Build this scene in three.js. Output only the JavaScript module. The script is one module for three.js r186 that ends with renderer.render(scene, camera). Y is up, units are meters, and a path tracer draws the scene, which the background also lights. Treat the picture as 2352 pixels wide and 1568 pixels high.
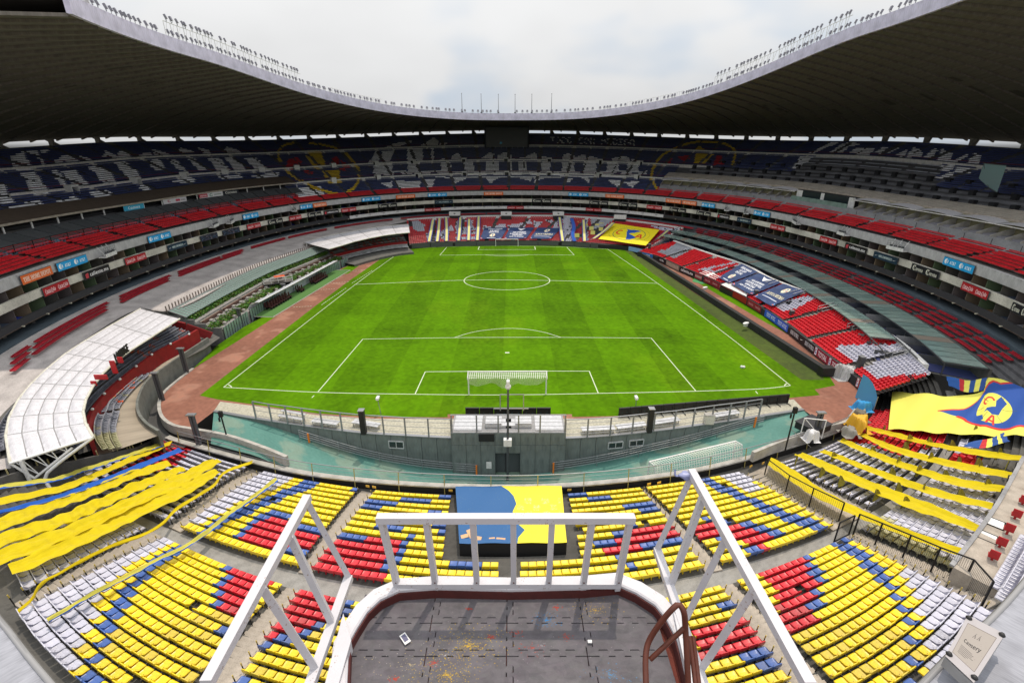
import * as THREE from 'three';
import { mergeGeometries } from 'three/addons/utils/BufferGeometryUtils.js';
import { FontLoader } from 'three/addons/loaders/FontLoader.js';
import { TextGeometry } from 'three/addons/geometries/TextGeometry.js';
import { RoundedBoxGeometry } from 'three/addons/geometries/RoundedBoxGeometry.js';

// ---------------------------------------------------------------- camera, sky, sun, exposure
const scene = new THREE.Scene();
const renderer = new THREE.WebGLRenderer({ antialias: true });
renderer.setSize(1024, 682);
renderer.toneMapping = THREE.LinearToneMapping;
renderer.toneMappingExposure = 0.96;
renderer.shadowMap.enabled = true;
const EYE = 25.5, PITCH = 22 * Math.PI / 180, FOC = 784 / Math.tan(35 * Math.PI / 180);
const camera = new THREE.PerspectiveCamera(70, 1024 / 682, 0.1, 3000);
camera.position.set(0, EYE, 0);
camera.rotation.set(-PITCH, 0, 0);
scene.add(camera);

const font = await new FontLoader().loadAsync('fonts/droid/droid_sans_bold.typeface.json');
let seed = 7;
const rnd = () => { seed = (seed * 1664525 + 1013904223) >>> 0; return seed / 4294967296; };
const rr = (a, b) => a + (b - a) * rnd();
// value noise on a lattice, periodic
const NT = new Float32Array(65536); for (let i = 0; i < 65536; i++) NT[i] = rnd();
function vn(x, y, per = 256) {
  const xi = Math.floor(x), yi = Math.floor(y), fx = x - xi, fy = y - yi, w = (i, j) => NT[(((i % per) + per) % per) + (((j % per) + per) % per) * 256];
  const sx = fx * fx * (3 - 2 * fx), sy = fy * fy * (3 - 2 * fy);
  return (w(xi, yi) * (1 - sx) + w(xi + 1, yi) * sx) * (1 - sy) + (w(xi, yi + 1) * (1 - sx) + w(xi + 1, yi + 1) * sx) * sy;
}
const fbm = (x, y, o = 4, per = 256) => { let s = 0, a = 0.5, t = 0; for (let i = 0; i < o; i++) { s += a * vn(x, y, Math.min(256, per)); t += a; x *= 2; y *= 2; per *= 2; a *= 0.5; } return s / t; };
const clamp = (x, a, b) => Math.min(b, Math.max(a, x));
const sstep = (a, b, x) => { const t = clamp((x - a) / (b - a), 0, 1); return t * t * (3 - 2 * t); };
const lerp = (a, b, t) => a + (b - a) * t;

{ // thin bright overcast with pale blue openings
  const W = 1024, Hh = 512, d = new Float32Array(W * Hh * 4);
  for (let j = 0; j < Hh; j++) for (let i = 0; i < W; i++) {
    const el = ((j + 0.5) / Hh - 0.5) * Math.PI, az = ((i + 0.5) / W - 0.5) * 2 * Math.PI;
    const dx = Math.cos(el) * Math.cos(az), dy = Math.sin(el), dz = Math.cos(el) * Math.sin(az);
    let r, g, b;
    if (dy < -0.02) { r = g = b = 0.12; }
    else {
      const k = 1 / (dy + 0.28), u = dx * k * 1.5 + 40.3, v = dz * k * 1.5 + 63.15;
      const n = fbm(u, v, 5), n2 = fbm(u * 2.1 + 9, v * 2.1 + 4, 4);
      const blue = sstep(0.52, 0.74, n) * (0.35 + 0.5 * n2), zen = 1 + 1.5 * Math.max(0, dy);
      const w = (0.69 + 0.08 * (n2 - 0.5)) * zen;
      r = lerp(w, 0.46 * zen, blue); g = lerp(w * 1.005, 0.55 * zen, blue); b = lerp(w * 1.01, 0.66 * zen, blue);
    }
    const q = (j * W + i) * 4; d[q] = r; d[q + 1] = g; d[q + 2] = b; d[q + 3] = 1;
  }
  const t = new THREE.DataTexture(d, W, Hh, THREE.RGBAFormat, THREE.FloatType);
  t.mapping = THREE.EquirectangularReflectionMapping; t.magFilter = THREE.LinearFilter; t.minFilter = THREE.LinearFilter; t.needsUpdate = true;
  scene.background = t; scene.environment = t;
}
const SUN = new THREE.Vector3(0.128, 0.955, -0.268).normalize();
const sun = new THREE.DirectionalLight(0xfff1de, 2.6);
sun.position.set(SUN.x * 300, SUN.y * 300, -80 + SUN.z * 300); sun.target.position.set(0, 0, -80);
sun.castShadow = true; sun.shadow.radius = 1.6; sun.shadow.mapSize.set(4096, 4096);
Object.assign(sun.shadow.camera, { left: -150, right: 150, top: 150, bottom: -150, near: 1, far: 700 });
scene.add(sun, sun.target);

// ---------------------------------------------------------------- helpers
const cP = Math.cos(PITCH), sP = Math.sin(PITCH);
const V = (x, y, z) => new THREE.Vector3(x, y, z);
// the survey of the photograph was taken in a 2352 x 1568 frame: a sight line, and where it meets a level
const sight = (x, y) => { const a = (x - 1176) / FOC, b = (784 - y) / FOC; return [a, b * cP - sP, -(cP + b * sP)]; };
const G = (x, y, h) => { const d = sight(x, y), t = (h - EYE) / d[1]; return V(d[0] * t, h, d[2] * t); };
const GZ = (x, y, z) => { const d = sight(x, y), t = z / d[2]; return V(d[0] * t, EYE + d[1] * t, z); };
const seen = p => { const y = p.y - EYE, f = -p.z * cP - y * sP, u = -p.z * sP + y * cP; return f > 0.05 ? [1176 + FOC * p.x / f, 784 - FOC * u / f] : [-9e3, -9e3]; };
// plan of the bowl: superellipse rings, k metres outside the ring of the fascias
const RA = 61, RB = 80, RC = -85, RN = 2.2;
const ringR = (ph, k) => Math.pow(Math.pow(Math.abs(Math.sin(ph)) / (RA + k), RN) + Math.pow(Math.abs(Math.cos(ph)) / (RB + k), RN), -1 / RN);
const RP = (ph, k, h) => { const r = ringR(ph, k); return V(r * Math.sin(ph), h, RC - r * Math.cos(ph)); };
const ringAt = (px, k, h) => { let a = -2.25, b = 2.25; for (let i = 0; i < 44; i++) { const m = (a + b) / 2; const s = seen(RP(m, k, h)); (s[0] < -8e3 ? (m > 0 ? 1e4 : -1e4) : s[0]) < px ? a = m : b = m; } return (a + b) / 2; };

const names = new Map();
function numbered(n) { const c = names.get(n) || 0; names.set(n, c + 1); return c ? n + '_' + String(c).padStart(3, '0') : n; }
function tag(o, label, category, group, kind) { o.userData = {}; if (label) o.userData.label = label; if (category) o.userData.category = category; if (group) o.userData.group = group; if (kind) o.userData.kind = kind; return o; }
function mesh(name, geo, mat, parent) {
  const g = Array.isArray(geo) ? merge(geo) : geo;
  const m = new THREE.Mesh(g, mat); m.castShadow = m.receiveShadow = true;
  m.name = parent && parent !== scene ? name : numbered(name);
  (parent || scene).add(m); return m;
}
function struct(name, geo, mat, label) { const m = mesh(name, geo, mat); m.userData.kind = 'structure'; if (label) m.userData.label = label; return m; }
function thing(name, label, category, group, pos, turn = 0) {
  const o = new THREE.Group(); o.name = numbered(name); if (pos) o.position.copy(pos); o.rotation.y = turn; scene.add(o); return tag(o, label, category, group);
}
function copyOf(o, label, group) { const c = o.clone(); c.name = numbered(o.userData.base || o.name.replace(/_\d{3}$/, '')); scene.add(c); c.userData = { ...o.userData, label: label || o.userData.label, group: group || o.userData.group }; return c; }
function norm(g) { // same attributes on every geometry that is to be joined
  let q = g.index ? g.toNonIndexed() : g; if (!q.attributes.normal) q.computeVertexNormals();
  if (!q.attributes.uv) q.setAttribute('uv', new THREE.BufferAttribute(new Float32Array(q.attributes.position.count * 2), 2));
  for (const k of Object.keys(q.attributes)) if (!['position', 'normal', 'uv'].includes(k)) q.deleteAttribute(k);
  return q;
}
function merge(list) { return list.length === 1 ? list[0] : mergeGeometries(list.map(norm), false); }
function box(w, h, d, x = 0, y = 0, z = 0, turn = 0) { const g = new THREE.BoxGeometry(w, h, d); boxUV(g, w, h, d); if (turn) g.rotateY(turn); g.translate(x, y, z); return g; }
function boxUV(g, w, h, d) { const p = g.attributes.position, n = g.attributes.normal, uv = g.attributes.uv; for (let i = 0; i < p.count; i++) { const ax = Math.abs(n.getX(i)), ay = Math.abs(n.getY(i)); ax > .5 ? uv.setXY(i, p.getZ(i), p.getY(i)) : ay > .5 ? uv.setXY(i, p.getX(i), p.getZ(i)) : uv.setXY(i, p.getX(i), p.getY(i)); } }
function beam(a, b, w, h = w, up = V(0, 1, 0)) { // bar of rectangular section between two points
  const L = a.distanceTo(b), g = new THREE.BoxGeometry(w, h, L); boxUV(g, w, h, L);
  const z = b.clone().sub(a).normalize(); let x = up.clone().cross(z); if (x.length() < 1e-3) x = V(1, 0, 0); x.normalize(); const y = z.clone().cross(x);
  g.applyMatrix4(new THREE.Matrix4().makeBasis(x, y, z).setPosition(a.clone().add(b).multiplyScalar(.5))); return g;
}
function rod(a, b, r, n = 6, r2 = r) { const L = a.distanceTo(b), g = new THREE.CylinderGeometry(r2, r, L, n); g.applyQuaternion(new THREE.Quaternion().setFromUnitVectors(V(0, 1, 0), b.clone().sub(a).normalize())); g.translate((a.x + b.x) / 2, (a.y + b.y) / 2, (a.z + b.z) / 2); return g; }
function pipe(pts, r, n = 6, seg) { return new THREE.TubeGeometry(new THREE.CatmullRomCurve3(pts), seg || pts.length * 3, r, n, false); }
// sheet between rows of points
function sheet(rows, flip) {
  const m = rows.length, n = rows[0].length, pos = [], uv = [], idx = []; let v = 0;
  for (let j = 0; j < m; j++) { let u = 0; if (j) v += rows[j][n >> 1].distanceTo(rows[j - 1][n >> 1]); for (let i = 0; i < n; i++) { if (i) u += rows[j][i].distanceTo(rows[j][i - 1]); const p = rows[j][i]; pos.push(p.x, p.y, p.z); uv.push(u, v); } }
  for (let j = 0; j < m - 1; j++) for (let i = 0; i < n - 1; i++) { const a = j * n + i, b = a + 1, c = a + n, d = c + 1; flip ? idx.push(a, c, b, b, c, d) : idx.push(a, b, c, b, d, c); }
  const g = new THREE.BufferGeometry(); g.setAttribute('position', new THREE.Float32BufferAttribute(pos, 3)); g.setAttribute('uv', new THREE.Float32BufferAttribute(uv, 2)); g.setIndex(idx); g.computeVertexNormals(); return g;
}
// strips: each edge of the profile its own sheet, so that edges stay sharp
function sweep(sections, closed) { // sections[i] = array of points of one cross section
  const out = [], n = sections[0].length, e = closed ? n : n - 1;
  for (let j = 0; j < e; j++) out.push(sheet([sections.map(s => s[j]), sections.map(s => s[(j + 1) % n])]));
  if (closed) for (const s of [sections[0], sections[sections.length - 1]]) { const c = s.reduce((a, p) => a.add(p), V(0, 0, 0)).multiplyScalar(1 / n); const g = new THREE.BufferGeometry(), pos = [], uv = []; for (let j = 0; j < n; j++) for (const p of [c, s[j], s[(j + 1) % n]]) { pos.push(p.x, p.y, p.z); uv.push(p.x + p.z, p.y); } g.setAttribute('position', new THREE.Float32BufferAttribute(pos, 3)); g.setAttribute('uv', new THREE.Float32BufferAttribute(uv, 2)); g.computeVertexNormals(); out.push(g); }
  return merge(out);
}
const ringSweep = (prof, a, b, n, closed = true) => { const S = []; for (let i = 0; i <= n; i++) { const ph = lerp(a, b, i / n), q = typeof prof === 'function' ? prof(ph) : prof; S.push(q.map(([k, h]) => RP(ph, k, h))); } return sweep(S, closed); };
function curvePts(pts, n) { return new THREE.CatmullRomCurve3(pts, false, 'centripetal').getSpacedPoints(n); }
// upright slab following a line of points: t thick, from y0 to y1
function wallAlong(pts, y0, y1, t, side = 0) {
  const S = pts.map((p, i) => { const a = pts[Math.max(0, i - 1)], b = pts[Math.min(pts.length - 1, i + 1)]; const d = V(b.x - a.x, 0, b.z - a.z).normalize(), nx = -d.z * t, nz = d.x * t, o = side - .5; const f = typeof y0 === 'function' ? y0(i / (pts.length - 1)) : y0, h = typeof y1 === 'function' ? y1(i / (pts.length - 1)) : y1; return [V(p.x + nx * o, f, p.z + nz * o), V(p.x + nx * (o + 1), f, p.z + nz * (o + 1)), V(p.x + nx * (o + 1), h, p.z + nz * (o + 1)), V(p.x + nx * o, h, p.z + nz * o)]; });
  return sweep(S, true);
}
function poly(pts, h, t = 0) { // level polygon, cut from its outline
  const s = new THREE.Shape(pts.map(p => new THREE.Vector2(p.x, -p.z))); const g = t ? new THREE.ExtrudeGeometry(s, { depth: t, bevelEnabled: false }) : new THREE.ShapeGeometry(s); g.rotateX(-Math.PI / 2); g.translate(0, h - t, 0); return g;
}
const inPoly = (x, y, p) => { let c = false; for (let i = 0, j = p.length - 1; i < p.length; j = i++) if ((p[i][1] > y) !== (p[j][1] > y) && x < (p[j][0] - p[i][0]) * (y - p[i][1]) / (p[j][1] - p[i][1]) + p[i][0]) c = !c; return c; };
const nearLine = (x, y, p) => { let m = 1e9; for (let i = 1; i < p.length; i++) { const [ax, ay] = p[i - 1], [bx, by] = p[i], dx = bx - ax, dy = by - ay, t = clamp(((x - ax) * dx + (y - ay) * dy) / (dx * dx + dy * dy), 0, 1); m = Math.min(m, Math.hypot(x - ax - t * dx, y - ay - t * dy)); } return m; };

// ---------------------------------------------------------------- materials
function noiseTex(n, fn, srgb = false) { const d = new Uint8Array(n * n * 4); for (let j = 0; j < n; j++) for (let i = 0; i < n; i++) { const c = fn(i / n, j / n), q = (j * n + i) * 4; for (let k = 0; k < 3; k++) d[q + k] = clamp(Array.isArray(c) ? c[k] : c, 0, 1) * 255; d[q + 3] = 255; } const t = new THREE.DataTexture(d, n, n); t.wrapS = t.wrapT = THREE.RepeatWrapping; t.magFilter = THREE.LinearFilter; t.minFilter = THREE.LinearMipmapLinearFilter; t.generateMipmaps = true; if (srgb) t.colorSpace = THREE.SRGBColorSpace; t.needsUpdate = true; return t; }
const tMott = noiseTex(512, (u, v) => { const a = fbm(u * 8, v * 8, 5, 8), b = fbm(u * 64 + 3, v * 64, 3, 64); return 0.66 + 0.42 * (a - 0.5) + 0.3 * (b - 0.5) + (b > 0.66 ? -0.12 : 0.06); });
const tStain = noiseTex(512, (u, v) => { const a = fbm(u * 16, v * 4, 5, 4), b = fbm(u * 128, v * 8 + 5, 3, 8), c = fbm(u * 6 + 2, v * 6 + 7, 4, 6); return 0.72 + 0.34 * (a - 0.5) + 0.3 * (b - 0.5) + 0.25 * (c - 0.5); });
const tFine = noiseTex(256, (u, v) => 0.8 + 0.4 * (fbm(u * 64, v * 64, 2, 64) - 0.5) + 0.25 * (fbm(u * 8, v * 8, 3, 8) - 0.5));
const tPaint = noiseTex(512, (u, v) => { const a = fbm(u * 8, v * 8, 4, 8), b = fbm(u * 60 + 3, v * 60, 3, 60); const k = .90 + .08 * (a - .5); return b > .765 && a > .54 ? [.55, .42, .34] : [k, k, k]; });
const rep = (t, s, s2 = s) => { const c = t.clone(); c.repeat.set(1 / s, 1 / s2); c.needsUpdate = true; return c; };
const M4 = rep(tMott, 4), M14 = rep(tMott, 14), S9 = rep(tStain, 12, 9), Fi = rep(tFine, 0.9), B2 = rep(tMott, 1.6);
const col = h => new THREE.Color(h);
const lin = (r, g, b) => new THREE.Color().setRGB(r, g, b);
const mat = (c, rough = .8, o = {}) => new THREE.MeshStandardMaterial({ color: c, roughness: rough, metalness: 0, side: THREE.DoubleSide, ...o });
const MT = {
  conc: mat(lin(.34, .32, .29), .95, { map: M4, bumpMap: B2, bumpScale: .01 }),
  concDark: mat(lin(.15, .145, .135), .95, { map: M4 }),
  concLight: mat(lin(.52, .50, .46), .95, { map: M4 }),
  step: mat(lin(.50, .44, .37), .95, { map: M4 }),
  tread: mat(lin(.115, .11, .10), .95, { map: M14 }),  // grime plus the shade between seats, both put into this concrete colour
  white: mat(lin(.84, .84, .83), .55, { map: rep(tFine, 2.2) }),
  whitePaint: mat(lin(.57, .56, .595), .45, { map: rep(tPaint, .8), bumpMap: rep(tFine, .5), bumpScale: .002 }),
  cream: mat(lin(.80, .78, .68), .7, { map: M14 }),
  grey: mat(lin(.36, .36, .37), .7, { map: M14 }),
  roofUnder: mat(lin(.205, .185, .165), 1, { map: S9 }),  // concrete darkened toward the shade under the roof; the unseen shell shares it
  roofEdge: mat(lin(.76, .72, .92), .9, { map: rep(tStain, 14, 5) }),
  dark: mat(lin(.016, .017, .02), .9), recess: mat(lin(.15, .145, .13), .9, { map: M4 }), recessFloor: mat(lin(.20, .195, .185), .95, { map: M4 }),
  black: mat(lin(.012, .012, .013), .55),
  blackMetal: mat(lin(.012, .012, .014), .5, { metalness: .3 }),
  steel: mat(lin(.30, .31, .33), .45, { metalness: .6 }),
  steelDark: mat(lin(.10, .105, .115), .5, { metalness: .5 }),
  alu: mat(lin(.66, .67, .70), .4, { metalness: .35, map: rep(tFine, 2) }),
  red: mat(lin(.56, .012, .018), .55, { map: M4 }), redDark: mat(lin(.22, .006, .012), .7, { map: M4 }),
  blueGrey: mat(lin(.085, .12, .15), .9, { map: M14 }),
  deck: mat(lin(.60, .56, .55), .95, { map: M14, bumpMap: M4, bumpScale: .01 }),
  navy: mat(lin(.01, .016, .06), .7),
  brown: mat(lin(.13, .095, .07), .85, { map: rep(tStain, 6, 3) }),
  tan: mat(lin(.64, .585, .51), .85, { map: M14 }),
  fabric: new THREE.MeshPhysicalMaterial({ color: lin(.68, .675, .72), roughness: .75, side: THREE.DoubleSide, map: rep(tFine, 3) }),
  glassGreen: new THREE.MeshPhysicalMaterial({ color: lin(.44, .64, .58), roughness: .2, transmission: .42, thickness: 0, side: THREE.DoubleSide, map: rep(tMott, 6) }),
  clear: new THREE.MeshPhysicalMaterial({ color: lin(.66, .71, .80), roughness: .3, transmission: .18, thickness: 0, side: THREE.DoubleSide }),
  glassDark: new THREE.MeshPhysicalMaterial({ color: lin(.02, .03, .032), roughness: .08, side: THREE.DoubleSide }),
  net: mat(lin(.75, .76, .74), .9), rope: mat(lin(.05, .05, .05), .8),
  panel: mat(lin(.20, .235, .23), .55, { metalness: .15, map: rep(tStain, 5, 4) }),
  rust: mat(lin(.13, .028, .012), .55, { map: rep(tMott, .5) }),
  orange: mat(lin(.7, .2, .02), .6),
};
const glass2 = MT.glassGreen.clone(), glass3 = MT.glassGreen.clone(); glass2.color = lin(.36, .54, .50); glass3.color = lin(.50, .68, .62);
function canvasTex(w, h, draw) { const c = document.createElement('canvas'); c.width = w; c.height = h; const x = c.getContext('2d'); draw(x, w, h); const t = new THREE.CanvasTexture(c); t.colorSpace = THREE.SRGBColorSpace; t.anisotropy = 8; return t; }
const ORD = ['first', 'second', 'third', 'fourth', 'fifth', 'sixth', 'seventh', 'eighth', 'ninth', 'tenth', 'eleventh', 'twelfth', 'thirteenth', 'fourteenth', 'fifteenth', 'sixteenth', 'seventeenth', 'eighteenth', 'nineteenth'], TEN = ['', '', 'twent', 'thirt', 'fort', 'fift', 'sixt', 'sevent', 'eight', 'ninet'];
const ordinal = Array.from({ length: 99 }, (_, i) => i < 19 ? ORD[i] : (i + 1) % 10 ? TEN[Math.floor((i + 1) / 10)] + 'y-' + ORD[(i + 1) % 10 - 1] : TEN[(i + 1) / 10] + 'ieth');
// ---------------------------------------------------------------- ground, pitch, running track, ramp
const Gs = (list, h) => list.map(([x, y]) => G(x, y, h));
const planXZ = g => { const p = g.attributes.position, uv = g.attributes.uv; for (let i = 0; i < p.count; i++) uv.setXY(i, p.getX(i), p.getZ(i)); return g; };
{
  const gr = new THREE.RingGeometry(118, 1500, 64); gr.rotateX(-Math.PI / 2); gr.translate(0, -6, -85);
  struct('ground', gr, mat(lin(.16, .155, .14), .95));
  const base = new THREE.CircleGeometry(120, 64); base.rotateX(-Math.PI / 2); base.translate(0, -7, -85); struct('foundation_slab', base, MT.concDark);
}
const wallTopPx = [[490, 945], [588, 962], [713, 980], [838, 995], [938, 1001], [1038, 1006], [1166, 1007], [1296, 1007], [1400, 1001], [1489, 992], [1591, 979], [1744, 957], [1847, 941]];
const footPx = [[490, 946], [588, 969], [713, 1010], [838, 1047], [938, 1066], [1038, 1077], [1166, 1084], [1296, 1073], [1400, 1056], [1489, 1036], [1591, 1012], [1744, 968], [1847, 942]];
const wallTop = curvePts(Gs(wallTopPx, 0), 60);
const footLine = (() => { const t = Gs(wallTopPx, 0), q = footPx.map(([x, y], i) => V(t[i].x, GZ(x, y, t[i].z).y, t[i].z)); return curvePts(q, 60); })();
const footH = x => { const f = footLine; for (let i = 1; i < f.length; i++) if (x <= f[i].x) { const t = (x - f[i - 1].x) / (f[i].x - f[i - 1].x); return lerp(f[i - 1].y, f[i].y, clamp(t, 0, 1)); } return 0; };
const kerbLeft = [[443, 847], [400, 880], [372, 907], [365, 935], [375, 962], [400, 978], [437, 985]];
const kerbRight = [[1899, 979], [1939, 970], [1962, 947], [1974, 922], [1972, 886], [1950, 858], [1900, 820]];
{
  const out = [...Gs([[921, 556], [871, 575], [786, 615], [700, 668], [620, 725], [545, 782]], 0), ...curvePts(Gs(kerbLeft, 0), 24), ...wallTop.map(p => p.clone()), ...curvePts(Gs(kerbRight, 0), 24), ...Gs([[1852, 785], [1804, 742], [1764, 722], [1649, 645], [1526, 592], [1420, 556]], 0)];
  const tTrack = noiseTex(512, (u, v) => { const a = fbm(u * 6, v * 6, 5, 6), b = fbm(u * 90, v * 90, 2, 90), w = sstep(.55, .72, fbm(u * 10 + 5, v * 10 + 2, 4, 10)); return [.62 + .3 * (a - .5) + .25 * (b - .5) + .25 * w, .6 + .3 * (a - .5) + .25 * (b - .5) + .4 * w, .58 + .3 * (a - .5) + .25 * (b - .5) + .45 * w]; });
  struct('running_track', planXZ(poly(out, 0)), mat(lin(.36, .155, .105), .95, { map: rep(tTrack, 26), bumpMap: rep(tFine, 1), bumpScale: .006 }));
  // turf with mowing bands and worn patches
  const N = 1024, d = new Uint8Array(N * N * 4);
  for (let j = 0; j < N; j++) for (let i = 0; i < N; i++) {
    const x = (i / N - .5) * 120, z = -(j / N) * 120 - 25; // metres
    const band = Math.sin(z * Math.PI / 6.2) > 0 ? 1 : -1, lane = Math.sin((x + 1.2) * Math.PI / 6.4) > 0 ? 1 : -1;
    const n = fbm(x * .22 + 50, z * .22 + 70, 4), f = fbm(x * 2.6 + 90, z * 2.6 + 190, 3), s = fbm(x * .8 + 9, z * .12 + 60, 3);
    let v = .76 + .034 * band + .07 * lane + .30 * (n - .5) + .42 * (f - .5) + .16 * (s - .5);
    const worn = sstep(.60, .78, fbm(x * .16 + 20, z * .09 + 33, 4)) * .5 + sstep(26, 31, Math.abs(x - z * 0.02)) * .28 * sstep(.4, .7, fbm(x * .3 + 5, z * .12 + 80, 3));
    const q = (j * N + i) * 4; d[q] = clamp((v * (1 + .34 * worn)) * 200, 0, 255); d[q + 1] = clamp(v * (1 + .12 * worn) * 235, 0, 255); d[q + 2] = clamp((v + .9 * worn) * 150, 0, 255); d[q + 3] = 255;
  }
  const t = new THREE.DataTexture(d, N, N); t.magFilter = THREE.LinearFilter; t.minFilter = THREE.LinearMipmapLinearFilter; t.generateMipmaps = true; t.wrapS = t.wrapT = THREE.RepeatWrapping; t.anisotropy = 8; t.needsUpdate = true;
  t.repeat.set(1 / 120, -1 / 120); t.offset.set(.5, -25 / 120);
  const turf = new THREE.MeshPhysicalMaterial({ color: lin(.112, .235, .0025), roughness: 1, specularIntensity: .15, side: THREE.DoubleSide, map: t, bumpMap: rep(tFine, .7), bumpScale: .02 });
  const main = [[921, 562], [801, 645], [723, 703], [613, 788], [458, 908], [500, 917], [600, 931], [727, 949], [860, 957], [1028, 958], [1028, 951], [1314, 951], [1314, 957], [1420, 955], [1600, 936], [1764, 918], [1884, 907], [1872, 894], [1919, 885], [1900, 856], [1882, 857], [1764, 778], [1601, 676], [1454, 578], [1425, 562]];
  struct('pitch', planXZ(poly(Gs(main, .006), .006)), turf, 'mown green football pitch with white markings');
  struct('grass_verge', planXZ(merge([poly(Gs([[868, 577], [786, 617], [760, 634], [800, 628]], .006), .006), poly(Gs([[443, 846], [545, 783], [632, 727], [605, 727], [560, 750], [500, 792]], .006), .006), poly(Gs([[1496, 590], [1526, 593], [1649, 646], [1764, 724], [1804, 743], [1852, 785], [1900, 820], [1895, 819], [1846, 785], [1764, 743], [1601, 648], [1574, 626]], .006), .006)])), turf);
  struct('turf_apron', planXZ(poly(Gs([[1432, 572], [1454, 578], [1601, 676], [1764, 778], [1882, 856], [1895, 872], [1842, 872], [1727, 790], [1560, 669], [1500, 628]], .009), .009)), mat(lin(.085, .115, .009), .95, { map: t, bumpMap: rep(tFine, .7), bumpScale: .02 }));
  struct('paving', planXZ(poly([...Gs([[505, 922], [600, 934], [727, 953], [860, 961], [1028, 962], [1166, 962], [1314, 961], [1420, 959], [1600, 940], [1764, 922], [1824, 917]], .012), ...wallTop.slice().reverse().map(p => V(p.x, .012, p.z + .01))], .012)), mat(lin(.47, .45, .36), .95, { map: rep(noiseTex(256, (u, v) => { const a = fbm(u * 40, v * 40, 2, 40), e = Math.min(Math.abs((u * 12) % 1 - .5), Math.abs((v * 12) % 1 - .5)); return .55 + .5 * a - (e > .46 ? .12 : 0); }), 5) }));
  // markings
  const LW = .11, lines = [];
  const line = (px, w = LW, n = 0) => { const p = n ? curvePts(Gs(px, .011), n) : Gs(px, .011); stripe(p, w); };
  const stripe = (p, w) => { const l = [], r = []; p.forEach((q, i) => { const a = p[Math.max(0, i - 1)], b = p[Math.min(p.length - 1, i + 1)], dx = b.x - a.x, dz = b.z - a.z, m = Math.hypot(dx, dz); l.push(V(q.x - dz / m * w / 2, q.y, q.z + dx / m * w / 2)); r.push(V(q.x + dz / m * w / 2, q.y, q.z - dx / m * w / 2)); }); lines.push(sheet([l, r])); };
  line([[513, 889], [816, 653], [928, 572]], LW, 20); line([[1816, 885], [1691, 785], [1510, 650], [1396, 572]], LW, 20);
  line([[513, 889], [729, 900.5], [953, 905], [1166, 906.5], [1374, 903], [1599, 898], [1764, 891.5], [1816, 885]], LW, 40);
  line([[928, 572], [1010, 567], [1164, 564.6], [1300, 567], [1396, 572]], .12, 24);
  line([[729, 900.5], [833, 778.5]]); line([[1599, 898], [1496, 776]]); line([[833, 778.5], [1043, 775.2], [1166, 774.5], [1290, 774.6], [1496, 776]], LW, 24);
  line([[953, 905], [976.6, 853.4]]); line([[1374.5, 903], [1353.6, 852]]); line([[976.6, 853.4], [1166, 852], [1353.6, 852]], LW, 12);
  line([[1043, 775.2], [1088, 762], [1156, 754.2], [1200, 755], [1246, 762], [1289, 774.6]], LW, 24);
  line([[814, 653], [1067, 643.2], [1164, 642.6], [1263, 644], [1511, 650.5]], .17, 24);
  { const L = G(1066, 643, .011), R = G(1263, 644, .011), T = G(1167, 623.4, .011), B = G(1163, 665.4, .011), cx = (L.x + R.x) / 2, cz = (T.z + B.z) / 2, rx = (R.x - L.x) / 2, rz = (B.z - T.z) / 2, p = []; for (let i = 0; i <= 72; i++) p.push(V(cx + rx * Math.cos(i / 36 * Math.PI), .014, cz + rz * Math.sin(i / 36 * Math.PI))); stripe(p, .17); }
  line([[1026, 567.5], [1010, 586]], .14); line([[1302, 567.5], [1319, 585.5]], .14); line([[1010, 586], [1164, 584.5], [1319, 585.5]], .17, 8); line([[1101, 566], [1098, 573]], .2); line([[1228, 566], [1230, 573]], .2); line([[1098, 573], [1230, 573]], .17); line([[1115, 585], [1140, 587.3], [1190, 587.3], [1214, 585]], .17, 8);
  line([[524, 883], [530, 887], [531, 890]], .12, 6); line([[1808, 880.5], [1803, 884], [1805, 887]], .12, 6);
  line([[721, 908], [716, 913]], .1); line([[1736, 898], [1741, 904]], .1); line([[1160, 809.6], [1170, 809.6]], .35);
  const dash = (a, b, n) => { for (let i = 0; i < n; i++) { const t = i / n, u = (i + .62) / n; line([[lerp(a[0], b[0], t), lerp(a[1], b[1], t)], [lerp(a[0], b[0], u), lerp(a[1], b[1], u)]], .12); } };
  dash([796, 622], [841, 620], 7); dash([758, 650], [803, 647], 7); dash([736, 665], [771, 662.6], 6); dash([673, 705], [718, 702.6], 7); dash([738, 700], [796, 660], 14); dash([808, 650], [856, 620], 12);
  struct('pitch_markings', merge(lines), mat(lin(.54, .60, .44), .9));
  // raised kerb round the track corner
  const kl = curvePts(Gs([...kerbLeft, [520, 1000], [610, 1030], [658, 1050]], 0), 50); struct('track_kerb', wallAlong(kl, -.9, .12, .3), MT.concLight);
  const kr = curvePts(Gs([[1730, 1040], [1800, 1012], ...kerbRight], 0), 50); struct('track_kerb', wallAlong(kr, -.9, .12, .3), MT.concLight);
}
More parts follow.
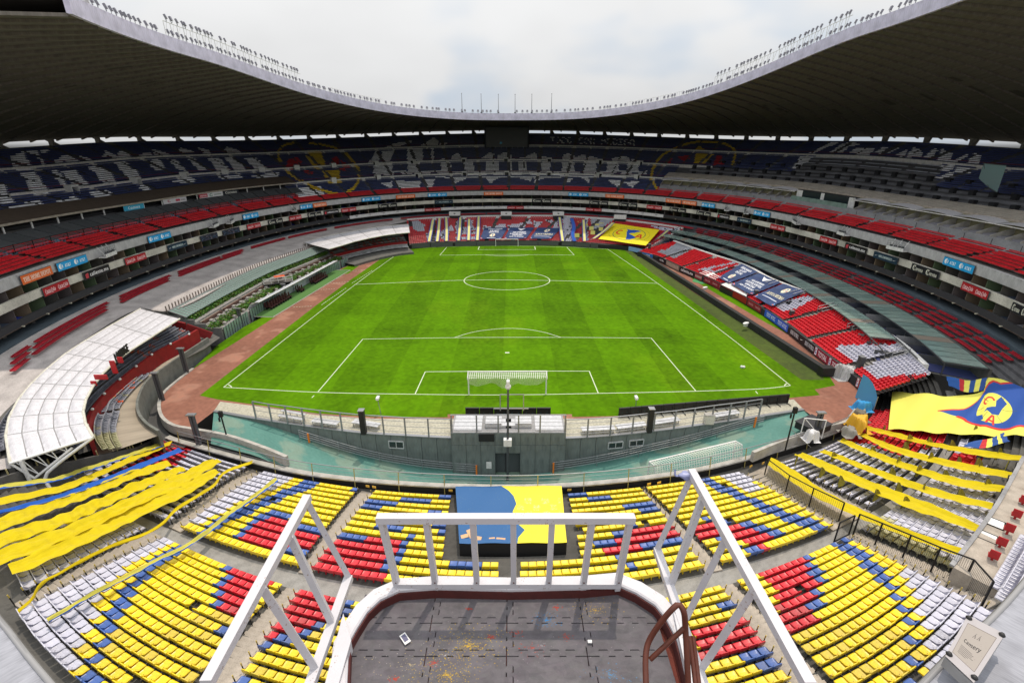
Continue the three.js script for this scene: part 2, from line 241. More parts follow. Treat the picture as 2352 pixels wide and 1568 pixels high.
// the green ramp that sinks to the tunnel, and its far wall
const copePx = [[330, 960], [352, 985], [390, 1005], [480, 1031], [600, 1063], [700, 1085], [850, 1103], [1000, 1113], [1166, 1117], [1300, 1113], [1450, 1100], [1600, 1078], [1740, 1045], [1860, 1010], [1930, 985], [1980, 955], [2003, 920], [2006, 895]];
const cope = curvePts(Gs(copePx, -.9), 90);
{
  const inn = [], outr = [];
  for (let i = 0; i <= 60; i++) { const f = footLine[i]; inn.push(V(f.x, f.y, f.z)); const c = cope[Math.round(12 + i * 64 / 60)]; outr.push(V(c.x, Math.min(f.y, -.4) - .1, c.z - .3)); }
  const rows = [0, .25, .5, .75, 1].map(t => inn.map((p, i) => p.clone().lerp(outr[i], t)));
  const tR = noiseTex(512, (u, v) => { const a = fbm(u * 5, v * 5, 5, 5), w = sstep(.5, .68, fbm(u * 7 + 4, v * 7 + 9, 5, 7)), f = fbm(u * 100, v * 100, 2, 100); return [.45 + .3 * (a - .5) + .5 * w + .15 * (f - .5), .68 + .3 * (a - .5) + .12 * w + .15 * (f - .5), .66 + .3 * (a - .5) + .06 * w + .15 * (f - .5)]; });
  struct('ramp', sheet(rows), mat(lin(.155, .285, .25), .75, { map: rep(tR, 17) }), 'green painted ramp sinking to the tunnel door');
}
const blockL = G(1038, 1006, 0), blockR = G(1298, 1007, 0);
{ // tunnel building: panelled wall, raised middle block with the doorway
  const t = thing('tunnel_building', 'grey panelled tunnel building with dark doorway at the foot of the green ramp', 'building', null, V(0, 0, 0));
  const P = MT.panel, PB = mat(lin(.07, .085, .09), .7);
  mesh('backing_wall', sweep(wallTop.map((p, i) => [V(p.x, footLine[i].y - .3, p.z - .06), V(p.x, footLine[i].y - .3, p.z - .3), V(p.x, -.02, p.z - .3), V(p.x, -.02, p.z - .06)]), true), PB, t);
  const at = x => { for (let i = 1; i < wallTop.length; i++) if (x <= wallTop[i].x) { const u = (x - wallTop[i - 1].x) / (wallTop[i].x - wallTop[i - 1].x); return wallTop[i - 1].clone().lerp(wallTop[i], u); } return wallTop[wallTop.length - 1].clone(); };
  const wins = [[910, 1021, 17, 8], [1414, 1022, 17, 7], [1462, 1017, 17, 7]].map(([x, y, w, h]) => ({ x, y, w, h }));
  const lay = (x0, x1) => { const n = Math.round(Math.abs(x1 - x0) / 1.45); for (let i = 0; i < n; i++) { const a = at(lerp(x0, x1, i / n) + .02), b = at(lerp(x0, x1, (i + 1) / n) - .02), fa = footH(a.x), fb = footH(b.x); if (fa > -.12 && fb > -.12) continue; const S = [a, b].map((p, k) => { const f = (k ? fb : fa); return [V(p.x, f, p.z), V(p.x, f, p.z - .05), V(p.x, -.03, p.z - .05), V(p.x, -.03, p.z)]; }); mesh('panel', sweep(S, true), P, t); } };
  lay(wallTop[0].x, blockL.x); lay(blockR.x, wallTop[60].x);
  mesh('coping', wallAlong(wallTop.map(p => V(p.x, 0, p.z - .1)), -.02, .06, .34), MT.steel, t);
  // middle block
  const z0 = blockL.z + .55, w = blockR.x - blockL.x, cx = (blockL.x + blockR.x) / 2, dl = G(1139, 1084, -4.2).x, dr = G(1194, 1084, -4.2).x, top = GZ(1100, 994, z0).y, fl = footH(cx) - .05, dh = GZ(1166, 1040, z0).y;
  const seg = (a, b, y0, y1) => { const n = Math.max(1, Math.round((b - a) / 1.42)); for (let i = 0; i < n; i++) { const xa = lerp(a, b, i / n) + .015, xb = lerp(a, b, (i + 1) / n) - .015; mesh('panel', box(xb - xa, y1 - y0, .06, (xa + xb) / 2, (y0 + y1) / 2, z0), P, t); } };
  const cut = top - 1.3; for (const [a, b] of [[blockL.x, dl], [dr, blockR.x]]) { seg(a, b, fl - .2, cut - .015); seg(a, b, cut + .015, top); } seg(dl, dr, dh, cut - .015); seg(dl, dr, cut + .015, top);
  mesh('core', [box(dl - blockL.x, top - fl, 3, (dl + blockL.x) / 2, (top + fl) / 2 - .05, z0 - 1.56), box(blockR.x - dr, top - fl, 3, (dr + blockR.x) / 2, (top + fl) / 2 - .05, z0 - 1.56), box(dr - dl, top - dh, 3, (dl + dr) / 2, (top + dh) / 2 - .05, z0 - 1.56), box(dr - dl, .1, 3, (dl + dr) / 2, fl - .05, z0 - 1.5), box(dr - dl, top - fl, .2, (dl + dr) / 2, (top + fl) / 2, z0 - 3.3)], PB, t);
  mesh('door_leaf', box(.06, dh - fl - .1, 1.3, dl + .75, (dh + fl) / 2, z0 - .9, .5), MT.steelDark, t);
  mesh('dark_screen', box(1.42, .8, .12, G(1118, 1003, .2).x, GZ(1118, 1003, z0).y, z0 + .12), MT.black, t);
  mesh('notice', box(.5, .75, .03, G(1135, 1053, -2).x - .5, -2.6, z0 + .06), MT.white, t);
  // white cover plates and steps on the roof of the block
  const rz = z0 - 1.6; for (const px_ of [blockL.x + 1.5, blockR.x - 1.5]) mesh('roof_plate', box(2.6, .12, 2.6, px_, top + .06, rz), MT.alu, t);
  mesh('stair_box', [box(1.5, .5, 1.3, blockL.x + 3.9, top + .3, rz + .2), box(.9, .25, 1.3, blockL.x + 5.1, top + .17, rz + .2), box(1.5, .5, 1.3, blockR.x - 3.9, top + .3, rz + .2), box(.9, .25, 1.3, blockR.x - 5.1, top + .17, rz + .2)], MT.alu, t);
  mesh('roof_slab', box(w, .1, 3.2, cx, top - .02, rz), MT.grey, t);
  for (const q of wins) { const zt = at(G(q.x, q.y, -1).x).z, c = GZ(q.x, q.y, zt + .05), W = q.w * 2 / FOC * 47, Hh = q.h * 2 / FOC * 47 * 1.1, dd = at(c.x + .5), de = at(c.x - .5), an = Math.atan2(-(dd.z - de.z), dd.x - de.x);
    const f = mesh('window', [box(W, .09, .12, 0, Hh / 2), box(W, .09, .12, 0, -Hh / 2), box(.09, Hh, .12, -W / 2), box(.09, Hh, .12, W / 2), box(.07, Hh, .1)], MT.alu, t); f.position.copy(c); f.rotation.y = an; mesh('pane', box(W - .1, Hh - .1, .03), MT.glassDark, f); }
}
// railings along the wall top
function railing(name, label, posts, hgt, rails, r, m, parentPosts = true) {
  const t = thing(name, label, 'fence'); const top = hgt;
  for (const p of posts) mesh('post', box(.13, top, .13, p.x, p.y + top / 2, p.z), m, t);
  rails.forEach((f, i) => { const g = []; for (let k = 1; k < posts.length; k++) g.push(rod(posts[k - 1].clone().add(V(0, top * f, 0)), posts[k].clone().add(V(0, top * f, 0)), i ? r * .45 : r, 6)); mesh('rail', g, m, t); });
  return t;
}
railing('railing', 'tall grey railing on the wall left of the tunnel block', [[588, 962], [624, 968.5], [661, 973], [699, 978.5], [741, 984], [786, 989.5], [833, 994.5], [882, 997.5], [932, 1001], [985, 1003], [1037, 1005]].map(([x, y]) => G(x, y - 1, .06)), 1.95, [1, .78, .5, .2], .055, MT.steel);
railing('railing', 'tall grey railing on the wall right of the tunnel block', [[1298, 1006], [1349, 1004], [1401, 1000.5], [1452, 995], [1501, 989.5], [1548, 984.5], [1591, 978.5], [1634, 972], [1673, 967], [1708, 962], [1743, 956.5]].map(([x, y]) => G(x, y - 1, .06)), 1.95, [1, .78, .5, .2], .055, MT.steel);
{ const z0 = blockL.z + .45, y = GZ(1100, 994, z0).y; railing('railing', 'grey mesh railing on the roof of the tunnel block', [0, .22, .41, .59, .78, 1].map(t => V(lerp(blockL.x + .1, blockR.x - .1, t), y, z0)), 1.9, [1, .8, .6, .4, .2], .05, MT.steel); }
for (const [side, a, b] of [['left', 10, 27], ['right', 34, 55]]) { // handrails over the ramp
  const g = []; for (const hh of [.35, .6, .85, 1.1]) { const q = []; for (let i = a; i <= b; i++) q.push(V(footLine[i].x, footLine[i].y + hh, footLine[i].z + .55)); g.push(pipe(q, .03, 5, 40)); }
  const t = thing('handrail', `four-bar steel handrail along the ramp wall ${side} of the doorway`, 'handrail'); mesh('rail', g, MT.steel, t);
  for (let i = a; i <= b; i += 4) mesh('post', rod(V(footLine[i].x, footLine[i].y - .05, footLine[i].z + .55), V(footLine[i].x, footLine[i].y + 1.1, footLine[i].z + .55), .035), MT.steel, t);
  const e = side === 'left' ? [a + 1, b] : [a, b - 1]; for (const i of e) mesh('end_post', box(.14, 1.15, .14, footLine[i].x, footLine[i].y + .5, footLine[i].z + .6), MT.orange, t);
}
for (const [px, py, nm] of [[838, 994, 'left'], [1489, 990, 'right']]) { const p = G(px, py, .06); const t = thing('speaker_column', `black square loudspeaker column on the ramp wall ${nm} of the tunnel block`, 'loudspeaker', null, p); mesh('cabinet', new RoundedBoxGeometry(.5, 2.5, .5, 2, .05).translate(0, 1.35, .25), MT.black, t); mesh('cap', box(.56, .06, .56, 0, 2.64, .25), MT.steel, t); mesh('foot', box(.3, .12, .3, 0, .05, .25), MT.steelDark, t); }
// benches on the paving
function bench(pa, pb, label, double) { const a = G(...pa, .02), b = G(...pb, .02), L = a.distanceTo(b), t = thing('bench', label, 'bench', 'white benches behind the goal line', a.clone().add(b).multiplyScalar(.5), Math.atan2(-(b.z - a.z), b.x - a.x));
  mesh('seat', box(L, .05, .42, 0, .47, 0), MT.alu, t); mesh('back_plank', box(L, .05, .3, 0, double ? .78 : .47, -.4), MT.alu, t);
  for (const s of [-1, -.33, .33, 1]) mesh('leg', [box(.05, .46, .05, s * (L / 2 - .2), .23, .15), box(.05, double ? .76 : .46, .05, s * (L / 2 - .2), double ? .38 : .23, -.4), box(.05, .05, .6, s * (L / 2 - .2), .42, -.12)], MT.steel, t); }
bench([642, 962], [698, 972], 'white two-tier bench at the far left end behind the railing', true); bench([717, 975], [776, 983], 'white low bench in the middle of the three left of the tunnel block'); bench([810, 978], [870, 988], 'white low bench just left of the left black loudspeaker column');
bench([1336, 997], [1412, 993], 'white low bench nearest to the tunnel block on its right'); bench([1417, 992], [1484, 984], 'white low bench just left of the right black loudspeaker column'); bench([1492, 983], [1560, 972], 'white low bench just right of the right black loudspeaker column'); bench([1640, 965], [1697, 956], 'white bench at the far right end of the paving');
{ const p = G(1627, 972, .02); const t = thing('cabinet', 'small beige cabinet beside the rightmost bench', 'cabinet', null, p); mesh('body', new RoundedBoxGeometry(.9, 1, .6, 2, .04).translate(0, .5, 0), MT.cream, t); mesh('lid', box(.96, .05, .66, 0, 1.02, 0), MT.concLight, t); }
// tv cameras and poles
function camPole(px, py, y2, label, lean = 0) { const p = G(px, py, .02), top = GZ(px + lean, y2, p.z); const t = thing('camera_pole', label, 'camera'); mesh('pole', rod(p, top, .035), MT.steel, t); mesh('camera_body', new RoundedBoxGeometry(.3, .28, .6, 2, .05).translate(top.x, top.y + .1, top.z - .1), MT.white, t); mesh('lens', rod(V(top.x, top.y + .1, top.z - .4), V(top.x, top.y + .1, top.z - .62), .09, 10), MT.black, t); }
camPole(875, 952, 917, 'small white camera on a thin pole left of the near goal', -8); camPole(1459, 950, 916, 'small white camera on a thin pole right of the near goal', 3);
{ const p = V(G(1166, 1092, -4.4).x, -4.4, blockL.z + 1.2), top = GZ(1167, 888, p.z); const t = thing('camera_mast', 'tall grey mast with a white camera in front of the tunnel door', 'mast');
  mesh('pole', rod(p, top, .13, 10, .09), MT.steelDark, t); const m = GZ(1166, 1015, p.z); mesh('junction_box', new RoundedBoxGeometry(.75, .7, .5, 2, .04).translate(m.x, m.y, m.z), MT.white, t); const c = GZ(1166, 938, p.z); mesh('crossbar', box(3.1, .09, .09, c.x + .3, c.y, c.z), MT.steel, t); mesh('bracket', [box(.08, 1.6, .08, c.x - .65, c.y + .6, c.z), box(.08, 1.6, .08, c.x + 1.4, c.y + .6, c.z), box(2.1, .06, .06, c.x + .38, c.y + 1.4, c.z)], MT.steel, t); mesh('camera_body', [new THREE.SphereGeometry(.26, 14, 10).translate(top.x, top.y, top.z), new RoundedBoxGeometry(.3, .5, .5, 2, .08).translate(top.x, top.y + .38, top.z)], MT.white, t); }
// advertising boards at the near goal line
const tLed = canvasTex(128, 64, (x, w, h) => { x.fillStyle = '#070809'; x.fillRect(0, 0, w, h); x.fillStyle = '#0d3c42'; for (const u of [32, 96]) { x.beginPath(); x.moveTo(u - 9, 40); x.lineTo(u + 8, 36); x.lineTo(u + 2, 28); x.fill(); } });
const ledFace = mat(0xffffff, .45, { map: tLed });
function boardRow(name, label, pa, pb, n, hgt, dep) { const a = G(...pa, .02), b = G(...pb, .02), t = thing(name, label, 'advertising board'); const dir = b.clone().sub(a), L = dir.length() / n; dir.normalize(); const tn = Math.atan2(-dir.z, dir.x);
  for (let i = 0; i < n; i++) { const c = a.clone().addScaledVector(dir, L * (i + .5)); const m = mesh('screen_panel', new RoundedBoxGeometry(L - .04, hgt, dep, 1, .03).translate(0, hgt / 2 + .06, 0), MT.black, t); m.position.copy(c); m.rotation.y = tn; const f = mesh('rear_door', new THREE.PlaneGeometry(L - .16, hgt - .16).translate(0, hgt / 2 + .06, dep / 2 + .012), ledFace, m); const q = mesh('strut', [box(.06, .06, .7, L / 2 - .2, .08, dep / 2 + .3), box(.05, hgt * .8, .05, L / 2 - .2, hgt * .4, dep / 2 + .04)], MT.blackMetal, m); } return t; }
boardRow('led_board', 'row of black electronic boards centred behind the near goal', [1069, 957], [1265, 957], 6, 1.0, .2);
boardRow('led_board', 'long row of black electronic boards behind the goal line towards the right corner', [1420, 958], [1810, 925], 16, 1.0, .2);
{ // long board beside the right touchline
  const a = G(1455, 577, .02), b = G(1890, 860, .02), t = thing('touchline_board', 'long black electronic board beside the right touchline', 'advertising board'); const d = b.clone().sub(a), n = 11; for (let i = 0; i < n; i++) { const p = a.clone().addScaledVector(d, (i + .004) / n), q = a.clone().addScaledVector(d, (i + .996) / n); mesh('screen_panel', [beam(p.clone().add(V(0, .5, 0)), q.clone().add(V(0, .5, 0)), .7, .95)], mat(lin(.022, .023, .024), .75, { map: B2 }), t); }
  const e = b.clone(); mesh('end_case', new RoundedBoxGeometry(1.5, 1.15, 1.0, 2, .06).translate(e.x + .15, .6, e.z + .2), MT.black, t); }
// goals
const tNet = (() => { const n = 64, d = new Uint8Array(n * n * 4); for (let j = 0; j < n; j++) for (let i = 0; i < n; i++) { const q = (j * n + i) * 4, o = (i % 32 < 5 || j % 32 < 5) ? 255 : 0; d[q] = d[q + 1] = d[q + 2] = o; d[q + 3] = 255; } const t = new THREE.DataTexture(d, n, n); t.wrapS = t.wrapT = THREE.RepeatWrapping; t.magFilter = THREE.LinearFilter; t.minFilter = THREE.LinearMipmapLinearFilter; t.generateMipmaps = true; t.needsUpdate = true; t.repeat.set(2.2, 2.2); return t; })();
const netMat = new THREE.MeshStandardMaterial({ color: lin(.78, .80, .72), roughness: .9, side: THREE.DoubleSide, alphaMap: tNet, transparent: true });
const netDense = new THREE.MeshStandardMaterial({ color: lin(.66, .66, .52), roughness: .9, side: THREE.DoubleSide, alphaMap: (() => { const t = tNet.clone(); t.repeat.set(5, 5); t.needsUpdate = true; return t; })(), transparent: true });
{
  const L = G(1077, 906, .01), R = G(1254, 905, .01), top = GZ(1166, 853, (L.z + R.z) / 2).y, t = thing('goal', 'white near goal with its net rolled up over the crossbar', 'goal', 'goals'); const r = .075;
  mesh('post', rod(L, V(L.x, top, L.z), r, 10), MT.white, t); mesh('post', rod(R, V(R.x, top, R.z), r, 10), MT.white, t); mesh('crossbar', rod(V(L.x - r, top, L.z), V(R.x + r, top, R.z), r, 10), MT.white, t);
  for (const s of [L, R]) mesh('stanchion', pipe([V(s.x, top, s.z), V(s.x, top - .25, s.z + .9), V(s.x, top - .45, s.z + 1.0)], .035), MT.white, t);
  const rows = []; for (let j = 0; j <= 10; j++) { const row = []; for (let i = 0; i <= 48; i++) { const u = i / 48, v = j / 10, dz = Math.min(v * 1.6, 1) * 1.0, sag = v > .55 ? (v - .55) / .45 * (.35 + .45 * Math.abs(Math.sin(u * 9.2 + .4)) * (0.5 + fbm(u * 7, 3)) + .3 * Math.exp(-Math.pow((u - .5) * 4, 2))) : 0; row.push(V(lerp(L.x, R.x, u), top - .02 - .28 * Math.min(v / .55, 1) - sag, lerp(L.z, R.z, u) + dz + .1 * Math.sin(u * 30) * v)); } rows.push(row); }
  mesh('net', sheet(rows.slice(0, 7)), netMat, t); mesh('net_fold', sheet(rows.slice(6)), netDense, t);
}
{
  const L = G(1138.5, 565, .01), R = G(1190, 565, .01), top = GZ(1164, 549.3, L.z).y, t = thing('goal', 'white far goal in front of the navy tarps', 'goal', 'goals');
  mesh('post', rod(L, V(L.x, top, L.z), .1, 8), MT.white, t); mesh('post', rod(R, V(R.x, top, R.z), .1, 8), MT.white, t); mesh('crossbar', rod(V(L.x, top, L.z), V(R.x, top, R.z), .1, 8), MT.white, t);
}
{
  const hb = x => footH(x); const Lb = G(1488, 1092, -2.6), Rb = G(1681, 1062, -1.9), Lt = GZ(1479, 1060, Lb.z), Rt = GZ(1676, 1013, Rb.z), t = thing('training_goal', 'spare white goal with net standing on the green ramp', 'goal', null); Lt.x = Lb.x; Rt.x = Rb.x;
  const off = V(.5, 0, 1.0); mesh('post', rod(Lb.clone().add(V(0, -.4, 0)), Lt, .07, 8), MT.white, t); mesh('post', rod(Rb.clone().add(V(0, -.4, 0)), Rt, .07, 8), MT.white, t); mesh('crossbar', rod(Lt, Rt, .07, 8), MT.white, t);
  const Lk = Lt.clone().add(off.clone().multiplyScalar(.6)), Rk = Rt.clone().add(off.clone().multiplyScalar(.6)), Lg = Lb.clone().add(off), Rg = Rb.clone().add(off);
  mesh('side_frame', [rod(Lt, Lk, .04), rod(Lk, Lg, .04), rod(Lg, Lb, .04)], MT.white, t); mesh('side_frame', [rod(Rt, Rk, .04), rod(Rk, Rg, .04), rod(Rg, Rb, .04)], MT.white, t);
  mesh('net', [sheet([[Lt, Rt], [Lk, Rk], [Lg, Rg]].map(([a, b]) => { const o = []; for (let i = 0; i <= 16; i++) o.push(a.clone().lerp(b, i / 16)); return o; })), sheet([[Lt, Lk], [Lb, Lg]]), sheet([[Rt, Rk], [Rb, Rg]])], netMat, t);
}
// two balls on the turf
for (const [x, y, l] of [[1704, 842, 'left'], [1709, 842.5, 'right']]) { const p = G(x, y, .15); mesh('football', new THREE.SphereGeometry(.17, 16, 12), MT.white).position.copy(p); tag(scene.children[scene.children.length - 1], `white football lying near the right corner, the ${l} one of two`, 'football', 'footballs near the right corner'); }
// ---------------------------------------------------------------- the near stand, rows curved round a point on the pitch
const SC = -75, pol = (c, a, b) => th => { const t = clamp(th, a, b); return c.reduce((s, k, i) => s + k * Math.pow(t, i), 0); };
const rA = pol([42.831, -1.086, 8.566, 3.614, .029, -4.635], -.79, 1.07), rB = pol([54.15, -.684, -4.474, 3.849, 14.567, -14.523], -.62, .77), rC = pol([56.554, -.903, -10.054, 5.364, 22.71, -18.255], -.45, .73), rD = pol([65.58, -.484, -23.135, .283, 13.859], -.45, .48);
const hA = -1.3, hB = 1.9, hC = 2.3, hD = 5.2, NF = 13, NN = 14;
const SP = (th, r, h) => V(r * Math.sin(th), h, SC + r * Math.cos(th));
const rowR = (th, v) => v < NF ? lerp(rA(th), rB(th), v / (NF - 1)) : lerp(rC(th), rD(th), (v - NF) / (NN - 1));
const rowH = v => v < NF ? lerp(hA, hB, v / (NF - 1)) : lerp(hC, hD, (v - NF) / (NN - 1));
const standH = p => { const th = Math.atan2(p.x, p.z - SC), r = Math.hypot(p.x, p.z - SC), a = rA(th), b = rB(th), c = rC(th), d = rD(th); return r < b ? lerp(hA, hB, clamp((r - a) / (b - a), -.1, 1)) : r < c ? lerp(hB, hC, (r - b) / (c - b)) : lerp(hC, hD, Math.min(1.5, (r - c) / (d - c))); };
const GS = (x, y, off = 0) => { let h = 1, p; for (let i = 0; i < 14; i++) { p = G(x, y, h); h = lerp(h, standH(p) + off, .7); } return G(x, y, h); };
const thOf = (px, py, h) => { const p = G(px, py, h); return Math.atan2(p.x, p.z - SC); };
{ // stepped concrete
  const secs = (a, b, n, f) => { const S = []; for (let i = 0; i <= n; i++) S.push(f(lerp(a, b, i / n))); return S; };
  const front = th => { const q = [], d = (rB(th) - rA(th)) / (NF - 1); q.push(SP(th, rA(th) - 1.5, hA - .42)); q.push(SP(th, rA(th) - .45, hA - .42)); for (let v = 0; v < NF; v++) { const h = rowH(v) - .42, r = rowR(th, v); q.push(SP(th, r - .42, h), SP(th, r - .42 + d, h)); } return q; };
  const back = th => { const q = [], d = Math.max(.35, (rD(th) - rC(th)) / (NN - 1)); for (let v = NF; v < NF + NN; v++) { const h = rowH(v) - .42, r = rowR(th, v); q.push(SP(th, r - .42 * d / .7, h), SP(th, r - .42 * d / .7 + d, h)); } q.push(SP(th, rD(th) + 3, hD + .2)); return q; };
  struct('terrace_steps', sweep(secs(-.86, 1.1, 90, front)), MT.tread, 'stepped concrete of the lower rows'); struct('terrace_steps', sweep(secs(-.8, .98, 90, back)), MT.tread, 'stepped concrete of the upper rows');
  struct('walkway', sweep(secs(-.8, 1.0, 90, th => { const a = rB(th) + .38, b = rC(th) - .4; return [SP(th, a, hB - .5), SP(th, a, hB - .40), SP(th, b, hB - .36), SP(th, b, hC - .42)]; })), mat(lin(.37, .36, .34), .95, { map: M4, bumpMap: B2, bumpScale: .012 }), 'pale concrete cross walkway between the two groups of rows');
}
{ // dark parapet with white coping in front of the first row
  const c = cope.slice(6), t = thing('parapet_wall', 'black parapet wall with white coping curving in front of the near seats', 'wall');
  mesh('wall', wallAlong(c, -2.9, -.98, .25, .1), MT.black, t); mesh('coping', wallAlong(c, -1.0, -.88, .5, 0), MT.concLight, t);
  for (const [x, y] of [[594, 1090], [616, 1094], [846, 1107], [861, 1109], [1036, 1117], [1307, 1115], [1489, 1102], [1512, 1099], [1722, 1062], [1750, 1055]]) { const p = G(x, y + 2, -1.1); const m = mesh('yellow_plate', box(.34, .2, .03), mat(lin(.7, .42, .06), .6), t); const th = Math.atan2(p.x, p.z - SC); m.position.set(p.x * 1.0, -1.18, p.z + .32); m.rotation.y = th; }
  const rl = thing('parapet_railing', 'thin rail on yellow posts above the white coping', 'railing'); const up = c.slice(2, 78).map(p => V(p.x, .2, p.z));
  for (const hh of [.2, -.15, -.5]) mesh('rail', pipe(up.filter((_, i) => i % 3 === 0).map(p => V(p.x, hh, p.z)), hh > 0 ? .04 : .014, 5, 120), MT.steel, rl);
  for (let i = 0; i < up.length; i += 4) mesh('post', rod(V(up[i].x, -1.7, up[i].z + .28), V(up[i].x, .2, up[i].z), .04, 6), mat(lin(.36, .30, .09), .6), rl);
}
// one bucket seat: moulded pan and low back, on a steel bracket
const seatGeo = (() => {
  const pr = [[-.21, -.07], [-.225, -.02], [-.19, .012], [-.05, -.012], [.1, -.005], [.165, .05], [.19, .19], [.2, .29], [.235, .295], [.235, .16], [.21, .01], [.14, -.05], [-.05, -.055], [-.18, -.05]];
  const st = [[-.235, .80, .03], [-.215, .95, .02], [-.15, 1, 0], [.15, 1, 0], [.215, .95, .02], [.235, .80, .03]];
  return sweep(st.map(([x, k, l]) => pr.map(([z, y]) => V(x, (y > .1 ? .1 + (y - .1) * (k < .9 ? .72 : k < 1 ? .93 : 1) : y + l * (z < .12 ? 1 : .4)) + .42, z * (z < 0 ? k : 1)))), true);
})();
const seatBrk = merge([box(.40, .05, .05, 0, .33, .02), box(.05, .36, .05, 0, .17, .05)]);
const HOLE = new THREE.CylinderGeometry(.016, .016, .008, 8).translate(0, .418, .07);
const seatCol = { yellow: lin(.76, .56, .006), blue: lin(.045, .105, .33), red: lin(.56, .010, .022), white: lin(.47, .47, .55), black: lin(.02, .02, .024), khaki: lin(.42, .40, .24), grey: lin(.33, .35, .40), navy: lin(.02, .032, .095), orange: lin(.62, .10, .02), pale: lin(.64, .65, .68) };
const tSeat = rep(noiseTex(256, (u, v) => { const a = fbm(u * 6, v * 6, 4, 6), b = fbm(u * 48 + 2, v * 48, 3, 48); return .86 + .3 * (a - .5) - (b > .68 && a > .42 ? .34 : 0); }), 1.1);
const seatMat = {}; for (const k in seatCol) seatMat[k] = [1, .86, 1.08].map((f, i) => new THREE.MeshPhysicalMaterial({ color: seatCol[k].clone().multiplyScalar(f).lerp(lin(.4, .4, .38), [.02, .10, 0][i]), roughness: [.38, .55, .35][i], side: THREE.DoubleSide, map: tSeat, clearcoat: .2, clearcoatRoughness: .35 }));
const plastic = new THREE.MeshPhysicalMaterial({ color: 0xffffff, roughness: .4, side: THREE.DoubleSide, clearcoat: .2, clearcoatRoughness: .4 });
function instances(name, geo, material, list, label, cat, group) { // list of {p, turn, c, s}
  const m = new THREE.InstancedMesh(geo, material, list.length), o = new THREE.Object3D();
  list.forEach((q, i) => { o.position.copy(q.p); o.rotation.set(q.rx || 0, q.turn || 0, 0, 'YXZ'); o.scale.set(q.s || 1, q.sy || 1, q.sz || 1); o.updateMatrix(); m.setMatrixAt(i, o.matrix); if (q.c) m.setColorAt(i, q.c); });
  m.name = numbered(name); m.castShadow = m.receiveShadow = true; scene.add(m); return tag(m, label, cat, group, 'stuff');
}
const vary = (c, a = .12) => { const k = 1 + rr(-a, a); return c.clone().multiplyScalar(k); };
// blocks: name, first row, last row, sight points of left and right end of the first and of the last row
const NB = [
  ['F0', 0, 12, [371, 1006], [562, 1076], [170, 1103], [396, 1192]], ['F1', 0, 12, [602, 1085], [822, 1124], [428, 1205], [692, 1291]], ['F2', 0, 9, [860, 1129], [1036, 1142], [775, 1235], [1024, 1252]], ['F2', 10, 12, [745, 1268], [1146, 1280], [722, 1299], [1146, 1343]],
  ['F3', 0, 9, [1306, 1141], [1475, 1126], [1328, 1255], [1568, 1238]], ['F3', 10, 12, [1195, 1282], [1590, 1266], [1192, 1343], [1612, 1295]], ['F4', 0, 12, [1488, 1124], [1702, 1087], [1655, 1288], [1902, 1202]], ['F5', 0, 12, [1785, 1064], [2017, 900], [1990, 1158], [2178, 985]],
  ['N0', 13, 25, [215, 1160], [328, 1216], [-60, 1290], [43, 1366]], ['N1', 13, 26, [366, 1240], [640, 1352], [58, 1396], [355, 1668]], ['N2', 13, 26, [684, 1360], [868, 1401], [455, 1705], [900, 1795]], ['N3', 13, 26, [1470, 1396], [1660, 1352], [1500, 1795], [1920, 1712]], ['N4', 13, 26, [1695, 1336], [1952, 1240], [2010, 1670], [2262, 1396]], ['N5', 13, 22, [1993, 1222], [2222, 1012], [2182, 1302], [2300, 1172]],
];
const blkName = { F1: 'second lower block left of tarp', N1: 'wide block at lower left', N2: 'block just left of platform', N3: 'block just right of platform', N4: 'wide block at lower right', N0: 'block under the left banners', F2: 'lower block left of tarp', F3: 'lower block right of tarp', F4: 'second lower block right of tarp', N5: 'block under the right banners', F0: '', F5: '' };
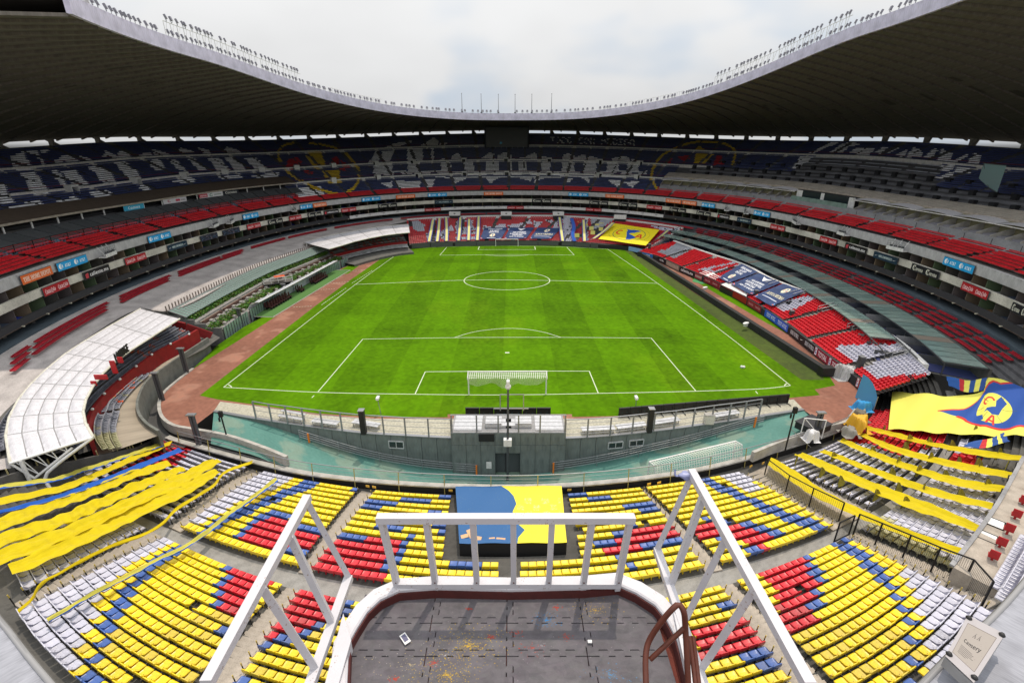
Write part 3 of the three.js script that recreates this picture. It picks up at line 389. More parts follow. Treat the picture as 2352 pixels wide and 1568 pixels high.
const POL = [ // colour of the seats: [colour, polygon or polyline, thickness]
  ['white', [[300, 1000], [690, 1093], [640, 1121], [560, 1148], [470, 1202], [395, 1212], [300, 1240], [-80, 1300], [-80, 1050]]],
  ['blue', [[724, 1108], [628, 1146], [471, 1217]], 10], ['blue', [[808, 1110], [830, 1110], [830, 1130], [808, 1130]]], ['red', [[612, 1180], [660, 1187], [737, 1230], [735, 1252], [690, 1285], [640, 1280], [548, 1244]]], ['blue', [[620, 1172], [668, 1195], [730, 1222]], 6], ['blue', [[655, 1265], [708, 1268]], 6], ['blue', [[607, 1184], [545, 1238]], 7],
  ['blue', [[930, 1148], [986, 1153]], 4.5], ['blue', [[846, 1154], [903, 1160]], 4.5], ['blue', [[836, 1165], [866, 1168]], 5], ['blue', [[1012, 1141], [1040, 1143]], 6], ['blue', [[1000, 1187], [1030, 1230]], 14], ['red', [[853, 1226], [935, 1234], [900, 1285], [884, 1334], [715, 1315], [742, 1280], [775, 1243]]], ['blue', [[863, 1214], [960, 1226]], 6], ['blue', [[780, 1231], [830, 1238]], 6], ['blue', [[940, 1235], [908, 1280], [868, 1322]], 8], ['blue', [[1008, 1268], [1148, 1273], [1148, 1297], [1045, 1302]]],
  ['blue', [[1308, 1142], [1342, 1141]], 5], ['blue', [[1350, 1150], [1410, 1147]], 4.5], ['blue', [[1430, 1160], [1492, 1156]], 5], ['blue', [[1470, 1171], [1500, 1168]], 5], ['red', [[1457, 1207], [1532, 1196], [1560, 1240], [1500, 1256], [1412, 1272], [1372, 1262], [1390, 1235]]], ['blue', [[1448, 1212], [1372, 1258]], 8], ['blue', [[1482, 1256], [1568, 1243]], 6], ['blue', [[1400, 1272], [1445, 1296]], 7],
  ['white', [[1644, 1092], [1690, 1078], [1760, 1128], [1735, 1134], [1690, 1120]]], ['blue', [[1618, 1102], [1680, 1132], [1740, 1158], [1800, 1185], [1885, 1212]], 9], ['red', [[1578, 1203], [1615, 1197], [1705, 1206], [1772, 1220], [1800, 1238], [1740, 1263], [1690, 1240], [1600, 1242]]], ['blue', [[1622, 1196], [1710, 1206], [1790, 1226]], 6], ['blue', [[1650, 1245], [1740, 1268]], 7],
  ['white', [[360, 1232], [392, 1246], [290, 1299], [250, 1351], [220, 1409], [185, 1491], [180, 1545], [0, 1560], [-80, 1300]]], ['blue', [[410, 1262], [393, 1274], [375, 1287], [350, 1301], [338, 1321], [313, 1336], [300, 1359], [283, 1379], [270, 1404], [253, 1429], [245, 1466], [230, 1494], [218, 1534], [200, 1600]], 12], ['red', [[528, 1306], [625, 1338], [610, 1352], [548, 1424], [520, 1424], [505, 1405], [515, 1380]]], ['blue', [[522, 1310], [517, 1330], [505, 1350], [497, 1375], [500, 1405]], 8], ['blue', [[518, 1447], [528, 1450]], 8],
  ['red', [[670, 1350], [812, 1384], [765, 1414], [735, 1436], [700, 1450], [640, 1464], [585, 1475], [600, 1440]]], ['blue', [[808, 1390], [782, 1407], [750, 1432], [712, 1452], [657, 1468], [608, 1484]], 9], ['blue', [[588, 1492], [548, 1530], [560, 1568]], 11],
  ['blue', [[1652, 1398], [1700, 1392]], 9], ['red', [[1580, 1440], [1722, 1410], [1768, 1470], [1610, 1518]]], ['blue', [[1702, 1514], [1766, 1488]], 9], ['blue', [[1745, 1538], [1790, 1520]], 9],
  ['red', [[1764, 1310], [1852, 1283], [1880, 1330], [1882, 1360], [1872, 1400], [1866, 1430], [1806, 1458], [1790, 1430], [1775, 1396], [1790, 1360], [1785, 1340], [1740, 1330]]], ['blue', [[1853, 1286], [1862, 1308], [1883, 1322], [1882, 1349], [1875, 1380], [1869, 1415]], 8], ['blue', [[1930, 1250], [1950, 1262], [1972, 1275], [1992, 1289], [2005, 1309], [2027, 1321], [2042, 1341], [2059, 1364], [2067, 1394], [2082, 1421], [2097, 1449], [2090, 1501], [2109, 1526], [2100, 1580]], 12], ['blue', [[1938, 1238], [1960, 1238], [1962, 1256], [1944, 1258]]], ['white', [[2065, 1310], [2090, 1308], [2140, 1333], [2200, 1362], [2290, 1392], [2200, 1540], [2150, 1560], [2130, 1500], [2120, 1440], [2100, 1400], [2100, 1370], [2085, 1340]]],
  ['white', [[1750, 1040], [2010, 930], [2400, 1000], [2400, 1200], [2190, 1320], [1990, 1260], [1985, 1220], [1985, 1165]]], ['red', [[1936, 1014], [2025, 925], [2220, 960], [2200, 1005], [2150, 1030], [2060, 1048], [2000, 1022]]], ['black', [[2000, 880], [2055, 890], [2060, 935], [2018, 948]]], ['khaki', [[1985, 1225], [2030, 1180], [2200, 1300], [2180, 1320]]],
  ['red', [[385, 1012], [440, 1028], [405, 1068], [280, 1108], [245, 1100], [330, 1050]]], ['red', [[2150, 1040], [2350, 1040], [2330, 1075], [2180, 1070]]],
];
const seatList = [];
for (const [nm, v0, v1, a0, b0, a1, b1] of NB) for (let v = v0; v <= v1; v++) {
  const t = v1 === v0 ? 0 : (v - v0) / (v1 - v0), h = rowH(v), h0 = rowH(v0), h1 = rowH(v1);
  const ta = lerp(thOf(...a0, h0), thOf(...a1, h1), t), tb = lerp(thOf(...b0, h0), thOf(...b1, h1), t), rm = rowR((ta + tb) / 2, v), L = rm * (tb - ta), n = Math.max(1, Math.round(L / .505));
  for (let i = 0; i < n; i++) {
    const th = lerp(ta, tb, (i + .5) / n), r = rowR(th, v), p = SP(th, r, h - .42); const s = seen(p.clone().setY(h));
    let c = /^(F0|N0|F5)/.test(nm) ? 'white' : nm === 'N5' ? 'khaki' : 'yellow'; for (const [k, q, w] of POL) if (w ? nearLine(s[0], s[1], q) < w : inPoly(s[0], s[1], q)) c = k;
    if (rnd() < .006) continue;
    const slope = (rowR(th + .01, v) - rowR(th - .01, v)) / .02 / r;
    seatList.push({ p, turn: th - Math.atan(slope) + rr(-.012, .012), s: L / n / .505, sy: 1, sz: /F0|F5|N0|N5/.test(nm) ? 1.0 : nm[0] === 'F' ? 1.42 : 1.1, rx: rr(-.02, .02), c, nm, v, i, n, px: s, dist: p.distanceTo(camera.position) });
  }
}
{
  const inFrame = q => q.px[0] > 2 && q.px[0] < 2350 && q.px[1] < 1566 && q.px[1] > 0, hid = q => q.px[1] > 1345 && q.px[0] > 800 && q.px[0] < 1530;
  const near = seatList.filter(q => inFrame(q) && !hid(q)).sort((a, b) => a.dist - b.dist).slice(0, 300), set = new Set(near), proto = {};
  for (const q of near) {
    let m; if (!proto[q.c]) { m = proto[q.c] = new THREE.Mesh(seatGeo, seatMat[q.c][0]); m.name = numbered('stadium_seat'); const b = new THREE.Mesh(seatBrk, MT.blackMetal); b.name = 'bracket'; const hl = new THREE.Mesh(HOLE, MT.black); hl.name = 'drain_hole'; m.add(b, hl); m.castShadow = m.receiveShadow = b.castShadow = true; scene.add(m); } else { m = proto[q.c].clone(); m.name = numbered('stadium_seat'); scene.add(m); }
    m.position.copy(q.p); m.rotation.set(q.rx, q.turn, 0, 'YXZ'); m.scale.set(q.s * .975, 1, q.sz); m.material = seatMat[q.c][[0, 0, 1, 2, 0, 2][Math.floor(rnd() * 6)]]; if (rnd() < .05) m.rotation.x += rr(-.09, .05);
    const fromR = q.nm === 'N1' || q.nm === 'N2' || q.nm === 'F2', k = fromR ? q.n - 1 - q.i : q.i, row = q.v < NF ? NF - 1 - q.v : q.v - NF;
    const rowW = q.v < NF ? (ordinal[row] + ' row before walkway') : (ordinal[row] + ' row behind walkway');
    tag(m, `${q.c} seat ${ordinal[k] ? ordinal[k] : 'number ' + (k + 1)} from ${fromR ? 'right' : 'left'}, ${rowW}, ${blkName[q.nm]}`.replace(/, lower block/, ', lower block'), 'seat', `seats in the ${blkName[q.nm]}`);
  }
  const rest = seatList.filter(q => !set.has(q)).map(q => ({ ...q, c: vary(seatCol[q.c], .1) }));
  instances('stadium_seats', merge([seatGeo, seatBrk]), plastic, rest, 'yellow, blue, red and white plastic seats filling the near stand', 'seats');
}
// radial aisles: two steps to each row, with short rods at the row ends
const AIS = [['F0', 'F1', 'outer left aisle'], ['F1', 'F2', 'inner left aisle'], ['F3', 'F4', 'inner right aisle'], ['F4', 'F5', 'outer right aisle'], ['N0', 'N1', 'upper outer left aisle'], ['N1', 'N2', 'upper inner left aisle'], ['N3', 'N4', 'upper inner right aisle'], ['N4', 'N5', 'upper outer right aisle']];
const blockEdge = (nm, v, side) => { const b = NB.filter(q => q[0] === nm), q = b.find(q => v >= q[1] && v <= q[2]) || b[b.length - 1], t = (v - q[1]) / (q[2] - q[1]); return side ? lerp(thOf(...q[4], rowH(q[1])), thOf(...q[6], rowH(q[2])), t) : lerp(thOf(...q[3], rowH(q[1])), thOf(...q[5], rowH(q[2])), t); };
let rodProto = null;
for (const [l, r, nm] of AIS) {
  const st = thing('aisle_stairs', `pale concrete steps of the ${nm} of the near stand`, 'stairs'); const F = l[0] === 'F', a = F ? 0 : NF, b = F ? NF - 1 : NF + NN - 1;
  for (let v = a; v <= b; v++) {
    const e0 = blockEdge(l, v, 1), e1 = blockEdge(r, v, 0), th = (e0 + e1) / 2, rad = rowR(th, v), w = Math.max(.6, rad * (e1 - e0) - .12), d = v < b ? rowR(th, v + 1) - rad : rad - rowR(th, v - 1), rise = rowH(a + 1) - rowH(a);
    for (const k of [0, 1]) { const m = mesh('step', box(w, .2, d / 2 - .012), MT.step, st); m.position.copy(SP(th, rad - .42 + d * (k + .5) / 2, rowH(v) - .42 - .09 + rise * k / 2)); m.rotation.y = th; }
    for (const [e, sg, sd] of [[e0, 1, 'left'], [e1, -1, 'right']]) { const base = SP(e + sg * .12 / rad, rad + .1, rowH(v) - .42); let g;
      if (!rodProto) { g = rodProto = new THREE.Group(); g.name = numbered('aisle_post'); mesh('post', rod(V(0, 0, 0), V(0, .62, .05), .028, 6), MT.blackMetal, g); mesh('yellow_tip', rod(V(0, .62, .05), V(0, .82, .066), .03, 6), mat(lin(.4, .3, .06), .6), g); scene.add(g); } else { g = rodProto.clone(); g.name = numbered('aisle_post'); scene.add(g); }
      g.position.copy(base); g.rotation.y = th; const row = F ? v : v - NF; tag(g, `short black post, ${sd} side of ${nm}, ${ordinal[row]} row from its ${F ? 'front' : 'walkway'}`, 'post', 'short posts along the aisles'); }
  }
}
{ // covered stair opening with blue and yellow tarp
  const q = [G(1046, 1117, -.75), G(1290, 1115, -.75), G(1302, 1246, 1.7), G(1055, 1248, 1.7)], t = thing('stair_cover', 'blue and yellow tarp cover over the stair opening amid the near rows', 'tarp');
  const tx = canvasTex(512, 512, (x, w, h) => {
    x.fillStyle = '#2f5d90'; x.fillRect(0, 0, w, h); x.fillStyle = '#ecd93a'; x.beginPath(); x.moveTo(w * .43, 0); x.lineTo(w * .5, h * .1); x.lineTo(w * .54, h * .2); x.lineTo(w * .56, h * .36); x.lineTo(w * .52, h * .5); x.lineTo(w * .53, h * .66); x.lineTo(w * .62, h * .8); x.lineTo(w * .55, h * .92); x.lineTo(w * .54, h); x.lineTo(w, h); x.lineTo(w, 0); x.fill();
    for (let i = 0; i < 900; i++) { const u = rr(.56, .97), v = rr(.25, .62); if (Math.sin(u * 40) * Math.sin(v * 26) > .15) { x.fillStyle = `rgba(222,219,190,${rr(.2, .7)})`; x.fillRect(u * w, v * h, rr(2, 7), rr(2, 6)); } } for (let i = 0; i < 500; i++) { x.fillStyle = rnd() < .5 ? 'rgba(200,190,120,.35)' : 'rgba(20,40,70,.3)'; x.fillRect(rnd() * w, rnd() * h, rr(1, 4), rr(1, 3)); } });
  const rows = []; for (let j = 0; j <= 10; j++) { const r = []; for (let i = 0; i <= 12; i++) { const u = i / 12, v = j / 10, p = q[0].clone().lerp(q[1], u).lerp(q[3].clone().lerp(q[2], u), v); p.y += .03 * Math.sin(u * 17 + v * 9) - .06 * Math.sin(v * 3.14); r.push(p); } rows.push(r); }
  const g = sheet(rows), uv = g.attributes.uv; for (let j = 0; j <= 10; j++) for (let i = 0; i <= 12; i++) uv.setXY(j * 13 + i, i / 12, 1 - j / 10);
  mesh('tarp', g, mat(0xffffff, .6, { map: tx }), t);
  const dn = (a, b) => sheet([[a, b], [a.clone().setY(standH(a) - .6), b.clone().setY(standH(b) - .6)]]); for (const [a, b] of [[q[3], q[2]], [q[0], q[3]], [q[1], q[2]]]) mesh('skirt', dn(a.clone().add(V(0, -.05, 0)), b.clone().add(V(0, -.05, 0))), MT.black, t);
  for (const [x, y, w, d, tn] of [[1067, 1231, .5, .28, .3], [1083, 1224, .5, .7, .5], [1095, 1237, .6, .4, -.2], [1130, 1237, .4, .2, .1], [1150, 1240, .6, .35, -.1]]) { const p = G(x, y, 1.55); const m = mesh('cardboard_scrap', new RoundedBoxGeometry(w, .03, d, 1, .01), mat(lin(.58, .36, .2), .9)); m.position.copy(p); m.rotation.set(.2, tn, 0); tag(m, { 1067: 'torn tan cardboard, leftmost on the blue tarp cover', 1083: 'torn tan cardboard, upper one near the left of the blue tarp cover', 1095: 'torn tan cardboard, widest piece on the blue tarp cover', 1130: 'small torn paper scrap, left of two near the tarp middle', 1150: 'small torn paper scrap, right of two near the tarp middle' }[x], 'cardboard', x < 1120 ? 'torn cardboard at the left' : 'torn paper near the middle'); }
}
// cloth banners stretched over the rows
const tWeave = rep(noiseTex(512, (u, v) => { const a = fbm(u * 5, v * 5, 4, 5), s = Math.abs((v * 3) % 1 - .5) < .012 ? .16 : 0; return .86 + .16 * (a - .5) - s; }), 4.2, 2.1);
const cl = (c) => new THREE.MeshPhysicalMaterial({ color: c, roughness: .95, side: THREE.DoubleSide, transmission: .22, thickness: 0, map: tWeave, specularIntensity: .3 });
const clothY = cl(lin(.76, .60, .010)), clothP = cl(lin(.66, .60, .10)), clothB = cl(lin(.03, .14, .58));

function banner(label, top, bot, m, off = .75, n = 72, fold = .05, second) {
  const t = thing('banner', label, 'banner', null), a = curvePts(top.map(([x, y]) => GS(x, y, off)), n), b = curvePts(bot.map(([x, y]) => GS(x, y, off)), n), rows = [];
  for (let j = 0; j <= 16; j++) rows.push(a.map((p, i) => { const v = j / 16, q = p.clone().lerp(b[i], v), s = Math.sin(i * .33 + v * 2); q.y += fold * (Math.sin(i * .9 + v * 6.5 + top[0][0]) * .5 + fbm(i * .22 + top[0][1], v * 4, 3) * 2 - 1) - .12 * Math.sin(v * Math.PI) + .1 * s * fold + fold * 1.1 * (fbm(v * 11 + top[0][0], i * .09, 3) - .5) * 2 + fold * .6 * Math.sin(i * 2.05 + v * 1.5) * Math.sin(v * Math.PI);  return q; }));
  if (second) { mesh('cloth', sheet(rows.slice(0, 9)), m, t); mesh('stripe', sheet(rows.slice(8)), second, t); } else mesh('cloth', sheet(rows), m, t); return t;
}
const r4 = l => l.map(([x, y]) => [1764 + x * .2502, 784.6 + y * .2502]);
banner('yellow banner farthest up of the six on the right, nearest the big flag', r4([[910, 770], [1200, 840], [1600, 935], [2000, 1000], [2350, 1050]]), r4([[875, 795], [1200, 882], [1600, 978], [2000, 1056], [2350, 1092]]), clothY);
banner('second yellow banner of the six on the right counting from the big flag', r4([[850, 830], [1200, 965], [1600, 1070], [2000, 1150], [2290, 1205]]), r4([[830, 850], [1150, 1008], [1600, 1132], [2000, 1217], [2260, 1257]]), clothY);
banner('third yellow banner of the six on the right counting from the big flag', r4([[690, 885], [1000, 1010], [1400, 1155], [1800, 1260], [2220, 1330]]), r4([[640, 910], [1000, 1067], [1400, 1217], [1800, 1337], [2190, 1387]]), clothY);
banner('fourth yellow banner of the six on the right counting from the big flag', r4([[520, 985], [900, 1130], [1300, 1270], [1700, 1390], [2110, 1485]]), r4([[470, 1010], [900, 1183], [1300, 1338], [1700, 1458], [2080, 1542]]), clothY);
banner('fifth yellow banner of the six on the right counting from the big flag', r4([[320, 1015], [600, 1130], [1000, 1300], [1400, 1450], [1700, 1570], [1950, 1684]]), r4([[240, 1035], [500, 1168], [900, 1353], [1300, 1523], [1640, 1643], [1920, 1747]]), clothY);
banner('yellow banner behind the black mesh fence, lowest of the six on the right', r4([[30, 1060], [250, 1180], [500, 1350], [850, 1530], [1180, 1680], [1800, 1904]]), r4([[0, 1130], [200, 1270], [450, 1433], [750, 1570], [1100, 1722], [1760, 1970]]), clothY);
banner('thin pale yellow and blue banner nearest the white canopy on the left', [[370, 1016], [288, 1043], [200, 1071], [125, 1095], [0, 1112], [-30, 1116]], [[374, 1024], [290, 1051], [200, 1081], [125, 1104], [0, 1122], [-30, 1126]], clothP, .8, 72, .05, clothB);
banner('narrow yellow banner between the thin pale one and the blue one on the left', [[395, 1012], [300, 1047], [225, 1082], [125, 1117], [0, 1142], [-30, 1148]], [[386, 1023], [313, 1055], [225, 1095], [125, 1132], [0, 1158], [-30, 1164]], clothY, .8);
banner('blue banner with pale yellow edge across the left rows', [[410, 1029], [325, 1062], [225, 1102], [125, 1138], [0, 1170], [-30, 1178]], [[424, 1034], [325, 1074], [225, 1113], [125, 1148], [0, 1178], [-30, 1186]], clothB, .85, 72, .04);
banner('wide yellow banner just below the blue one on the left', [[383, 1057], [300, 1080], [200, 1120], [100, 1155], [25, 1177], [-30, 1195]], [[395, 1067], [300, 1101], [200, 1141], [100, 1179], [0, 1216], [-30, 1228]], clothY, .85, 72, .09);
banner('wide creased yellow banner, second below the blue one on the left', [[413, 1068], [313, 1108], [225, 1142], [135, 1180], [0, 1222], [-30, 1234]], [[428, 1080], [325, 1124], [250, 1160], [150, 1204], [0, 1256], [-30, 1268]], clothY, .85, 72, .12);
banner('wide yellow banner, third below the blue one on the left', [[488, 1052], [413, 1087], [325, 1130], [225, 1175], [100, 1224], [0, 1260], [-30, 1272]], [[508, 1058], [425, 1110], [350, 1145], [230, 1203], [100, 1260], [0, 1296], [-30, 1306]], clothY, .85, 72, .1);
banner('lowest wide yellow banner on the left, ending in a square corner', [[490, 1076], [400, 1117], [313, 1157], [225, 1197], [120, 1247], [16, 1295]], [[508, 1084], [413, 1143], [330, 1182], [200, 1247], [100, 1292], [28, 1321]], clothY, .85, 72, .08);
const rib = (px, w) => [px, px.map(([x, y]) => [x + w * .7, y + w])];
banner('narrow yellow ribbon below the wide left banners, twisted at its end', ...rib([[580, 1057], [513, 1082], [488, 1112], [400, 1168], [370, 1199], [338, 1219], [250, 1252], [175, 1289], [125, 1317], [100, 1329], [83, 1347], [70, 1372], [38, 1400]], 5), clothY, .7, 60, .03);
banner('narrow blue and yellow ribbon crossing the left blocks of seats', ...rib([[633, 1096], [588, 1130], [525, 1174], [465, 1222], [413, 1255], [368, 1276], [288, 1318], [230, 1348], [105, 1419]], 8), clothP, .7, 60, .04, clothB);
// black mesh fences right of the rows
function meshFence(label, base, hgt) { const t = thing('mesh_fence', label, 'fence'), p = base.map(([x, y]) => GS(x, y, -.4)); p.forEach(q => mesh('post', rod(q, q.clone().add(V(0, hgt, 0)), .05, 6), MT.blackMetal, t)); for (let i = 1; i < p.length; i++) { for (const f of [.02, 1]) mesh('rail', rod(p[i - 1].clone().add(V(0, hgt * f, 0)), p[i].clone().add(V(0, hgt * f, 0)), .045, 6), MT.blackMetal, t); const g = []; for (let k = 1; k < 16; k++) { const a = p[i - 1].clone().lerp(p[i], k / 16); g.push(rod(a, a.clone().add(V(0, hgt, 0)), .008, 3)); } mesh('mesh_panel', g, MT.rope, t).userData.kind = 'stuff'; } }
meshFence('black mesh fence along the lower end of the right banners', [[1756, 1092], [1804, 1132], [1858, 1164], [1926, 1200]], 1.7); meshFence('black mesh fence above the lower right block, ending at the grey wall', [[1959, 1231], [2009, 1254], [2072, 1284], [2137, 1315], [2210, 1346], [2252, 1399]], 1.8); meshFence('short black mesh fence closing the walkway on the right', [[1916, 1245], [1950, 1228]], 1.6);
// small stuffed flags standing among the right rows
{ let proto = null, k = 0; const s = [[1030, 835], [1250, 920], [1040, 950], [1430, 950], [1630, 980], [560, 1080], [910, 1030], [1210, 990], [1440, 1100], [1150, 1140], [1080, 1240], [1330, 1220], [1560, 1270], [1860, 1155], [1690, 1150], [450, 1230], [620, 1310], [1140, 1380], [1390, 1410], [1690, 1450], [1940, 1360], [2150, 1200], [1890, 1200], [940, 1450], [1200, 1520], [1850, 850], [2060, 1070], [230, 1120]];
  for (const [x, y] of s) { const p = GS(1764 + x * .2502, 784.6 + (y + 60) * .2502, -.35); let g; if (!proto) { g = proto = new THREE.Group(); g.name = numbered('hand_flag'); mesh('pole', rod(V(0, 0, 0), V(.02, 1.5, 0), .018, 5), MT.steelDark, g); const rows = []; for (let j = 0; j <= 6; j++) { const r = []; for (let i = 0; i <= 4; i++) { const v = j / 6, u = i / 4; r.push(V(.02 + u * .42 * Math.sin(v * 2.4 + .35), 1.48 - v * 1.05, .09 * Math.sin(u * 7 + v * 3) * u)); } rows.push(r); } mesh('cloth', sheet(rows), mat(lin(.42, .36, .04), .8, { map: rep(tMott, .7) }), g); scene.add(g); } else { g = proto.clone(); g.name = numbered('hand_flag'); scene.add(g); }
    g.position.copy(p); g.rotation.y = rr(-1, 1); k++; tag(g, `limp yellow flag on thin pole between the right banners, ${ordinal[k - 1]} of twenty-eight`, 'flag', 'limp yellow flags between the right banners'); } }
// ---------------------------------------------------------------- the bowl: fascias, boxes, upper tier, roof
const hTop = ph => 26.2 + 3.5 * Math.exp(-Math.pow(ph / .6, 2)) - 1.9 * sstep(1.05, 1.5, Math.abs(ph));
const rake = (ph, u) => lerp(11.35, hTop(ph) - .5, u);
const kRim = ph => -14 + 6 * sstep(.15, .8, ph);
const hRimTop = ph => 33.6 + 5.5 * sstep(.1, 1.6, Math.abs(ph)) + (ph > 0 ? 3.4 : 0) * sstep(.25, 1.6, ph);
const PH = 2.3, arcS = (() => { const t = [0]; for (let i = 1; i <= 600; i++) { const a = RP(-PH + (i - 1) / 600 * 2 * PH, 20, 0), b = RP(-PH + i / 600 * 2 * PH, 20, 0); t.push(t[i - 1] + a.distanceTo(b)); } return ph => { const x = (ph + PH) / (2 * PH) * 600, i = clamp(Math.floor(x), 0, 599); return lerp(t[i], t[i + 1], x - i); }; })();
const phAt = (px, k, h) => ringAt(px, k, h);
const phL = phAt(668, 8, 14), phR = phAt(1526, 9, 15), phG = phAt(1846, 26, 20);
{ // ground ring outside, back wall of the bowl
  struct('outer_wall', ringSweep(ph => [[47.5, -6], [48, -6], [48, hTop(ph) - 1.3], [47.5, hTop(ph) - 1.3]], -1.75, 1.75, 90), MT.concDark, 'outer concrete wall of the bowl');
  const A1 = phAt(0, 0, 11) - .35, A2 = phAt(2352, 0, 11) + .35;
  const fascia = (label, k0, k1, h0, h1, m, a = A1, b = A2) => { const t = thing('fascia', label, 'parapet'); mesh('panel', ringSweep([[k0, h0], [k1, h0], [k1, h1], [k0, h1]], a, b, 150), m, t); return t; };
  fascia('grey concrete parapet below the red rows, carrying orange and blue panels', -.35, 0, 10.3, 11.55, mat(lin(.56, .56, .57), .8, { map: rep(tStain, 9, 5) }));
  const w1 = fascia('cream parapet of the upper row of boxes, carrying panels with white lettering', -.3, 0, 8.1, 9.1, MT.cream);
  fascia('black parapet of the lower row of boxes with a row of small lamps', -.4, 0, 6.0, 6.75, mat(lin(.035, .036, .04), .8), A1, A2);
  const wc1 = phAt(803, -.45, 6.4), wc2 = phAt(1524, -.45, 6.4); { const t = thing('fascia', 'white middle length of the lower parapet at the far end', 'parapet'); mesh('panel', ringSweep([[-.5, 5.95], [-.42, 5.95], [-.42, 6.8], [-.5, 6.8]], wc1, wc2, 60), MT.white, t); for (let i = 0; i < 22; i++) { const p = RP(lerp(wc1, wc2, (i + .5) / 22), -.6, 6.62); mesh('bracket_lamp', box(.7, .12, .25, p.x, p.y, p.z), MT.steel, t); } }
  for (const [h0, h1, nm, bk] of [[9.1, 10.3, 'upper', 4.5], [6.75, 8.1, 'lower', 4.5]]) { // recessed boxes
    const t = thing('box_row', `dark row of open boxes behind the ${nm === 'upper' ? 'cream' : 'black'} parapet`, 'boxes'); const f = h0 - .85;
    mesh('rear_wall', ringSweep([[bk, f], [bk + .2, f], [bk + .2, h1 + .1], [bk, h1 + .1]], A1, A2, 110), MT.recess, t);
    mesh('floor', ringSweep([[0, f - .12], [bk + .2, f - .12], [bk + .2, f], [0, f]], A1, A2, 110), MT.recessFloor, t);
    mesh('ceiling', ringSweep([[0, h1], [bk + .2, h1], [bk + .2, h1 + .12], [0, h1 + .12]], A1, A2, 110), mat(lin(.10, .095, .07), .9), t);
    const n = Math.round((arcS(A2) - arcS(A1)) / 3.6), M = [MT.recess, mat(lin(.12, .10, .10), .9), mat(lin(.20, .15, .10), .9), mat(lin(.10, .15, .08), .9)], MB = [mat(lin(.012, .03, .26), .6), mat(lin(.28, .28, .31), .7), mat(lin(.22, .13, .06), .7), mat(lin(.10, .01, .015), .7), mat(lin(.05, .07, .11), .7)];
    for (let i = 0; i < n; i++) { const ph = lerp(A1, A2, i / n), ph2 = lerp(A1, A2, (i + 1) / n), p = RP(ph, 2.2, (f + h1) / 2); const m = mesh('partition', new THREE.BoxGeometry(.14, h1 - f, 4.2), M[i % 4], t); m.position.copy(p); const q = RP(ph, 10, p.y); m.rotation.y = Math.atan2(q.x - p.x, q.z - p.z);
      if (rnd() < .62) { const a = RP(ph + (ph2 - ph) * .12, 1.2, f + .12), c = RP(ph2 - (ph2 - ph) * rr(.12, .5), 1.2, f + .12), d = mesh('awning', sheet([[RP(ph + (ph2 - ph) * .12, .4, f + rr(.2, .6)), RP(ph2 - (ph2 - ph) * .14, .4, f + rr(.2, .6))], [RP(ph + (ph2 - ph) * .12, 3.2, f + rr(.5, 1)), RP(ph2 - (ph2 - ph) * .14, 3.2, f + rr(.5, 1))]]), MB[Math.floor(rnd() * 5)], t); } }
  }
  // void under the black parapet, blue grey wall, sloping deck
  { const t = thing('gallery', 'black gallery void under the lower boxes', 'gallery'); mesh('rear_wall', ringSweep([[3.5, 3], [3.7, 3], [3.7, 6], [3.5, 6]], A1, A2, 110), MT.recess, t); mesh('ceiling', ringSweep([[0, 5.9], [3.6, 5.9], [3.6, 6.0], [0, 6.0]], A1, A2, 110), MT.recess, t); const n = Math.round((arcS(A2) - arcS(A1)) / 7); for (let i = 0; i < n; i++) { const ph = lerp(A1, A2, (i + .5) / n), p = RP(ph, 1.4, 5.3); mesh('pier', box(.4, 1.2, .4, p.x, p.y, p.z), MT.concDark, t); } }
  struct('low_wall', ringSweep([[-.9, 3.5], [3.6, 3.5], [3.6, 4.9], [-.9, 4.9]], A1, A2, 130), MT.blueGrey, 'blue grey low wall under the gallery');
  // lamps along the black parapet
  { let pr = null; const n = Math.round((arcS(A2) - arcS(A1)) / 6.3); const mk = () => {}; const t = thing('lamp_row', 'row of small pale lamps along the lower edge of the black parapet', 'lamps'); for (let i = 0; i < n; i++) { const ph = lerp(A1, A2, i / n); if (ph > wc1 && ph < wc2) continue; const p = RP(ph, -.55, 6.02); mesh('lamp', box(.28, .12, .2, p.x, p.y, p.z), mat(lin(.5, .48, .38), .6), t); } mesh('conduit', ringSweep([[-.46, 5.96], [-.4, 5.96], [-.4, 6.02], [-.46, 6.02]], A1, A2, 120), MT.brown, t); }
}
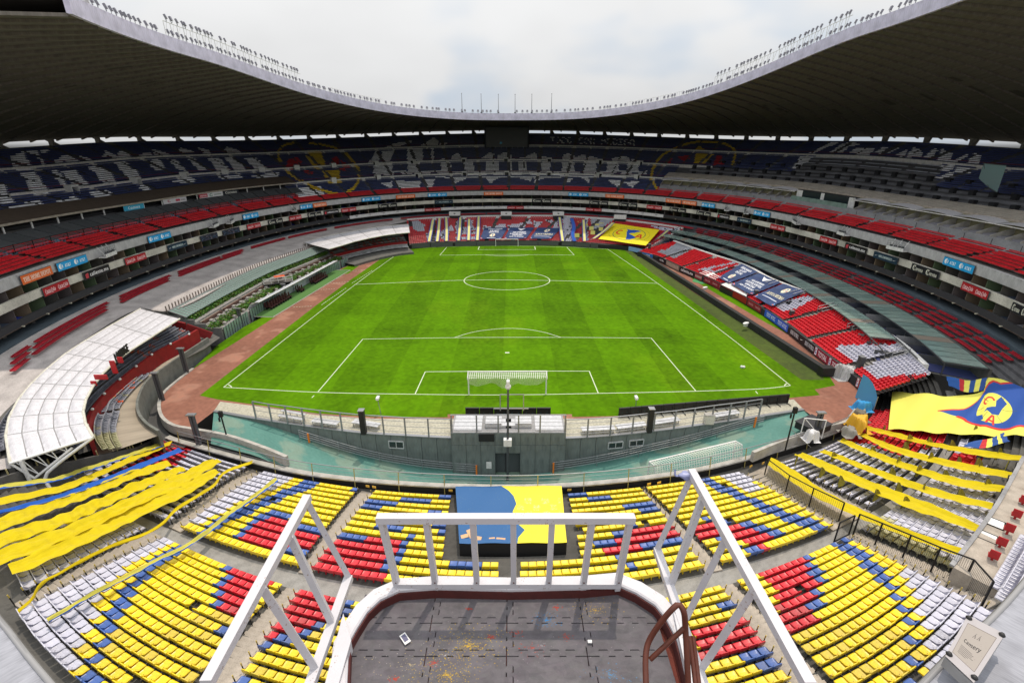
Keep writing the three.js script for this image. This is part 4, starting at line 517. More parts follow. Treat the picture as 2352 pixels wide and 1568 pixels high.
// ---- upper tier
const SECT = [[.012, .060, 4], [.072, .235, 9], [.262, .462, 10], [.492, .732, 12], [.762, .982, 11]];
const PT = 1.78;
{
  const prof = ph => { const q = [[0, 11.35]]; let first = true; for (const [a, b, n] of SECT) { for (let i = 0; i < n; i++) { const u = lerp(a, b, i / (n - 1)), du = .46, h = rake(ph, u); q.push([44 * u - du, h], [44 * u + .45, h]); } } q.push([45, hTop(ph) - .6]); return q; };
  const S = []; const N = 110; for (let i = 0; i <= N; i++) { const ph = lerp(-PT, PT, i / N); S.push(prof(ph).map(([k, h]) => RP(ph, k, h))); }
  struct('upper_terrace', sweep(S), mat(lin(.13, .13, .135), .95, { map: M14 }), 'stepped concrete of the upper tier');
  // lower part of the tier where it runs out of the frame
  for (const [a, b] of [[-PH, -PT], [PT, PH]]) { const T = []; for (let i = 0; i <= 20; i++) { const ph = lerp(a, b, i / 20); T.push(prof(ph).filter(q => q[0] < 16).map(([k, h]) => RP(ph, k, h))); } struct('upper_terrace', sweep(T), MT.concDark); }
  for (const [u, lab, a, b] of [[.248, 'lowest', phL, phR], [.477, 'middle', -1.6, phR + .12], [.747, 'upper', -1.6, 1.6]]) { const t = thing('walkway_wall', `long pale walkway wall of the upper tier, the ${lab} of three`, 'wall'); mesh('wall', ringSweep(ph => [[44 * u - .15, rake(ph, u) - .6], [44 * u + .1, rake(ph, u) - .6], [44 * u + .1, rake(ph, u) + .8], [44 * u - .15, rake(ph, u) + .8]], a, b, 110), mat(lin(.84, .82, .78), .85, { map: rep(tStain, 7, 3) }), t); mesh('hand_rail', ringSweep(ph => [[44 * u - .1, rake(ph, u) + 1.3], [44 * u, rake(ph, u) + 1.3], [44 * u, rake(ph, u) + 1.38], [44 * u - .1, rake(ph, u) + 1.38]], a, b, 110), MT.redDark, t); }
  { const t = thing('parapet_wall', 'olive grey parapet closing the top of the upper tier below the roof gap', 'wall'); mesh('wall', ringSweep(ph => [[44.2, hTop(ph) - 1.2], [44.6, hTop(ph) - 1.2], [44.6, hTop(ph)], [44.2, hTop(ph)]], -1.7, 1.7, 110), mat(lin(.22, .22, .17), .9, { map: M14 }), t); }
}
const P2 = (o, l) => l.map(q => q.map(([x, y]) => [o[0] + x * .2502, o[1] + y * .2502]));
const FAR = { white: [], yellow: [], red: [], navy: [] };
const O1 = [0, 0], O2 = [588, 0], O3 = [1176, 0], O4 = [1764, 0], O5 = [0, 392.3], O6 = [588, 392.3], O7 = [1176, 392.3], O8 = [1764, 392.3];
FAR.white.push(...P2(O1, [[[90, 1440], [220, 1390], [300, 1560], [150, 1568]], [[235, 1395], [340, 1383], [420, 1525], [395, 1520], [330, 1410], [280, 1418]], [[365, 1372], [455, 1376], [440, 1398], [390, 1412]], [[465, 1505], [560, 1440], [620, 1408], [680, 1440], [725, 1490], [600, 1484]], [[708, 1428], [780, 1443], [862, 1470], [780, 1480]], [[940, 1444], [970, 1385], [1000, 1392], [1080, 1430], [1110, 1376], [1160, 1398], [1215, 1455], [1100, 1464], [1010, 1445]], [[1228, 1455], [1270, 1430], [1370, 1392], [1398, 1428], [1300, 1450]], [[1378, 1366], [1470, 1388], [1605, 1428], [1540, 1438], [1420, 1424]], [[1630, 1395], [1660, 1358], [1780, 1388], [1795, 1398], [1650, 1404]], [[1818, 1356], [1930, 1383], [1955, 1425], [1860, 1408]], [[2038, 1388], [2085, 1350], [2200, 1383], [2225, 1415], [2100, 1404]],
  [[1050, 1493], [1160, 1488], [1232, 1570], [1112, 1570]], [[795, 1523], [912, 1516], [962, 1570], [850, 1570]], [[1338, 1478], [1460, 1462], [1532, 1570], [1438, 1570]], [[1550, 1468], [1612, 1463], [1712, 1570], [1648, 1570]], [[1728, 1463], [1792, 1458], [1902, 1570], [1828, 1570]], [[1908, 1453], [2012, 1448], [2122, 1570], [1998, 1570]], [[2068, 1453], [2162, 1448], [2272, 1570], [2158, 1570]], [[2238, 1448], [2350, 1443], [2480, 1570], [2362, 1570]]]));
FAR.white.push([[-10, 412], [10, 425], [32, 467], [6, 470], [-10, 450]], [[46, 397], [81, 394], [118, 443], [78, 448]], [[120, 393], [134, 391], [153, 426], [140, 428]], [[140, 392], [173, 390], [211, 431], [175, 435]], [[216, 391], [249, 389], [268, 420], [238, 423]], [[279, 390], [311, 389], [329, 415], [300, 415]], [[205, 390], [245, 390], [250, 396], [215, 396]]);
FAR.white.push([[14, 476], [94, 459], [110, 487], [42, 498]], [[108, 471], [172, 450], [192, 469], [115, 484]], [[198, 446], [242, 434], [259, 447], [225, 454]], [[318, 429], [340, 420], [347, 438], [330, 440]], [[390, 416], [440, 405], [450, 416], [420, 422]], [[500, 407], [550, 400], [560, 408], [520, 414]], [[570, 404], [640, 396], [640, 408], [600, 410]]);
FAR.white.push(...P2(O2, [[[1180, 1358], [1260, 1318], [1440, 1286], [1420, 1308], [1310, 1348], [1200, 1360]], [[1498, 1342], [1635, 1258], [1675, 1300], [1668, 1338]], [[1690, 1303], [1775, 1320], [1690, 1337]], [[1025, 1512], [1100, 1388], [1142, 1388], [1122, 1508]], [[1155, 1385], [1272, 1378], [1212, 1504], [1165, 1504]], [[1388, 1372], [1532, 1363], [1532, 1490], [1388, 1490]], [[1608, 1358], [1632, 1358], [1632, 1490], [1608, 1490]], [[1780, 1468], [1800, 1438], [1840, 1406], [1872, 1412], [1884, 1465]], [[1690, 1465], [1760, 1440], [1765, 1480], [1690, 1480]], [[2068, 1455], [2150, 1400], [2194, 1416], [2194, 1468]], [[2216, 1432], [2280, 1400], [2350, 1420], [2350, 1468], [2216, 1465]]]));
FAR.white.push(...P2(O3, [[[0, 1450], [30, 1450], [30, 1465], [0, 1465]], [[58, 1455], [218, 1402], [228, 1465]], [[252, 1422], [345, 1450], [335, 1470], [252, 1468]], [[468, 1422], [510, 1406], [592, 1440], [660, 1416], [684, 1440], [674, 1476], [468, 1470]], [[702, 1426], [825, 1465], [812, 1490], [702, 1480]], [[915, 1480], [920, 1452], [1030, 1430], [1084, 1458], [1084, 1495]], [[1100, 1462], [1155, 1468], [1155, 1500], [1104, 1496]]]));
FAR.white.push([[858, 372], [1486, 372], [1486, 402], [858, 402]]);
for (const [a, b] of [[901, 936], [963, 1013], [1036, 1066], [1088, 1116], [1146, 1168], [1176, 1190], [1210, 1244], [1264, 1291], [1319, 1341], [1370, 1394], [1421, 1441], [1466, 1500]]) FAR.navy.push([[a, 370], [b, 370], [b, 393], [a, 393]]);
for (let i = 0; i < 14; i++) FAR.navy.push([[905 + i * 42, 396], [922 + i * 42, 396], [922 + i * 42, 401], [905 + i * 42, 401]]);
FAR.white.push([[871, 420], [901, 417], [901, 433], [883, 426]], [[905, 416], [968, 415], [963, 433], [921, 433]], [[973, 413], [998, 412], [993, 434], [986, 434], [973, 425]], [[1041, 410], [1073, 409], [1046, 422]], [[1113, 408], [1146, 407], [1127, 421]], [[1181, 406], [1221, 406], [1219, 417]], [[1226, 406], [1256, 406], [1228, 420]], [[1294, 408], [1316, 409], [1305, 422]], [[1336, 408], [1356, 410], [1354, 421]], [[1394, 412], [1426, 416], [1422, 433]], [[1431, 417], [1471, 417], [1451, 431]], [[1000, 406], [1470, 404], [1470, 407], [1000, 409]]);
FAR.white.push([[663, 436], [735, 428], [755, 470], [690, 478], [672, 450]], [[1500, 437], [1535, 440], [1533, 446], [1496, 443]]);
FAR.yellow.push([[697, 345], [737, 346], [747, 380], [735, 391], [720, 386], [705, 362]], [[740, 392], [782, 391], [780, 409], [748, 409]], [[751, 411], [787, 411], [784, 422], [753, 422]], [[722, 352], [738, 352], [748, 378], [738, 378]]);
FAR.red.push([[658, 380], [662, 365], [682, 361], [694, 372], [686, 380], [676, 374], [674, 384], [670, 392], [660, 388]], [[760, 384], [763, 363], [776, 359], [782, 382]], [[782, 368], [802, 380], [808, 387], [790, 386]], [[695, 393], [724, 393], [713, 403]], [[780, 388], [800, 388], [790, 394]]);
const ringsY = [[[685, 329], [673, 329], [653, 333], [640, 345], [640, 362], [648, 378], [658, 392], [672, 403], [690, 415], [718, 430], [743, 438], [763, 444], [785, 447], [808, 436], [820, 423], [826, 406], [823, 386], [813, 372], [798, 355], [783, 345], [768, 339], [738, 332], [712, 329]],
  [[1611, 325], [1588, 328], [1563, 335], [1543, 344], [1531, 350], [1518, 360], [1508, 373], [1500, 386], [1498, 398], [1494, 410], [1501, 420], [1507, 432]], [[1611, 325], [1656, 327], [1676, 335], [1684, 343], [1689, 350], [1687, 363], [1682, 378]]];
FAR.yellow.push([[1593, 347], [1606, 335], [1626, 349]], [[1598, 354], [1641, 353], [1620, 376], [1593, 376]]);
FAR.red.push([[1553, 361], [1579, 357], [1585, 363], [1574, 372]], [[1517, 380], [1536, 362], [1547, 357], [1537, 380]], [[1636, 380], [1646, 359], [1657, 357], [1662, 378]]);
FAR.white.push(...P2(O4, [[[355, 1414], [590, 1306], [645, 1312], [402, 1414]], [[556, 1404], [680, 1322], [762, 1328], [742, 1346], [690, 1404]], [[708, 1312], [864, 1318], [770, 1348]], [[736, 1404], [830, 1352], [984, 1363], [932, 1422], [840, 1424]], [[975, 1398], [1070, 1345], [1094, 1358], [1032, 1414]], [[1064, 1384], [1160, 1350], [1204, 1368], [1102, 1414]], [[1145, 1430], [1290, 1362], [1254, 1444]], [[1266, 1444], [1340, 1350], [1424, 1398], [1394, 1450]], [[1424, 1444], [1530, 1360], [1554, 1388], [1502, 1464]], [[1554, 1476], [1600, 1370], [1694, 1408], [1664, 1480]], [[1674, 1480], [1844, 1410], [1774, 1486]], [[1834, 1496], [1890, 1400], [1964, 1428], [1934, 1506]], [[225, 1545], [298, 1436], [414, 1436], [324, 1545]], [[1600, 1515], [1720, 1515], [1690, 1570], [1560, 1570]], [[1740, 1530], [1880, 1540], [1850, 1600], [1710, 1590]]]), [[2150, 408], [2190, 394], [2182, 412]]);
const FONT = { T: '11111001000010000100001000010000100', O: '01110100011000110001100011000101110', D: '11110100011000110001100011000111110', C: '01111100001000010000100001000001111', N: '10001110011010110011100011000110001', M: '10001110111010110001100011000110001', E: '11111100001000011110100001000011111', I: '11111001000010000100001000010011111', A: '01110100011000111111100011000110001', ' ': '0'.repeat(35) };
const todo = (x, y) => { const u = (x - 1264) / (1460 - 1264), y0 = 314.5 + 6.5 * u, v = (y - y0) / 13.5; if (u < 0 || u >= 1 || v < 0 || v >= 1) return false; const s = 'TODO CON MEDIDA', c = u * s.length, ch = s[Math.floor(c)], cx = Math.floor((c % 1) * 6.6), cy = Math.floor(v * 7); return cx < 5 && FONT[ch][cy * 5 + cx] === '1'; };
function farColour(x, y, sec) {
  for (const r of ringsY) if (nearLine(x, y, r) < (sec > 2 ? 2.6 : 3.2)) return 'yellow';
  for (const p of FAR.yellow) if (inPoly(x, y, p)) return 'yellow'; for (const p of FAR.red) if (inPoly(x, y, p)) return 'red';
  for (const p of FAR.navy) if (inPoly(x, y, p)) return 'navy'; for (const p of FAR.white) if (inPoly(x, y, p)) return 'pale'; if (todo(x, y)) return 'pale'; return 'navy';
}
const farSeat = merge([box(.53, .05, .40, 0, .44, -.02), box(.53, .17, .07, 0, .53, .2)]); // faces -z
const ringTurn = ph => { const a = RP(ph, 0, 0), b = RP(ph + 1e-3, 0, 0), dx = b.x - a.x, dz = b.z - a.z; return Math.atan2(-dz, dx); }; // local +x along the ring
{
  const list = []; const aisle = 10.9;
  SECT.forEach(([a, b, n], si) => { for (let i = 0; i < n; i++) {
    const u = lerp(a, b, i / (n - 1)), k = 44 * u, step = .57; let ph = -2.28;
    while (ph < 2.28) { if (Math.abs(ph) > 1.75 && si > 1) { ph += .02; continue; }
      const p = RP(ph, k, rake(ph, u)); const q = RP(ph + .001, k, 0), m = Math.hypot(q.x - p.x, q.z - p.z) / .001; ph += step / m; const s = seen(p.clone().setY(p.y + .45));
      if (s[0] < -30 || s[0] > 2382) continue;
      let ss = arcS(ph) / aisle; if (Math.abs(ss - Math.round(ss)) < .05) continue; if (si > 1 && Math.abs((ss + .5) - Math.round(ss + .5)) < .018) continue;
      if (s[0] > 1110 && s[0] < 1217 && si === 4) continue;
      let c;
      if (si === 0) c = 'red'; else if (si === 1) { if (ph < -1.99) c = 'navy'; else if (ph < phL) { if (i > 2) continue; c = 'red'; } else if (ph > phR) { if (i > 2) continue; c = 'red'; } else c = farColour(s[0], s[1], si); if (ph < -1.99) c = 'navy'; }
      else if (ph > phR + .02 && si === 2) continue; else if (ph > phG && si === 3) { if (i < 6) { if (s[0] < 2150) continue; } else { if (i % 2 || s[0] > 2160) { if (s[0] < 2160) continue; } else { list.push({ p, turn: -ringTurn(0) * 0 + Math.PI - 0 + ringTurn(ph) * 1 - Math.PI, c: vary(seatCol.grey, .1) }); continue; } } c = farColour(s[0], s[1], si); }
      else if (si === 2 && ph < phL && i < 2) continue; else c = farColour(s[0], s[1], si);
      list.push({ p, turn: ringTurn(ph), c: vary(c === 'pale' ? lin(.86, .87, .90) : c === 'navy' ? lin(.040, .058, .165) : c === 'yellow' ? lin(.72, .50, .02) : c === 'red' ? lin(.52, .012, .022) : seatCol[c], .14) });
    } } });
  instances('upper_tier_seats', farSeat, mat(0xffffff, .5), list.map(q => ({ ...q, turn: q.turn + Math.PI })), 'navy, white, yellow and red seats forming letters and two round crests on the upper tier', 'seats');
  console.log('far seats', list.length);
}
// portals of the stairs in the upper tier
{ let pr = null, i = 0; for (const [x, u] of [[156, .477], [306, .477], [420, .477], [515, .477], [600, .477], [680, .477], [764, .477], [862, .477], [948, .477], [1066, .477], [1162, .477], [1261, .477], [1377, .477], [1470, .477], [765, .25], [867, .25], [960, .25], [1068, .25], [1164, .25], [1260, .25], [1377, .25], [1464, .25]]) {
  const k = 44 * u - .6, ph = phAt(x, k, rake(0, u)), h = rake(ph, u); if (u < .3 && (ph < phL || ph > phR)) continue; let g;
  if (!pr) { g = pr = new THREE.Group(); g.name = numbered('stair_portal'); for (const sx of [-1, 1]) mesh('side_wall', box(.18, 1.9, 2, sx, .85, 0), MT.white, g); mesh('lintel', box(2.3, .55, 2, 0, 1.9, 0), MT.white, g); mesh('opening', box(1.8, 1.6, .1, 0, .8, .5), MT.black, g); mesh('handrail', [box(2.3, .05, .05, 0, 2.5, -.9), box(.05, .35, .05, -1.1, 2.32, -.9), box(.05, .35, .05, 1.1, 2.32, -.9)], MT.steelDark, g); scene.add(g); } else { g = pr.clone(); g.name = numbered('stair_portal'); scene.add(g); }
  g.position.copy(RP(ph, k, h - .2)); g.rotation.y = ringTurn(ph) + Math.PI; g.scale.setScalar(.72); i++; tag(g, `pale stair portal with dark opening in the ${u < .3 ? 'lowest' : 'middle'} walkway wall, ${ordinal[(u < .3 ? i - 15 : i - 1)] || 'last'} from the left`, 'stair portal', 'stair portals of the upper tier'); } }
// ---- roof with its bright rim
{
  const a = -2.16, b = 2.16, n = 130, R = thing('stadium_roof', 'huge dark concrete ring roof overhanging the stands, open in the middle', 'roof');
  const hO = ph => hTop(ph) + 1.02, hb = ph => hRimTop(ph) - 1.7, S = [];
  const und = (ph, t) => [lerp(kRim(ph), 47.5, t), lerp(hb(ph), hO(ph), t) + 2.2 * Math.sin(Math.PI * t) * (1 - .5 * t)];
  for (let i = 0; i <= n; i++) { const ph = lerp(a, b, i / n); S.push([0, .12, .25, .4, .55, .7, .85, 1].map(t => RP(ph, ...und(ph, t)))); }
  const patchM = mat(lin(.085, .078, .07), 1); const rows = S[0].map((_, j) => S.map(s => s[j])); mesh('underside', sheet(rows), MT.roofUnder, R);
  mesh('top_shell', sheet([0, .5, 1].map(t => S.map((_, i) => { const ph = lerp(a, b, i / n); return RP(ph, lerp(kRim(ph), 47.7, t), lerp(hRimTop(ph) - .02, hO(ph) + 1.2, t) + 2.2 * Math.sin(Math.PI * t)); }))), MT.roofUnder, R);  // top shell takes the shade-darkened colour of the underside
  mesh('outer_edge', ringSweep(ph => [[47.45, hO(ph)], [47.8, hO(ph)], [47.8, hO(ph) + 1.25], [47.45, hO(ph) + 1.25]], a, b, n), MT.concDark, R);
  mesh('rim', ringSweep(ph => [[kRim(ph) - .35, hb(ph) - .06], [kRim(ph) + .1, hb(ph) - .06], [kRim(ph) + .1, hRimTop(ph)], [kRim(ph) - .35, hRimTop(ph)]], a, b, 190), MT.roofEdge, R);
  for (let i = 0; i < 26; i++) { const ph = (rnd() < .5 ? -1 : 1) * rr(.85, 1.7), t = rr(.12, .6), w = rr(.008, .02), dt = rr(.03, .08); const p = [[ph, t], [ph + w, t], [ph + w, t + dt], [ph, t + dt]].map(([f, q]) => { const u = und(f, q); return RP(f, u[0], u[1] - .07); }); mesh('patch_panel', sheet([[p[0], p[1]], [p[3], p[2]]]), patchM, R); }
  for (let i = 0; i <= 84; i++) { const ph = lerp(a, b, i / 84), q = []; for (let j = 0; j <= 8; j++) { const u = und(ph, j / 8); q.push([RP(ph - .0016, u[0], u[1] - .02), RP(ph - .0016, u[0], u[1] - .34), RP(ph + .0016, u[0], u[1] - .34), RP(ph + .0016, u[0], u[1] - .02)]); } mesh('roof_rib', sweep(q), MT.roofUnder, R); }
  // pillars in the gap
  const s0 = arcS(-1.66), s1 = arcS(1.66), N = Math.round((s1 - s0) / 8.3); let prev = -1.66;
  for (let i = 0; i <= N; i++) { let lo = -1.7, hi = 1.7, tgt = lerp(s0, s1, i / N); for (let k = 0; k < 40; k++) { const m = (lo + hi) / 2; arcS(m) < tgt ? lo = m : hi = m; } const ph = lo, p = RP(ph, 45.5, hTop(ph)), q = RP(ph, 46.8, hTop(ph)); mesh('pillar', [beam(V(p.x, p.y - 1, p.z), V(p.x, p.y + 1.3, p.z), .9, .7), beam(RP(ph + .008, 44.6, hTop(ph) - .2), RP(ph, 46.9, hTop(ph) + 1.2), .8, .4)], MT.conc, R); }
  // floodlights along the rim, in one or two tiers
  let pr = null, c = { left: 0, right: 0, far: 0 };
  const lamp = (ph, up, side) => { let g; if (!pr) { g = pr = new THREE.Group(); g.name = numbered('floodlight'); mesh('housing', new RoundedBoxGeometry(.52, .62, .32, 2, .05).rotateX(.35).translate(0, .72, 0), mat(lin(.22, .215, .26), .5), g); mesh('lens', box(.42, .5, .03, 0, 0, 0).rotateX(.35).translate(0, .66, -.17), mat(lin(.35, .36, .38), .2), g); mesh('bracket', [box(.05, .5, .05, -.33, .5, 0), box(.05, .5, .05, .33, .5, 0), box(.7, .05, .05, 0, .25, 0), box(.08, .3, .08, 0, .12, 0)], MT.steel, g); scene.add(g); } else { g = pr.clone(); g.name = numbered('floodlight'); scene.add(g); }
    const p = RP(ph, kRim(ph) - .1, hRimTop(ph) + up); g.scale.setScalar(.85); g.position.copy(p); g.rotation.y = ringTurn(ph) + Math.PI + rr(-.25, .25) + (side === 'left' ? .3 : side === 'right' ? -.3 : 0); const ck = side + (up ? 'u' : ''), i = (c[ck] = (c[ck] || 0) + 1) - 1; tag(g, `grey floodlight ${up ? 'raised above' : 'standing on'} the ${side} roof rim, ${ordinal[i]} from the ${side === 'right' ? 'right' : 'left'}`, 'floodlight', `floodlights on the ${side} roof rim${up ? ', raised row' : ''}`); };
  const onRim = (x, h = 37) => ringAt(x, -14.2, h);
  const hAt = x => { let ph = 0; for (let i = 0; i < 9; i++) ph = ringAt(x, kRim(ph) - .2, hRimTop(ph)); return ph; };
  for (const x of [215, 228, 247, 259, 270, 283, 291, 302, 313, 324, 339, 352, 361, 389, 399, 411, 422, 431, 443, 453, 463, 474, 485, 490, 503, 510, 520, 530, 541, 551, 560, 566, 574, 581, 590, 605, 612, 617, 626, 634, 642, 651, 658, 666, 674, 681, 690, 697, 708, 711, 720, 724, 732, 735, 744, 747, 757, 760, 771, 777, 784, 792, 800, 807, 815, 828, 838, 844, 853, 864, 871]) lamp(hAt(x), 0, 'left');
  for (const x of [391, 403, 416, 429, 434, 449, 461, 468, 479, 486, 494, 514, 524, 541, 546, 561, 567, 574, 582, 593, 606, 615, 623, 631, 637, 643, 655, 664, 674, 681, 687]) lamp(hAt(x), 1.75, 'left');
  for (const x of [887, 900, 906, 923, 934, 941, 951, 969, 981, 994, 1003, 1008, 1024, 1033, 1043, 1061, 1068, 1086, 1098, 1109, 1118, 1127, 1144, 1187, 1200, 1211, 1222, 1233, 1245, 1256, 1267, 1278, 1297, 1310, 1321, 1328, 1339, 1349, 1361, 1378, 1388, 1395, 1401, 1414, 1426, 1436]) lamp(hAt(x), 0, 'far');
  for (const x of [2101, 2088, 2077, 2063, 2043, 2022, 2011, 1998, 1989, 1977, 1963, 1949, 1942, 1929, 1916, 1905, 1883, 1875, 1862, 1852, 1845, 1834, 1821, 1815, 1807, 1800, 1791, 1764, 1755, 1745, 1736, 1732, 1724, 1716, 1706, 1702, 1692, 1687, 1675, 1670, 1656, 1648, 1635, 1629, 1622, 1614, 1604, 1597, 1591, 1586, 1581, 1576, 1569, 1549, 1543, 1534, 1525, 1509, 1495, 1487, 1474, 1467, 1460, 1453]) lamp(hAt(x), 0, 'right');
  for (const x of [1944, 1936, 1924, 1911, 1899, 1879, 1869, 1859, 1850, 1843, 1831, 1818, 1811, 1804, 1796, 1785, 1764, 1752, 1742, 1733, 1729, 1720, 1713, 1704, 1698, 1688, 1671, 1661, 1653, 1645]) lamp(hAt(x), 1.75, 'right');
  for (const [x0, x1, w, sd] of [[383, 693, 'left', -1], [1640, 1952, 'right', 1]]) { const f = thing('lamp_scaffold', `thin steel frame carrying the raised row of floodlights on the ${w} rim`, 'frame'); const A = hAt(x0), B = hAt(x1), g = []; for (let i = 0; i < 46; i++) { const u = lerp(A, B, i / 46), v = lerp(A, B, (i + 1) / 46), pa = RP(u, kRim(u) - .1, hRimTop(u)), pb = RP(v, kRim(v) - .1, hRimTop(v)); mesh('rail', rod(V(pa.x, pa.y + 1.75, pa.z), V(pb.x, pb.y + 1.75, pb.z), .05, 4), MT.white, f); if (i % 2 === 0) mesh('upright', [rod(pa, V(pa.x, pa.y + 1.75, pa.z), .05, 4), rod(pa, V(pb.x, pb.y + 1.75, pb.z), .035, 4)], MT.white, f); } }
  { const f = thing('rim_railing', 'thin pale railing along the roof rim behind the single row of floodlights', 'railing'); for (const [x0, x1] of [[763, 880], [1440, 1568], [195, 225]]) { const A = hAt(x0), B = hAt(x1); for (let i = 0; i < 24; i++) { const u = lerp(A, B, i / 24), v = lerp(A, B, (i + 1) / 24), pa = RP(u, kRim(u) + .4, hRimTop(u)), pb = RP(v, kRim(v) + .4, hRimTop(v)); mesh('bar', [rod(V(pa.x, pa.y + 1.1, pa.z), V(pb.x, pb.y + 1.1, pb.z), .04, 4), rod(pa, V(pa.x, pa.y + 1.1, pa.z), .04, 4)], MT.white, f); } } }
  let fp = null, fi = 0; for (const [x, y] of [[1062, 214], [1106, 217], [1145, 217], [1183, 217], [1221, 216], [1266, 213]]) { const ph = hAt(x), p = RP(ph, kRim(ph) + .2, hRimTop(ph)), top = GZ(x, y, p.z).y - p.y; let g; if (!fp) { g = fp = new THREE.Group(); g.name = numbered('flagpole'); mesh('pole', rod(V(0, 0, 0), V(0, top, 0), .11, 6, .06), MT.steel, g); mesh('base', box(.5, .3, .5, 0, .15, 0), MT.steelDark, g); mesh('finial', new THREE.SphereGeometry(.13, 8, 6).translate(0, top, 0), MT.steel, g); scene.add(g); } else { g = fp.clone(); g.name = numbered('flagpole'); scene.add(g); } g.position.copy(p); tag(g, `bare thin flagpole on the far roof rim, ${ordinal[fi++]} of six from the left`, 'flagpole', 'flagpoles on the far roof rim'); }
  // scoreboard
  const z = -196, c0 = GZ(1112, 290, z), c1 = GZ(1215, 341, z), sb = thing('scoreboard', 'large dark scoreboard hanging under the roof at the far end', 'scoreboard'); const w = c1.x - c0.x, h = c0.y - c1.y;
  mesh('cabinet', box(w, h, 3, (c0.x + c1.x) / 2, (c0.y + c1.y) / 2, z - 1.5), mat(lin(.012, .015, .03), .7), sb); mesh('screen', box(w - 1.2, h - 1, .06, (c0.x + c1.x) / 2, (c0.y + c1.y) / 2, z + .03), mat(lin(.010, .012, .03), .4), sb); mesh('sill', box(w + 3, .8, 1.2, (c0.x + c1.x) / 2, c1.y - .5, z - .4), MT.concLight, sb); for (let i = 0; i < 9; i++) mesh('railing_post', box(.08, 1, .08, c0.x + i * w / 8, c1.y + .1, z + .25), MT.steel, sb); mesh('blue_emblem', box(.9, .7, .03, (c0.x + c1.x) / 2 - w * .13, c1.y + h * .26, z + .09), mat(lin(.1, .4, .7), .5), sb);
}
// ---- advertising panels on the parapets
const fitText = (x, s, font, cx, cy, wMax, hMax, col, style = '') => { x.fillStyle = col; x.font = `${style} ${hMax}px ${font}`; const m = x.measureText(s).width || 1; x.save(); x.translate(cx, cy); x.scale(Math.min(1.6, wMax / m), 1); x.textAlign = 'center'; x.textBaseline = 'middle'; x.fillText(s, 0, 0); x.restore(); };
const globe = (x, cx, cy, r) => { x.save(); x.beginPath(); x.ellipse(cx, cy, r, r, 0, 0, 7); x.fillStyle = '#fff'; x.fill(); x.strokeStyle = '#1b9fe0'; for (let i = -2; i <= 2; i++) { x.lineWidth = r * .16; x.beginPath(); x.ellipse(cx - r * .25, cy + i * r * .38, r * .9, r * .14, -.1, -.9, 1.6); x.stroke(); } x.restore(); };
const swoosh = (x, cx, cy, w, c = '#fff') => { x.fillStyle = c; x.beginPath(); x.moveTo(cx - w / 2, cy - w * .02); x.quadraticCurveTo(cx - w * .45, cy + w * .28, cx - w * .05, cy + w * .1); x.lineTo(cx + w * .55, cy - w * .18); x.lineTo(cx - w * .1, cy + w * .03); x.quadraticCurveTo(cx - w * .4, cy + w * .12, cx - w / 2, cy - w * .02); x.fill(); };
